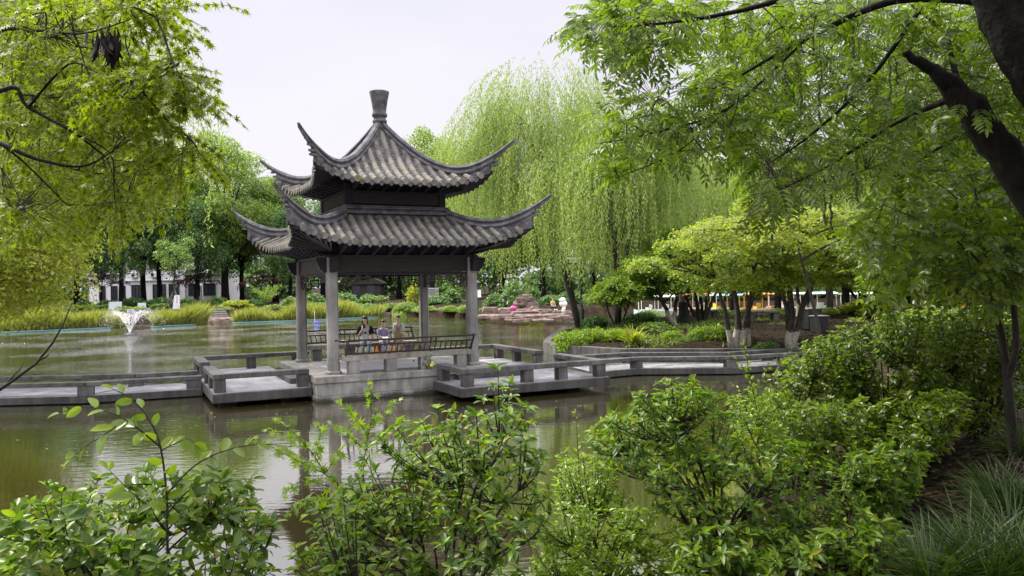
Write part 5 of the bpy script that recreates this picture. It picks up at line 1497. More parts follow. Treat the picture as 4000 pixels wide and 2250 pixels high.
# ------------------------------------------------------------------ boats on the far right
G4 = 'covered pleasure boats across the pond'
M['orange_p'] = plain('orange paint', (.62, .24, .04)); M['yellow_p'] = plain('yellow paint', (.72, .50, .06)); M['redp'] = plain('red brown paint', (.34, .09, .05)); M['blue_p'] = plain('light blue paint', (.22, .45, .68)); M['green_p'] = plain('pale green paint', (.45, .62, .5)); M['cream'] = plain('cream canvas', (.62, .58, .40))
def boat(u, d, L_, lab, canopy, hull, trim, zc=1.62, rz=0.0, low=False):
    x = px_x(u, d)
    o = thing('covered_boat', lab, 'boat', (x, d, 0), rz, G4)
    n = 12; m = MB(); vs = []; fs = []
    for i in range(n + 1):
        t_ = i / n; xx = (t_ - .5) * L_; w_ = .85 * (1 - max(0, (t_ - .72) / .28) ** 2 * .85); z0 = -.15; z1 = .42 + .16 * max(0, (t_ - .7) / .3) ** 2
        vs += [(xx, -w_ * .75, z0), (xx, -w_, z1), (xx, w_, z1), (xx, w_ * .75, z0)]
    for i in range(n):
        a = 4 * i
        for k in range(4): fs.append((a + k, a + (k + 1) % 4, a + 4 + (k + 1) % 4, a + 4 + k))
    fs += [(0, 3, 2, 1), (4 * n, 4 * n + 1, 4 * n + 2, 4 * n + 3)]
    m.add(vs, fs); obj('hull', m, M[hull], o)
    m = MB(); m.box((-.05 * L_, -.9, .47), (L_ * .8, .06, .10)); m.box((-.05 * L_, .9, .47), (L_ * .8, .06, .10)); obj('gunwale', m, M['white'], o)
    m = MB()
    prof = [(-.95, 0), (-.5, .09), (0, .12), (.5, .09), (.95, 0), (.95, .05), (0, .17), (-.95, .05)]
    m.prism(prof, -L_ * .43, L_ * .40, Matrix(((0, 0, 1, 0), (1, 0, 0, 0), (0, 1, 0, zc), (0, 0, 0, 1)))); obj('canopy', m, M[canopy], o)
    for xx in (-.40, -.02, .36):
        for s_ in (-1, 1):
            m = MB(); m.bar((xx * L_, s_ * .84, .42), (xx * L_, s_ * .84, zc), .05, .05, (0, 1, 0)); obj('canopy_post', m, M[trim], o)
    for xx in (-.22, .16):
        m = MB(); m.box((xx * L_, 0, .5), (.35, 1.3, .4)); m.box((xx * L_ - .16, 0, .8), (.06, 1.3, .3)); obj('seat', m, M[trim], o)
    return o
bl = [(2560, 66, 3.6, 'boat with a grey-white canopy behind the leftmost island maple', 'white', 'green_p', 'white'), (2720, 70, 4.2, 'boat with white side and red-brown hull behind the many-stemmed maple', 'redp', 'redp', 'white'),
      (2835, 67, 3.6, 'yellow-trimmed boat with light blue canopy left of the orange boat', 'blue_p', 'yellow_p', 'yellow_p'), (2985, 65, 3.9, 'boat with an orange canopy and white gunwale', 'orange_p', 'orange_p', 'yellow_p'),
      (3085, 69, 3.8, 'boat with a red canopy behind the single whitewashed trunk', 'redp', 'redp', 'white'), (3180, 64, 4.0, 'boat with a thin white canopy on bare posts', 'white', 'green_p', 'white'),
      (3365, 63, 3.6, 'boat with a white canopy and a square white panel behind the forked tree', 'white', 'white', 'white'), (3495, 60, 3.0, 'boat with pale blue pointed canopy behind the thick trunk', 'blue_p', 'blue_p', 'white'),
      (3660, 62, 3.6, 'boat with a yellow-edged canopy in the gap of the bushes', 'yellow_p', 'white', 'white'), (3775, 58, 3.2, 'boat with a white canopy, orange seat and grey cloth', 'white', 'orange_p', 'orange_p'),
      (3930, 60, 4.2, 'boat with a long cream striped canopy behind the people on the path', 'cream', 'green_p', 'yellow_p')]
for i, a in enumerate(bl): boat(a[0], a[1], a[2], a[3], a[4], a[5], a[6], 1.62 if i % 2 else 1.55, rr_.uniform(-.12, .12) + (PI if i % 3 == 0 else 0))

# ------------------------------------------------------------------ island and middle distance
def wpt(u, d): x = px_x(u, d); return (x, d, gz(x, d))
wa = willow('willow_tree', 101, 14.6, 5.2, 2.4, 2700, 'tallest weeping willow, left of the pair on the island, with leaning trunk', (-2.0, .3), .20, 3)
wa.location = wpt(2262, 42)
wb = willow('willow_tree', 102, 10.8, 4.4, 2.1, 2100, 'lower weeping willow with two spreading limbs right of the tallest willow', (.2, .0), .17, 3)
wb.location = wpt(2409, 37.5)
wc = willow('willow_tree', 103, 11.2, 4.2, 3.0, 1500, 'pale weeping willow farther back, below the gap in the overhanging branches', (.2, .0), .2, 3)
wc.location = wpt(2660, 47)
wd2 = willow('willow_tree', 104, 15.0, 5.4, 6.0, 1700, 'pale weeping willow behind the near maple on the left edge', (5.2, -.5), .25, 3)
wd2.location = (-20.2, 26.5, gz(-20.2, 26.5))
we = willow('willow_tree', 105, 12.5, 5.5, 3.2, 2200, 'light green weeping willow behind the thin-stemmed tree at the right edge', (0, .0), .25, 3)
we.location = wpt(3720, 37)
wf = willow('willow_tree', 106, 10.5, 4.6, 3.0, 1500, 'green weeping willow behind the forked tree on the right', (0, .0), .22, 3)
wf.location = wpt(3240, 46)
# tall dark lamp with floodlight
x, y, z = wpt(2272, 38.6)
fl_ = thing('floodlight_post', 'dark green post with a white floodlight head between the willow trunks', 'lamp', (x, y, z))
h = ztop(2262, 1010, 38.6) - z
m = MB(); m.tube([(0, 0, 0), (0, 0, 1.0), (-.02, 0, 1.05), (-.04, 0, h)], [.11, .11, .075, .06], 10); obj('pole', m, M['greenmetal'], fl_)
m = MB(); m.bar((-.55, 0, h - .25), (0, 0, h - .25), .07, .07); obj('arm', m, M['greenmetal'], fl_)
m = MB(); m.box((-.40, 0, h + .02), (.55, .3, .10), Matrix.Rotation(.0, 4, 'Y')); m.box((-.30, 0, h - .12), (.2, .2, .16)); obj('lamp_head', m, M['white'], fl_, bevel=.02)
# whitewashed maples
def lp(u, d): return px_x(u, d)
def maple_at(u0, d0, pads_px, stems_px, lmat, lab, seed, nl, ls=.11, bark='whitewash'):
    x, y, z = wpt(u0, d0)
    pads = []
    for (u, v, dd, r) in pads_px:
        p = at(u, v, d0 + dd); pads.append((p.x - x, p.y - y, p.z - z, r))
    stems = []
    for (ub, uk, vk, ue, ve, dd, rr) in stems_px:
        b = px_x(ub, d0) - x; k = at(uk, vk, d0); e = at(ue, ve, d0 + dd)
        stems.append((b, 0.1 * dd, k.x - x, .2 * dd, k.z - z, e.x - x, dd, e.z - z, rr))
    t = pad_maple('maple_tree', seed, stems, pads, lmat, lab, nl, ls, bark)
    t.location = (x, y, z); return t
def padcloud(rng, cu, cv, wu, wv, n, dd, r0, r1):
    out = []
    for i in range(n):
        a = rng.uniform(0, 2 * PI); q = math.sqrt(rng.random())
        u = cu + wu * q * math.cos(a); f_ = round(q * math.sin(a) * 2.2) / 2.2; v = cv + wv * f_ + .35 * wv * (q * math.cos(a)) ** 2
        out.append((u, v, rng.uniform(-dd, dd), rng.uniform(r0, r1)))
    return out
rng = np.random.default_rng(201)
maple_at(2880, 28.5, padcloud(rng, 2870, 985, 390, 130, 40, 1.9, .45, .95) + [(2850, 1085, -1.2, .8), (2960, 1075, -1.6, .9), (2770, 1110, -.8, .6), (3010, 1120, -.9, .6)],
    [(2870, 2900, 1190, 2840, 1020, .3, .12), (2885, 2925, 1180, 2960, 1010, -.4, .12), (2925, 2900, 1200, 2990, 1060, .5, .11), (2850, 2830, 1180, 2790, 1090, -.5, .10)],
    'lf_maple', 'yellow-green maple with several whitewashed trunks spreading from one foot', 301, 24000, .10)
maple_at(3085, 28, padcloud(rng, 3160, 945, 370, 130, 38, 2.0, .45, 1.0) + [(3290, 1020, .4, .8), (3060, 1060, -1.2, .7)],
    [(3085, 3095, 1180, 3060, 980, .3, .15), (3090, 3130, 1150, 3250, 960, -.3, .12), (3085, 3080, 1150, 3010, 980, .6, .09)],
    'lf_maple', 'maple with one straight whitewashed trunk right of the many-trunked one', 302, 24000, .10)
maple_at(3160, 24.5, padcloud(rng, 3060, 850, 380, 70, 26, 1.4, .5, .95), [(3230, 3200, 1100, 3080, 900, .2, .07)],
    'lf_maple_y', 'golden topped maple crown above the other maples', 303, 15000, .09, 'barkgrey')
maple_at(2735, 37, padcloud(rng, 2690, 975, 240, 100, 34, 2.2, .7, 1.15), [(2735, 2720, 1150, 2680, 1020, .2, .10), (2745, 2760, 1150, 2790, 1010, -.3, .09), (2728, 2690, 1170, 2600, 1060, .3, .08), (2755, 2770, 1170, 2850, 1050, .4, .08), (2740, 2740, 1130, 2740, 980, .5, .08)],
    'lf_maple_g', 'green maple with a sheaf of pale trunks behind the island shrubs', 304, 20000, .12, 'barkgrey')
maple_at(2630, 35.5, padcloud(rng, 2570, 1075, 230, 70, 32, 1.6, .5, 1.0) + [(2500, 1040, 0, .9), (2440, 1060, .5, .8)], [(2640, 2600, 1220, 2560, 1110, -.3, .12), (2625, 2640, 1200, 2660, 1090, .3, .11)],
    'lf_maple_g', 'bright green maple leaning left beside the right willow trunk', 305, 16000, .12)
maple_at(2350, 35, padcloud(rng, 2400, 1130, 130, 40, 10, 1.3, .5, .8), [(2400, 2380, 1230, 2360, 1150, -.3, .06), (2420, 2440, 1220, 2480, 1130, .3, .05)],
    'lf_maple_g', 'low drooping maple between the floodlight post and the right willow', 306, 5000, .12, 'barkgrey')
maple_at(3365, 39, padcloud(rng, 3370, 1020, 190, 70, 18, 2.0, .8, 1.2), [(3350, 3340, 1180, 3400, 1090, .2, .10), (3375, 3400, 1180, 3440, 1080, -.2, .10)],
    'lf_maple_g', 'dark forked tree standing in yellow-green bushes right of the bins', 307, 9000, .15, 'barkgrey')
maple_at(3135, 40, padcloud(rng, 3180, 1010, 150, 60, 12, 2.0, .8, 1.2), [(3120, 3125, 1170, 3100, 1050, .2, .13), (3148, 3150, 1170, 3200, 1040, -.2, .10)],
    'lf_maple_g', 'pair of pale-footed trunks behind the straight whitewashed maple', 308, 7000, .15)
maple_at(3500, 35, padcloud(rng, 3520, 960, 220, 80, 20, 2.0, .8, 1.3), [(3500, 3502, 1150, 3500, 1000, .2, .21), (3500, 3510, 1100, 3600, 930, -.6, .12)],
    'lf_far', 'thick straight trunk with whitewashed foot in the middle of the right bushes', 309, 9000, .16)
maple_at(3720, 33, padcloud(rng, 3740, 900, 260, 130, 22, 2.2, .8, 1.3), [(3720, 3722, 1100, 3715, 940, .2, .20), (3720, 3700, 1050, 3600, 900, .6, .1)],
    'lf_maple_g', 'dark trunked tree behind the woman on the right path', 310, 10000, .16, 'bark')
# island shrubs
G5 = 'shrubs on the island edge'
is_list = [(2228, 1268, 30.9, 150, 'G', 'feathery shrub at the left corner of the island wall'), (2318, 1262, 31.3, 140, 'G', 'feathery shrub just right of the island corner, below the floodlight post'),
    (2415, 1268, 30.8, 150, 'G', 'feathery shrub left of the strappy yellow plant'), (2560, 1250, 33, 160, 'O', 'grey-green airy shrub in the middle of the island'),
    (2625, 1292, 30.5, 120, 'G', 'thin wispy shrub right of the strappy yellow plant'), (2795, 1252, 30.2, 220, 'G', 'dense rounded green shrub in front of the whitewashed maples'),
    (2330, 1215, 37.5, 130, 'D', 'dark shrub behind the floodlight post foot'), (2500, 1205, 38.5, 170, 'D', 'dark shrub behind the right willow trunk'),
    (3010, 1215, 43, 130, 'O', 'olive shrub at the water behind the island bench'), (3110, 1225, 43, 110, 'M', 'green shrub at the water behind the straight maple'),
    (3240, 1222, 42, 130, 'O', 'olive shrub behind the dark bins'), (3340, 1168, 41, 200, 'Y', 'yellow-green arching shrub around the forked tree'),
    (3450, 1160, 38, 230, 'Y', 'yellow-green arching shrub left of the thick trunk'), (3590, 1175, 36, 200, 'Y', 'yellow-green shrub right of the thick trunk'),
    (2705, 1290, 29.8, 70, 'O', 'small dry shrub on the bare slope of the island'), (2995, 1345, 27.9, 110, 'D', 'low dark tuft on the island edge behind the footbridge'),
    (2540, 1200, 45, 150, 'O', 'olive shrub at the far edge of the island left of the garden rock'), (2790, 1196, 46, 150, 'M', 'green shrub at the far edge of the island behind the sheaf of trunks'), (2900, 1204, 45, 130, 'D', 'dark shrub at the far edge of the island behind the many-trunked maple'),
    (3060, 1192, 46, 120, 'M', 'green shrub in front of the orange boat'), (3210, 1196, 45.5, 130, 'O', 'olive shrub in front of the boat on bare posts'),
    (3700, 1185, 28, 240, 'M', 'green bush in front of the woman on the right path')]
for (u, v, d, wpx, k, lab) in is_list:
    x = px_x(u, d); g = gz(x, d); h = max(.45, ztop(u, v, d) - g); r = wpx / 2 * d / F
    if k not in shp: shp[k] = sh_proto(k, lab); o = shp[k]; o['group'] = G5
    else: o = dup(shp[k], (0, 0, 0), 0, 1, lab, G5)
    put(o, x, d, -.05, rr_.uniform(0, 6.28), (r, r, h))
rng = np.random.default_rng(17)
def strappy(name, lab, loc, n, ln, wd, mat, tilt=.55, cat='plant', tm=TBLADE, grp=None, seed=5, spread=.05):
    rng = np.random.default_rng(seed)
    t = thing(name, lab, cat, loc, 0, grp)
    a = rng.uniform(0, 2 * PI, n); q = np.abs(rng.normal(size=n)) * tilt
    D = np.stack([np.cos(a) * q, np.sin(a) * q, np.ones(n)], 1)
    P_ = np.stack([np.cos(a) * spread * rng.random(n), np.sin(a) * spread * rng.random(n), np.full(n, -.03)], 1)
    Nn = np.stack([-np.cos(a), -np.sin(a), np.full(n, .35)], 1)
    V, T = leaves(P_, D, Nn, ln * rng.uniform(.5, 1.15, n), wd * rng.uniform(.7, 1.2, n), tm)
    link('blades', npmesh('blades', V, T, M[mat], smooth=True), None, t)
    return t
x, y, z = wpt(2470, 29.7); strappy('strap_leaf_plant', 'yellow-green plant with long strap leaves on the island edge', (x, y, z), 60, .75, .07, 'lf_yellow', .5)
# retaining wall
wl_ = [(2.6, 42), (1.55, 34.5), (1.42, 33.2), (1.8, 31.2), (3.95, 28.9), (6, 28.35), (9, 27.7)]
m = MB(); m.sweep([Vector((x, y, 0)) for x, y in wl_], [(-.17, -.8), (-.17, .44), (.17, .44), (.17, -.8)])
tag(obj('retaining_wall', m, M['concrete'], bevel=.02), 'weathered low stone retaining wall round the island edge', 'wall')
G6 = 'stone benches on the island'
def sbench(u, v, d, L_, lab):
    x = px_x(u, d); o = thing('stone_bench', lab, 'bench', (x, d, gz(x, d)), .1, G6)
    m = MB(); m.box((0, 0, .42), (L_, .42, .10)); obj('seat', m, M['concrete'], o, bevel=.015)
    for s_ in (-1, 1): m = MB(); m.box((s_ * (L_ / 2 - .16), 0, .16), (.24, .36, .42)); obj('leg', m, M['concrete'], o, bevel=.01)
sbench(2975, 1240, 36, 1.5, 'stone bench between the whitewashed maples on the island'); sbench(2750, 1245, 39, 1.3, 'stone bench behind the sheaf of pale trunks'); sbench(2700, 1248, 40, .9, 'small stone bench half hidden left of the sheaf of pale trunks')
m = MB(); rock('garden_rock', (px_x(2668, 36.5), 36.5, gz(px_x(2668, 36.5), 36.5) - .05), (.24, .22, .95), 120, 'rockdark', 'tall dark garden rock beside the bright green maple', 'dark garden rocks')
rock('garden_rock', (px_x(2680, 36.2), 36.2, gz(px_x(2680, 36.2), 36.2) - .05), (.45, .4, .3), 121, 'rockdark', 'low dark rock at the foot of the tall garden rock', 'dark garden rocks')
for (u, d, s_, lab) in ((3167, 31.5, (.62, .62, .8), 'larger dark square bin on the island, left of the other'), (3198, 30.5, (.5, .5, .62), 'smaller dark square bin on the island, right of the other')):
    x = px_x(u, d); o = thing('litter_bin', lab, 'bin', (x, d, gz(x, d)), .2, 'dark bins on the island')
    m = MB(); m.box((0, 0, s_[2] / 2), s_); obj('body', m, M['metal_dark'], o, bevel=.03); m = MB(); m.box((0, 0, s_[2] + .025), (s_[0] + .06, s_[1] + .06, .05)); obj('lid', m, M['woodgrey'], o, bevel=.01)
# people on the right bank path
p1, _ = person('man in dark T-shirt walking left along the path at the right edge', (px_x(3992, 25), 25, ztop(3992, 1165, 25) - 1.71), -1.2, 1.0, None, dict(shirt=M['navy'], trousers=cloth('grey trousers', (.10, .10, .11))), (((-.22, .05, .22), (-.2, -.12, .0)), ((.22, .05, .22), (.2, -.12, .0))), (0, .0), 'short')
p2, _ = person('woman with tied black hair and pale top behind the bushes on the right path', (px_x(3838, 29), 29, ztop(3838, 1176, 29) - 1.62), -1.1, .95, None, dict(shirt=cloth('beige top', (.42, .38, .3)), trousers=M['navy']), (((-.22, .05, .22), (-.2, -.1, .0)), ((.22, .05, .22), (.2, -.1, .0))), (0, .1), 'tail')

# tree leaning over the water from the left bank
ov = broadleaf('leaning_tree', 131, 6.6, 3.5, 1.2, 60, 36000, .12, 'lf_yellow', r0=.14, lab='yellow-green leafy tree reaching over the water at the left edge'); ov.location = (-15.7, 23.2, .4)
G7 = 'shrubs on the left bank'

# ------------------------------------------------------------------ near canopy helpers
def canopy(name, lab, limbs, branches, clusters, lmat, seed, compound=False, tl=.3, npair=5, L=.05, W=1.0, tmpl=TPALM, droop=.25, bark='bark', cat='tree', base=None, twig_r=.0035, updir=.0, jitter=.2):
    """near tree: limbs/branches as [(pixel u, v, depth, radius)...]; clusters = world points that each carry one leafy twig"""
    rng = np.random.default_rng(seed)
    b0 = np.array(base if base is not None else (0, 0, 0), float)
    t = thing(name, lab, cat, tuple(b0))
    lm_ = MB(); br = MB(); sk = []
    for mb_, coll in ((lm_, limbs), (br, branches)):
        for pl_ in coll:
            pw = [np.array(at(u, v, d)) - b0 for u, v, d, r in pl_] ; ra = [r for *_, r in pl_]
            # smooth the polyline
            n = (len(pw) - 1) * 5 + 1; ts = np.linspace(0, len(pw) - 1, n)
            A = np.array(pw)
            def cr(tt):
                i = min(int(tt), len(A) - 2); f_ = tt - i
                p0, p1, p2, p3 = A[max(0, i - 1)], A[i], A[i + 1], A[min(len(A) - 1, i + 2)]
                return .5 * ((2 * p1) + (-p0 + p2) * f_ + (2 * p0 - 5 * p1 + 4 * p2 - p3) * f_ ** 2 + (-p0 + 3 * p1 - 3 * p2 + p3) * f_ ** 3)
            pts = np.array([cr(tt) for tt in ts]); rs = np.interp(ts, np.arange(len(ra)), ra)
            big = max(ra) > .06
            if big: pts = pts + rng.normal(size=pts.shape) * .012
            mb_.tube(pts, list(rs), 12 if big else 6)
            sk.append(pts)
    sk = np.concatenate(sk)
    Ps, Ds, Ns, Ls = [], [], [], []
    tw = MB()
    C0 = clusters - b0
    # boughs: a sparse tree of hubs grown outwards from the limbs, clusters sit on the nearest bough
    hub = C0[rng.choice(len(C0), max(6, len(C0) // 11), replace=False)]
    dsk = np.array([((sk - h) ** 2).sum(1).min() for h in hub]); order = np.argsort(dsk)
    net = sk.copy()
    for hi in order:
        h_ = hub[hi]; a = net[np.argmin(((net - h_) ** 2).sum(1))]; ln = np.linalg.norm(h_ - a)
        q = bez(a, (a + h_) / 2 + np.array([0, 0, .05 * ln]) + rng.normal(size=3) * .06 * ln, h_, 7)
        tw.tube(q, [twig_r * (1.7 - .15 * i) for i in range(7)], 5, cap=False)
        net = np.concatenate([net, q[2:]])
    for c in C0:
        a = net[np.argmin(((net - c) ** 2).sum(1))]
        d = c - a; dl = np.linalg.norm(d)
        if dl < 1e-3: d = rng.normal(size=3) * .1; dl = np.linalg.norm(d)
        ax = d / dl * np.array([1, 1, .45]) + rng.normal(size=3) * jitter + np.array([0, 0, updir - .1]); ax /= np.linalg.norm(ax)
        e = c + ax * tl + np.array([0, 0, -droop * tl])
        p = bez(c, c + ax * tl * .55, e, 7)
        if dl > .08:
            q = bez(a, (a + c) / 2 + np.array([0, 0, .06 * dl]) + rng.normal(size=3) * .04 * dl, c, 6); tw.tube(q, [twig_r * (.8 - .07 * i) for i in range(6)], 4, cap=False)
        tw.tube(p, [twig_r * (.45 - .04 * i) for i in range(7)], 4, cap=False)
        upn = np.array([0, 0, 1.0]) + rng.normal(size=3) * .3
        for k in range(npair):
            f_ = (k + .6) / npair * 6; i = min(5, int(f_)); q = p[i] + (p[i + 1] - p[i]) * (f_ - i)
            axk = p[i + 1] - p[i]; axk /= np.linalg.norm(axk); s_ = np.cross(axk, upn); s_ /= max(1e-6, np.linalg.norm(s_)); nn_ = np.cross(s_, axk)
            for sg in (-1, 1):
                Ps.append(q); Ds.append(s_ * sg * .85 + axk * .55 - np.array([0, 0, droop * (.5 if compound else .7)])); Ns.append(nn_ + rng.normal(size=3) * (.35 if compound else .75) + (0 if compound else np.array([0, -.35, 0])))
                Ls.append((.75 + .35 * math.sin(PI * (k + .7) / npair)) * rng.uniform(.85, 1.1) if compound else rng.uniform(.7, 1.15))
        Ps.append(p[6]); Ds.append(p[6] - p[5] + 0.0); Ns.append(upn); Ls.append(1.0)
    Ls = np.array(Ls) * L
    V, T = leaves(np.array(Ps), np.array(Ds), np.array(Ns), Ls, Ls * W, tmpl)
    if lm_.v: obj('trunk', lm_, M[bark], t, smooth=True)
    if br.v: obj('branches', br, M['bark' if bark == 'bark' else 'twig'], t, smooth=True)
    obj('twigs', tw, M['twig'], t, smooth=True)
    link('foliage', npmesh('foliage', V, T, M[lmat]), None, t)
    return t
def gaps(rng, poly, n, d0, d1, sc=210., thr=-.35, seed=0.0):
    """cluster points inside an outline, thinned into clumps so that what lies behind shows through"""
    out = []
    while len(out) < n:
        p = poly_pts(rng, poly, n, d0, d1)
        for q in p:
            s_ = math.sin(q[0] * 3.1 + seed) * math.cos(q[2] * 3.7 + 1.3 * seed) + .6 * math.sin(q[0] * 7.3 + q[2] * 5.1 + q[1])
            if s_ > thr: out.append(q)
    return np.array(out[:n])

# ------------------------------------------------------------------ near maple, top left
rng = np.random.default_rng(401)
mp_poly = [(0, 0), (560, 0), (700, 60), (640, 180), (520, 130), (430, 160), (560, 330), (740, 300), (740, 210), (640, 330), (770, 370), (650, 420), (560, 430), (600, 500), (720, 520), (800, 640), (640, 720), (600, 860), (480, 900), (300, 880), (250, 960), (0, 830)]
cl = np.concatenate([gaps(rng, [(0, 0), (420, 0), (440, 140), (380, 330), (560, 420), (620, 560), (740, 620), (700, 700), (560, 760), (520, 880), (330, 850), (250, 900), (0, 860)], 2100, 3.8, 8.5, thr=-.6),
    poly_pts(rng, [(430, 0), (660, 0), (650, 150), (520, 80)], 60, 3.3, 4.0), poly_pts(rng, [(560, 260), (660, 230), (740, 300), (700, 400), (560, 330)], 70, 3.3, 4.0), poly_pts(rng, [(380, 250), (560, 260), (560, 420), (420, 400)], 80, 3.3, 4.4),
    poly_pts(rng, [(640, 500), (740, 520), (800, 620), (700, 640)], 34, 3.4, 4.2), np.array([at(720, 25, 3.5), at(755, 15, 3.5), at(790, 20, 3.5), at(735, 200, 3.6), at(690, 510, 3.6), at(790, 385, 3.6)])])
mb0 = (-4.6, 4.2, gz(-4.6, 4.2))
canopy('maple_tree', 'near Japanese maple with star-shaped leaves filling the top left of the photo',
    [[(-1250, 1900, 4.3, 0.0720), (-900, 1100, 4.2, 0.0600), (-500, 700, 4.1, 0.0420), (-150, 520, 4.0, 0.0210)]],
    [[(-500, 700, 4.1, 0.0300), (0, 355, 3.9, 0.0120), (110, 420, 3.9, 0.0090), (290, 520, 3.9, 0.0060), (420, 620, 4.0, 0.0036)], [(-150, 520, 4.0, 0.0210), (0, 560, 3.8, 0.0120), (140, 620, 3.8, 0.0096), (320, 650, 3.8, 0.0060), (440, 590, 3.9, 0.0030)],
     [(-300, 500, 4.1, 0.0240), (-50, 150, 4.0, 0.0120), (130, 120, 4.0, 0.0072), (330, 130, 3.9, 0.0048), (560, 60, 3.7, 0.0024), (760, 20, 3.5, 0.0012)], [(290, 520, 3.9, 0.0048), (430, 600, 3.9, 0.0036), (445, 740, 3.9, 0.0030), (450, 790, 3.9, 0.0018)],
     [(110, 420, 3.9, 0.0072), (270, 250, 3.8, 0.0048), (400, 290, 3.7, 0.0036), (600, 310, 3.5, 0.0024), (740, 210, 3.6, 0.0012)], [(0, 560, 3.8, 0.0072), (100, 640, 3.9, 0.0048), (260, 800, 4.0, 0.0024)], [(140, 620, 3.8, 0.0060), (420, 680, 4.3, 0.0036), (700, 600, 4.0, 0.0018)]],
    cl, 'lf_mapnear', 402, False, .20, 6, .036, .95, TPALM, .25, base=mb0)
# dry dark seed cluster hanging in the maple
t = thing('dry_leaf_cluster', 'dark dried leaf bunch hanging in the near maple', 'dead leaves', at(430, 120, 3.55))
rng = np.random.default_rng(31); n = 46
P_ = rng.normal(size=(n, 3)) * np.array([.035, .03, .03]) - np.array([0, 0, .02])
V, T = leaves(P_, rng.normal(size=(n, 3)) * .22 + np.array([0, 0, -1]), rdir(rng, n), rng.uniform(.06, .15, n), .022, TLANCE); link('leaves', npmesh('leaves', V, T, M['lf_pod']), None, t)
m = MB(); m.tube([(0, 0, .03), (-.02, 0, -.05)], .004, 5); obj('stalk', m, M['twig'], t)

# ------------------------------------------------------------------ big wingnut tree, top right
rng = np.random.default_rng(501)
w_poly1 = [(2210, 105), (2330, 0), (4050, 0), (4050, 620), (3800, 560), (3500, 690), (3250, 720), (3073, 730), (2934, 770), (2878, 690), (2950, 600), (2780, 520), (2860, 380), (2700, 340), (2780, 200), (2620, 190), (2560, 120), (2354, 200)]
cl = np.concatenate([gaps(rng, w_poly1, 3200, 5.4, 12, thr=-.6), gaps(rng, [(2300, 440), (2500, 330), (2800, 300), (2950, 600), (2780, 660), (2620, 600), (2500, 640), (2389, 700), (2330, 560)], 300, 5.2, 7.6, thr=-.3, seed=2.0),
    poly_pts(rng, [(2210, 90), (2480, 0), (2700, 40), (2560, 260), (2480, 250), (2354, 205)], 130, 4.8, 6), poly_pts(rng, [(2934, 800), (3000, 700), (3248, 740), (3100, 790)], 40, 5, 6.5)])
tb = (7.0, 5.6, gz(7.0, 5.6))
wt = canopy('wingnut_tree', 'huge tree with dark leaning trunk and feathered leaves overhanging the top right', 
    [[(5750, 1950, 5.6, 0.228), (5000, 1350, 5.6, 0.198), (4450, 960, 5.6, 0.167), (4120, 860, 5.6, 0.133), (3990, 700, 5.6, 0.122), (3860, 510, 5.6, 0.114), (3750, 370, 5.6, 0.091), (3650, 275, 5.6, 0.046), (3530, 205, 5.6, 0.021)],
     [(4450, 960, 5.6, 0.167), (4200, 550, 5.3, 0.167), (4040, 260, 5.2, 0.167), (3940, 60, 5.2, 0.160), (3850, -150, 5.2, 0.152)]],
    [[(3740, 320, 5.6, .03), (3720, 240, 5.7, .02), (3690, 130, 5.8, .014), (3560, 20, 6, .01)], [(3900, 0, 5.3, .05), (3500, 0, 5.8, .03), (3150, 150, 6.0, .018), (2900, 290, 6.0, .010), (2780, 350, 6, .005)],
     [(3850, -60, 5.3, .05), (3300, -60, 5.6, .03), (2900, 40, 5.5, .016), (2600, 90, 5.3, .01), (2300, 110, 5.2, .004)], [(3600, 30, 5.9, .02), (3380, 330, 6, .014), (3150, 540, 5.9, .009), (3000, 640, 5.9, .004)],
     [(3750, 370, 5.6, .03), (3500, 480, 6, .016), (3250, 640, 6, .010), (3050, 740, 5.8, .004)], [(3150, 150, 6, .014), (2850, 420, 5.9, .009), (2550, 520, 5.6, .006), (2340, 560, 5.5, .003)], [(2850, 420, 5.9, .008), (2650, 590, 5.7, .005), (2420, 690, 5.5, .003)],
     [(3860, 510, 5.6, .03), (3700, 560, 6.4, .015), (3500, 690, 6.8, .006)], [(3940, 60, 5.2, .03), (3990, 300, 6.0, .02), (3960, 420, 6.6, .008)]],
    cl, 'lf_wing', 502, True, .20, 6, .066, .36, TLEAF, .25, base=tb, jitter=.3)
for (u, v0, v1, d) in ((3065, 270, 370, 5.4), (3125, 300, 450, 5.5), (3200, 330, 480, 5.6), (3475, 250, 420, 5.5), (3330, 100, 230, 5.7), (3345, 640, 790, 5.5), (3220, 700, 880, 5.6), (3245, 760, 900, 5.6), (3500, 240, 330, 5.8)):
    a, b_ = at(u, v0, d), at(u + 4, v1, d); m = MB(); 
    pts = [a.lerp(b_, i / 14) - Vector(tb) + Vector((.006 * math.sin(i), 0, 0)) for i in range(15)]
    m.tube(pts, [.006 + .005 * (i % 2) for i in range(15)], 5); obj('catkin', m, M['stemgreen'], wt)

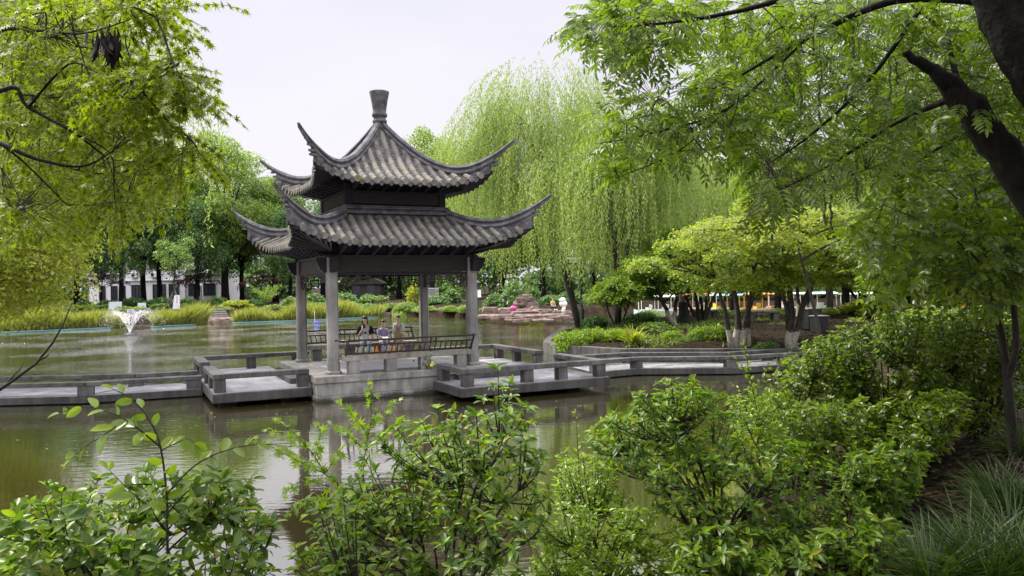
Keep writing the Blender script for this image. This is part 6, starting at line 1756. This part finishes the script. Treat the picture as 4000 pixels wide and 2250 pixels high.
rng = np.random.default_rng(515)
cen = np.stack([rng.uniform(1.2, 8.0, 70), rng.uniform(2.0, 8.0, 70), rng.uniform(6.4, 9.5, 70)], 1)  # unseen leaf clumps, added overhead and behind the camera to shade the bank
cen = np.concatenate([cen, np.stack([rng.uniform(1, 9, 50), rng.uniform(-4, 4, 50), rng.uniform(5.5, 9, 50)], 1)])
cen = np.concatenate([cen, np.stack([rng.uniform(-1, 13, 110), rng.uniform(-9, 1.5, 110), rng.uniform(4.6, 10, 110)], 1), np.stack([rng.uniform(8.5, 13, 80), rng.uniform(1, 9, 80), rng.uniform(2.0, 10, 80)], 1)])
V, T = leafy_clumps(rng, cen, rng.uniform(.7, 1.2, len(cen)), 42000, .16, asp=.45)
link('upper_crown', npmesh('upper_crown', V - np.array(tb), T, M['lf_wing']), None, wt)
m = MB()
for c in cen[::3]: m.tube(bez(np.array([5.6, 5.4, 4.6]) - np.array(tb), (np.array([5.6, 5.4, 8.5]) + c) / 2 - np.array(tb), c - np.array(tb), 7), [.06 - .008 * i for i in range(7)], 5, cap=False)
obj('upper_branches', m, M['bark'], wt)  # boughs carrying the added shading clumps
# ------------------------------------------------------------------ mid tree on the right with thin stems
rng = np.random.default_rng(601)
r_poly = [(3380, 900), (3400, 780), (3500, 700), (3800, 560), (4050, 620), (4050, 1200), (3800, 1150), (3600, 1120), (3480, 1150), (3400, 1100)]
cl = gaps(rng, r_poly, 1500, 7.0, 13, thr=-.55, seed=4.0)
canopy('thin_stemmed_tree', 'thin-stemmed leafy tree with mottled reddish trunk foot at the right edge',
    [[(3966, 1815, 7.8, .055), (3950, 1650, 7.8, .05), (3934, 1480, 7.8, .045), (3915, 1330, 7.8, .036), (3880, 1170, 7.8, .028), (3858, 1060, 7.8, .02), (3830, 850, 7.9, .014), (3780, 640, 8, .008)],
     [(3934, 1480, 7.8, .04), (3968, 1350, 7.7, .032), (3958, 1150, 7.7, .026), (3960, 900, 7.7, .016), (3930, 700, 7.7, .008)]],
    [[(3858, 1060, 7.8, .014), (3760, 960, 7.9, .010), (3640, 880, 8, .007), (3450, 800, 8, .004)], [(3880, 1170, 7.8, .014), (3700, 1110, 8.2, .009), (3500, 1150, 8.4, .006), (3330, 1120, 8.5, .003)],
     [(3840, 900, 7.9, .012), (3720, 760, 8, .007), (3620, 690, 8.1, .003)], [(3858, 1060, 7.8, .012), (3780, 900, 8.2, .008), (3720, 700, 8.4, .004)], [(3915, 1330, 7.8, .015), (3800, 1290, 8.2, .008), (3650, 1330, 8.6, .004)],
     [(3640, 880, 8, .006), (3480, 960, 8.3, .004), (3300, 990, 8.5, .003)]],
    cl, 'lf_small', 602, False, .32, 6, .085, .5, TOVAL, .2, bark='barkgrey', base=wpt(3966, 7.8), jitter=.35)

# ------------------------------------------------------------------ foreground shrubs
def tipset(rng, poly, n, d0, d1, zmin=None):
    return poly_pts(rng, poly, n, d0, d1)
def near_shrub(lab, bu, bd_, polys, L, Wd, lmat, seed, per=8, rosette=6, tmpl=TLEAF, stem_r=.008, extra=(), **kw):
    rng = np.random.default_rng(seed)
    tips = np.concatenate([poly_pts(rng, p, int(n * kw.get('dens', 1.7)), d0, d1) for p, n, d0, d1 in polys] + ([np.array([at(*e) for e in extra])] if extra else []))
    x = px_x(bu, bd_); kw.pop('dens', None)
    return tips_shrub('shrub', lab, (x, bd_, gz(x, bd_) - .05), tips, L, Wd, lmat, seed, per, rosette, tmpl, stem_r, grp='leafy shrubs on the near bank', **kw)
# centre bush with glossy whorled leaves
near_shrub('tall glossy-leaved shrub at the bottom centre with one shoot rising over the right landing', 1720, 5.3,
    [([(1300, 1900), (1420, 1760), (1520, 1660), (1650, 1590), (1800, 1560), (1900, 1600), (1960, 1500), (2040, 1560), (2100, 1700), (2160, 1850), (2150, 2050), (1950, 2000), (1700, 1950), (1500, 1990), (1330, 2060)], 105, 4.7, 5.9),
     ([(1150, 1980), (1300, 1900), (1500, 1950), (1800, 1950), (2050, 2050), (2050, 2300), (1150, 2300), (1130, 2150)], 95, 4.4, 5.6)],
    .080, .42, 'lf_near', 701, 8, 6, dens=1.35, extra=[(1945, 1440, 5.2), (1925, 1500, 5.2), (1990, 1500, 5.3), (1880, 1560, 5.2), (2060, 1590, 5.2), (1985, 1600, 5.1), (1905, 1640, 5.1), (1860, 1620, 5.2)])
# left bush
near_shrub('broad-leaved shrub filling the bottom left corner', 420, 4.9,
    [([(0, 1990), (180, 1900), (330, 1850), (420, 1880), (560, 1800), (720, 1850), (860, 1830), (1000, 1900), (1080, 1980), (1060, 2080), (850, 2030), (700, 2050), (500, 2020), (250, 2060), (0, 2100)], 80, 4.3, 5.6),
     ([(-60, 2020), (300, 2020), (420, 2100), (620, 2060), (640, 2300), (-60, 2300)], 90, 4.0, 5.2), ([(640, 2120), (1060, 2100), (1100, 2300), (640, 2300)], 22, 4.2, 5.2)],
    .088, .45, 'lf_near', 702, 7, 5, tmpl=TOVAL, stem_r=.007, dens=1.3)
near_shrub('sparse shrub with leaves low against the bright water left of the centre bush', 870, 5.2,
    [([(760, 1900), (900, 1850), (1040, 1960), (1090, 2080), (1000, 2260), (820, 2280), (740, 2100)], 34, 4.8, 5.6)], .095, .42, 'lf_near', 709, 6, 5, stem_r=.006, dens=.8)
# right big glossy bush
near_shrub('large glossy-leaved shrub in the right foreground over the water', 2780, 6.0,
    [([(2290, 1720), (2340, 1640), (2450, 1580), (2560, 1490), (2680, 1470), (2800, 1530), (2900, 1600), (2960, 1680), (2900, 1800), (2750, 1780), (2550, 1830), (2400, 1840), (2300, 1800)], 130, 5.4, 6.8),
     ([(2480, 1820), (2700, 1780), (2900, 1780), (3050, 1700), (3250, 1760), (3450, 1900), (3480, 2060), (3300, 2150), (2950, 2120), (2700, 2060), (2560, 1980)], 150, 5.2, 6.6)],
    .072, .42, 'lf_near', 703, 8, 6, dens=1.6)
near_shrub('darker lower part shrub at the bottom right of centre', 3050, 5.3,
    [([(2650, 2060), (2900, 2060), (3250, 2080), (3480, 2020), (3540, 2120), (3500, 2300), (2620, 2300)], 150, 4.8, 5.8)], .085, .40, 'lf_near', 704, 7, 5)
# dense small-leaved bushes of the right bank
rb = [('small-leaved bush right of the footbridge end, nearest the water', 3080, 9.0, [([(2960, 1620), (3010, 1480), (3080, 1400), (3150, 1330), (3280, 1290), (3380, 1400), (3380, 1600), (3300, 1720), (3100, 1740), (2980, 1700)], 210, 8.4, 9.8)], 711),
      ('small-leaved bush in the middle of the right bank thicket', 3450, 9.0, [([(3200, 1330), (3330, 1240), (3500, 1210), (3650, 1250), (3720, 1400), (3700, 1560), (3550, 1650), (3350, 1680), (3250, 1560)], 220, 8.4, 10)], 712),
      ('small-leaved bush behind the mottled thin trunk', 3820, 9.2, [([(3620, 1250), (3760, 1210), (3950, 1230), (4060, 1250), (4060, 1560), (3900, 1680), (3740, 1680), (3640, 1480)], 270, 8.6, 10.2)], 713),
      ('dark small-leaved bush below the thicket of the right bank', 3350, 7.6, [([(3000, 1640), (3200, 1560), (3450, 1560), (3700, 1520), (3800, 1560), (3760, 1690), (3660, 1800), (3400, 1880), (3100, 1800)], 300, 7.0, 8.6)], 714),
      ('bush farther back on the right bank below the woman on the path', 3640, 13.5, [([(3380, 1260), (3500, 1210), (3700, 1190), (3850, 1200), (3900, 1300), (3600, 1340), (3400, 1340)], 130, 13, 15)], 715),
      ('bush farther back on the right bank below the man on the path', 3950, 14.0, [([(3800, 1240), (3900, 1215), (4060, 1230), (4080, 1330), (3850, 1340)], 90, 13.5, 15)], 716)]
for lab, bu, bd2, polys, seed in rb:
    near_shrub(lab, bu, bd2, polys, .072, .5, 'lf_small', seed, 11, 6, tmpl=TOVAL, stem_r=.009)
near_shrub('dim glossy-leaved shrub between the leaf litter and the thicket', 3440, 6.6, [([(3300, 1780), (3480, 1740), (3620, 1780), (3600, 1900), (3540, 2020), (3400, 2020), (3300, 1900)], 110, 6.0, 7.0)], .08, .42, 'lf_near', 717, 8, 5)
# low bright ground plants at the water edge
for lab, bu, bd2, polys, seed, lm in (('low bright green small-leaved plant at the bottom centre edge', 2350, 6.3, [([(2080, 2020), (2200, 1950), (2400, 1960), (2560, 1980), (2700, 2080), (2700, 2300), (2060, 2300)], 190, 5.2, 6.4)], 721, 'lf_nearw'),
        ('bright green sprays between the two glossy shrubs', 2230, 6.6, [([(2160, 1800), (2230, 1740), (2320, 1780), (2420, 1850), (2480, 1950), (2350, 2000), (2180, 1980)], 80, 6.0, 7.0)], 722, 'lf_nearw'),
        ('pale small-leaved cover behind the right glossy shrub', 2950, 7.3, [([(2820, 1560), (2950, 1500), (3050, 1620), (3080, 1760), (2900, 1760)], 70, 7, 8)], 723, 'lf_nearw')):
    near_shrub(lab, bu, bd2, polys, .046, .5, lm, seed, 10, 5, tmpl=TOVAL, stem_r=.005)

def sprig(name, lab, base_px, branches, L, Wd, lmat, seed, step=.05, tmpl=TOVAL, cat='plant', stem='twig', droop=.15, alt=True, flat=.8, base=None):
    """young shoots: stems along measured polylines with leaves set alternately along them"""
    rng = np.random.default_rng(seed)
    b0 = np.array(base if base is not None else wpt(*base_px), float)
    t = thing(name, lab, cat, tuple(b0)); m = MB(); Ps, Ds, Ns, Ls = [], [], [], []
    for bi, (pl_, r0, s0) in enumerate(branches):
        A = [np.array(at(u, v, d)) - b0 for u, v, d in pl_]
        if bi == 0: A = [np.array([0, 0, -.05])] + A
        A = np.array(A); n = (len(A) - 1) * 8 + 1; ts = np.linspace(0, len(A) - 1, n); pts = []
        for tt in ts:
            i = min(int(tt), len(A) - 2); f_ = tt - i; p0, p1, p2, p3 = A[max(0, i - 1)], A[i], A[i + 1], A[min(len(A) - 1, i + 2)]
            pts.append(.5 * ((2 * p1) + (-p0 + p2) * f_ + (2 * p0 - 5 * p1 + 4 * p2 - p3) * f_ ** 2 + (-p0 + 3 * p1 - 3 * p2 + p3) * f_ ** 3))
        pts = np.array(pts); m.tube(pts, list(np.linspace(r0, r0 * .3, n)), 6, cap=False)
        seg = np.linalg.norm(np.diff(pts, axis=0), axis=1); cs = np.r_[0, np.cumsum(seg)]; tot = cs[-1]
        k = 0; s_ = tot * s0
        while s_ < tot:
            q = np.array([np.interp(s_, cs, pts[:, j]) for j in range(3)]); i = min(n - 2, int(np.searchsorted(cs, s_)) - 1); i = max(0, i)
            ax = pts[i + 1] - pts[i]; ax /= max(1e-9, np.linalg.norm(ax))
            side = np.cross(ax, [0.1, -.5, .85]); side /= max(1e-6, np.linalg.norm(side)); nn_ = np.cross(side, ax)
            for sg in ((1, -1) if not alt else ((1,) if k % 2 else (-1,))):
                Ps.append(q); jt = .18 if alt else .5
                Ps[-1] = q + rng.normal(size=3) * (0 if alt else .012); Ds.append(side * sg * flat + ax * .6 + rng.normal(size=3) * jt - np.array([0, 0, droop])); Ns.append(nn_ + rng.normal(size=3) * .4); Ls.append(rng.uniform(.6 if not alt else .75, 1.15) * (1 - .35 * (s_ / tot) ** 3))
            s_ += step * rng.uniform(.8, 1.2); k += 1
        Ps.append(pts[-1]); Ds.append(pts[-1] - pts[-2]); Ns.append(np.array([0, -.4, 1.0])); Ls.append(.6)
    Ls = np.array(Ls) * L
    V, T = leaves(np.array(Ps), np.array(Ds), np.array(Ns), Ls, Ls * Wd, tmpl)
    obj('stem', m, M[stem], t, smooth=True); link('foliage', npmesh('foliage', V, T, M[lmat], smooth=True), None, t)
    return t
sprig('sapling', 'tall dark-stemmed sapling with big oval leaves rising in front of the left walkway', (650, 4.6),
    [([(655, 2150, 4.5), (652, 1950, 4.5), (625, 1740, 4.5), (570, 1620, 4.5), (500, 1550, 4.5), (440, 1520, 4.5)], .009, .45), ([(625, 1745, 4.5), (520, 1660, 4.4), (430, 1610, 4.4), (330, 1590, 4.4), (230, 1615, 4.4)], .005, .2),
     ([(480, 1640, 4.45), (420, 1690, 4.3), (340, 1740, 4.3), (280, 1790, 4.3)], .004, .1), ([(650, 1930, 4.5), (760, 1820, 4.6), (880, 1760, 4.6), (1020, 1735, 4.7), (1140, 1745, 4.8)], .006, .3),
     ([(630, 1760, 4.5), (690, 1730, 4.5), (740, 1715, 4.5), (760, 1740, 4.5)], .004, .3), ([(645, 1900, 4.5), (560, 1890, 4.4), (460, 1900, 4.4), (340, 1910, 4.4)], .005, .2), ([(655, 1980, 4.5), (560, 1960, 4.6), (420, 1830, 4.6)], .005, .3), ([(650, 2010, 4.5), (760, 1900, 4.4), (900, 1880, 4.4), (990, 1870, 4.4)], .005, .3)],
    .118, .5, 'lf_nearw', 731, .066)
sprig('maple_seedling', 'feathery upright maple seedling in front of the pavilion base', (1420, 6.1),
    [([(1420, 1950, 6.0), (1430, 1750, 6.0), (1452, 1620, 6.0), (1445, 1500, 6.0)], .007, .45), ([(1440, 1700, 6), (1360, 1600, 6), (1320, 1570, 6)], .004, .1), ([(1450, 1660, 6), (1520, 1590, 6), (1560, 1560, 6)], .004, .1), ([(1430, 1760, 6), (1350, 1690, 6), (1290, 1650, 6)], .004, .1),
     ([(1430, 1760, 6), (1500, 1700, 6), (1560, 1640, 6)], .004, .1)],   .070, .95, 'lf_nearw', 732, .05, TPALM, alt=False, stem='stemgreen')
sprig('maple_seedling', 'spreading feathery maple seedling left of the upright one', (1300, 6.0),
    [([(1330, 2000, 5.8), (1270, 1850, 5.8), (1180, 1720, 5.8), (1080, 1640, 5.8)], .007, .3), ([(1270, 1850, 5.8), (1160, 1800, 5.7), (1050, 1740, 5.6), (980, 1720, 5.6)], .004, .1), ([(1230, 1790, 5.8), (1250, 1700, 5.9), (1240, 1660, 5.9)], .004, .1), ([(1270, 1850, 5.8), (1330, 1760, 5.9), (1370, 1700, 5.9)], .004, .1),
     ([(1290, 1900, 5.8), (1180, 1880, 5.7), (1110, 1930, 5.6)], .004, .1), ([(1310, 1960, 5.8), (1200, 1960, 5.7), (1120, 2010, 5.7)], .004, .1), ([(1200, 1740, 5.8), (1100, 1690, 5.9), (1040, 1680, 5.9)], .004, .1), ([(1250, 1830, 5.8), (1140, 1770, 5.9), (1090, 1780, 5.9)], .004, .1)],
    .074, .95, 'lf_nearw', 733, .05, TPALM, alt=False, stem='stemgreen')
sprig('tall_shoot', 'thin upright leafy shoot in front of the right walkway', (2960, 7.4),
    [([(2965, 1750, 7.3), (2955, 1600, 7.2), (2930, 1480, 7.2), (2915, 1390, 7.2), (2905, 1340, 7.2)], .007, .35), ([(2930, 1480, 7.2), (2890, 1420, 7.2), (2870, 1400, 7.2)], .004, .1), ([(2935, 1530, 7.2), (2985, 1470, 7.2), (3000, 1430, 7.2)], .004, .1), ([(2950, 1570, 7.2), (2900, 1530, 7.2), (2860, 1500, 7.2)], .004, .1)],
    .06, .5, 'lf_nearw', 734, .035, TOVAL, stem='stemgreen')
sprig('tall_shoot', 'arching leafy shoot reaching left from the right bank thicket', (3080, 8.6),
    [([(3080, 1600, 8.5), (3040, 1480, 8.5), (3060, 1400, 8.5), (3110, 1350, 8.5), (3180, 1330, 8.5)], .006, .3), ([(3050, 1440, 8.5), (3010, 1490, 8.5), (2985, 1560, 8.5)], .004, .1)], .05, .5, 'lf_nearw', 735, .04, TOVAL, stem='stemgreen')
sprig('tall_shoot', 'thin pale shoot left of the right glossy shrub', (2265, 6.6),
    [([(2270, 2000, 6.5), (2262, 1850, 6.5), (2255, 1720, 6.5), (2250, 1640, 6.5), (2248, 1610, 6.5)], .006, .3), ([(2258, 1780, 6.5), (2215, 1740, 6.5)], .003, .1), ([(2258, 1760, 6.5), (2300, 1710, 6.5)], .003, .1)], .05, .45, 'lf_nearw', 736, .04, TOVAL, stem='stemgreen')
# bare twig on the left
t = thing('bare_twig', 'bare dark twig slanting up in front of the left walkway', 'twig', tuple(at(-500, 1900, 3.0)))
b0 = at(-500, 1900, 3.0); m = MB()
m.tube([at(u, v, 3.0) - b0 for u, v in ((-500, 1900), (-200, 1640), (0, 1520), (60, 1480), (140, 1420), (205, 1340), (245, 1270), (283, 1180))], [.012, .009, .007, .006, .005, .004, .003, .0015], 6)
obj('stem', m, M['twig'], t, smooth=True)
m = MB(); m.tube([at(u, v, 3.0) - b0 for u, v in ((20, 1508), (50, 1470), (80, 1440), (92, 1417))], [.004, .003, .002, .0015], 5); m.tube([at(u, v, 3.0) - b0 for u, v in ((150, 1408), (180, 1395), (192, 1382))], [.004, .003, .0015], 5); obj('side_shoot', m, M['twig'], t, smooth=True)
t.location = b0
# yellow flower beside the pavilion bench
yf = thing('flowering_plant', 'small trailing plant with yellow flowers on the pavilion platform edge', 'plant', pav(.45, -2.36, .02), 0)
rng = np.random.default_rng(3); n = 46
Pq = rng.normal(size=(n, 3)) * np.array([.13, .05, .11]) + np.array([0, -.05, .13])
V, T = leaves(Pq, rdir(rng, n), rdir(rng, n) + np.array([0, -.6, .6]), .075, .05, TOVAL); link('foliage', npmesh('foliage', V, T, M['lf_small']), None, yf)
m = MB(); [m.tube(bez((0, 0, 0), (0, -.05, .12), q, 5), .004, 4) for q in Pq[:8]]; obj('stems', m, M['stemgreen'], yf)
M['yellowfl'] = plain('yellow petals', (.8, .62, .02), rough=.6)
for q in ((.13, -.10, .10), (-.05, -.12, -.10), (-.01, -.12, -.12), (.16, -.1, .14)):
    m = MB()
    for k in range(5): m.ellipsoid((0, 0, 0), (.026, .008, .018), 8, 5, Matrix.Translation(q) @ Matrix.Rotation(k * 2 * PI / 5, 4, 'Y') @ Matrix.Translation((.022, 0, 0)))
    obj('flower', m, M['yellowfl'], yf, smooth=True)
# grass tufts at the bottom right
G8 = 'dark mondo grass tufts on the near bank'
tl_ = [(3975, 1640, 7.9, 'tuft beside the mottled thin trunk foot', .45), (3890, 1800, 6.6, 'tuft just left below the mottled trunk foot', .42), (4010, 1890, 6.2, 'tuft at the right edge below the mottled trunk', .5),
       (3770, 2090, 5.1, 'big tuft leaning left over the leaf litter', .5), (3950, 2060, 5.2, 'big pale tuft near the bottom right corner', .6), (3620, 2220, 4.8, 'lowest left tuft at the bottom edge', .45), (3850, 2250, 4.7, 'tuft at the bottom edge left of the corner', .5), (4010, 2230, 4.7, 'tuft in the very bottom right corner', .5)]
for i, (u, v, d, lab, ln) in enumerate(tl_):
    x = px_x(u, d); strappy('grass_tuft', lab, (x, d, gz(x, d)), 210, ln * .9, .011, 'lf_lily', .85, 'grass tuft', TBLADE, G8, 800 + i, .12)
for i, (u, d, lab) in enumerate(((3290, 9.2, 'broad bright strap-leaved plant inside the right bank thicket'), (3080, 27.0, 'grassy tuft on the island edge right of the straight maple'))):
    x = px_x(u, d); strappy('strap_leaf_plant', lab, (x, d, gz(x, d) + (.75 if i == 0 else 0)), 46, .55, .05, 'lf_nearw', .5, 'plant', TBLADE, None, 850 + i)
# leaf litter
rng = np.random.default_rng(71); n = 9000
X = rng.uniform(1.5, 6.5, n); Y = 3.6 + 9 * rng.random(n) ** 1.3; s_ = sdist(X, Y); k = s_ > .25; X, Y = X[k], Y[k]
P_ = np.stack([X, Y, gz(X, Y) + .012], 1); n = len(P_)
V, T = leaves(P_, rng.normal(size=(n, 3)) * np.array([1, 1, .15]), rng.normal(size=(n, 3)) * .3 + np.array([0, 0, 1]), rng.uniform(.03, .085, n), rng.uniform(.018, .04, n), TOVAL)
ll = kind(link('leaf_litter', npmesh('leaf_litter', V, T, M['lf_dead'])), 'stuff'); tag(ll, 'brown fallen leaves covering the dark soil of the near bank', 'leaves')
X = rng.uniform(2.5, 16, 12000); Y = rng.uniform(24.5, 45, 12000); s_ = sdist(X, Y); k = s_ > .35; X, Y = X[k], Y[k]
P_ = np.stack([X, Y, gz(X, Y) + .015], 1); n = len(P_)
V, T = leaves(P_, rng.normal(size=(n, 3)) * np.array([1, 1, .2]), rng.normal(size=(n, 3)) * .3 + np.array([0, 0, 1]), rng.uniform(.06, .13, n), rng.uniform(.03, .06, n), T4)
ll = kind(link('island_litter', npmesh('island_litter', V, T, M['lf_dead'])), 'stuff'); tag(ll, 'brown fallen leaves scattered over the island under the maples', 'leaves')

# a few fallen leaves and specks afloat on the near water
rng = np.random.default_rng(91); n = 260
X = rng.uniform(-12, 5, n); Y = rng.uniform(7, 20, n) ; k = sdist(X, Y) < -.3; X, Y = X[k], Y[k]; n = len(X)
V, T = leaves(np.stack([X, Y, np.full(n, .006)], 1), rng.normal(size=(n, 3)) * np.array([1, 1, 0]), np.array([0, 0, 1.0]) + rng.normal(size=(n, 3)) * .04, rng.uniform(.02, .07, n), rng.uniform(.012, .035, n), T4)
fl2 = kind(link('floating_leaves', npmesh('floating_leaves', V, T, M['lf_maple_y'])), 'stuff'); tag(fl2, 'small yellowish leaves afloat on the near pond water', 'leaves')

# weeds between the shrubs of the island
rng = np.random.default_rng(93); n = 9000
X = rng.uniform(2.0, 12, n); Y = rng.uniform(28.4, 38, n); k = (sdist(X, Y) > .3) & (np.sin(X * 1.7 + 2 * np.sin(Y)) + np.sin(Y * 1.9 - X) > .1) & ~((X > 8.2) & (Y < 34)); X, Y = X[k], Y[k]; n = len(X)
V, T = leaves(np.stack([X, Y, gz(X, Y) - .01], 1), rng.normal(size=(n, 3)) * .55 + np.array([0, 0, .8]), rdir(rng, n), rng.uniform(.08, .24, n), rng.uniform(.015, .05, n), TBLADE)
iw = kind(link('island_weeds', npmesh('island_weeds', V, T, M['lf_far3'])), 'stuff'); tag(iw, 'low green weeds between the shrubs of the island', 'weeds')
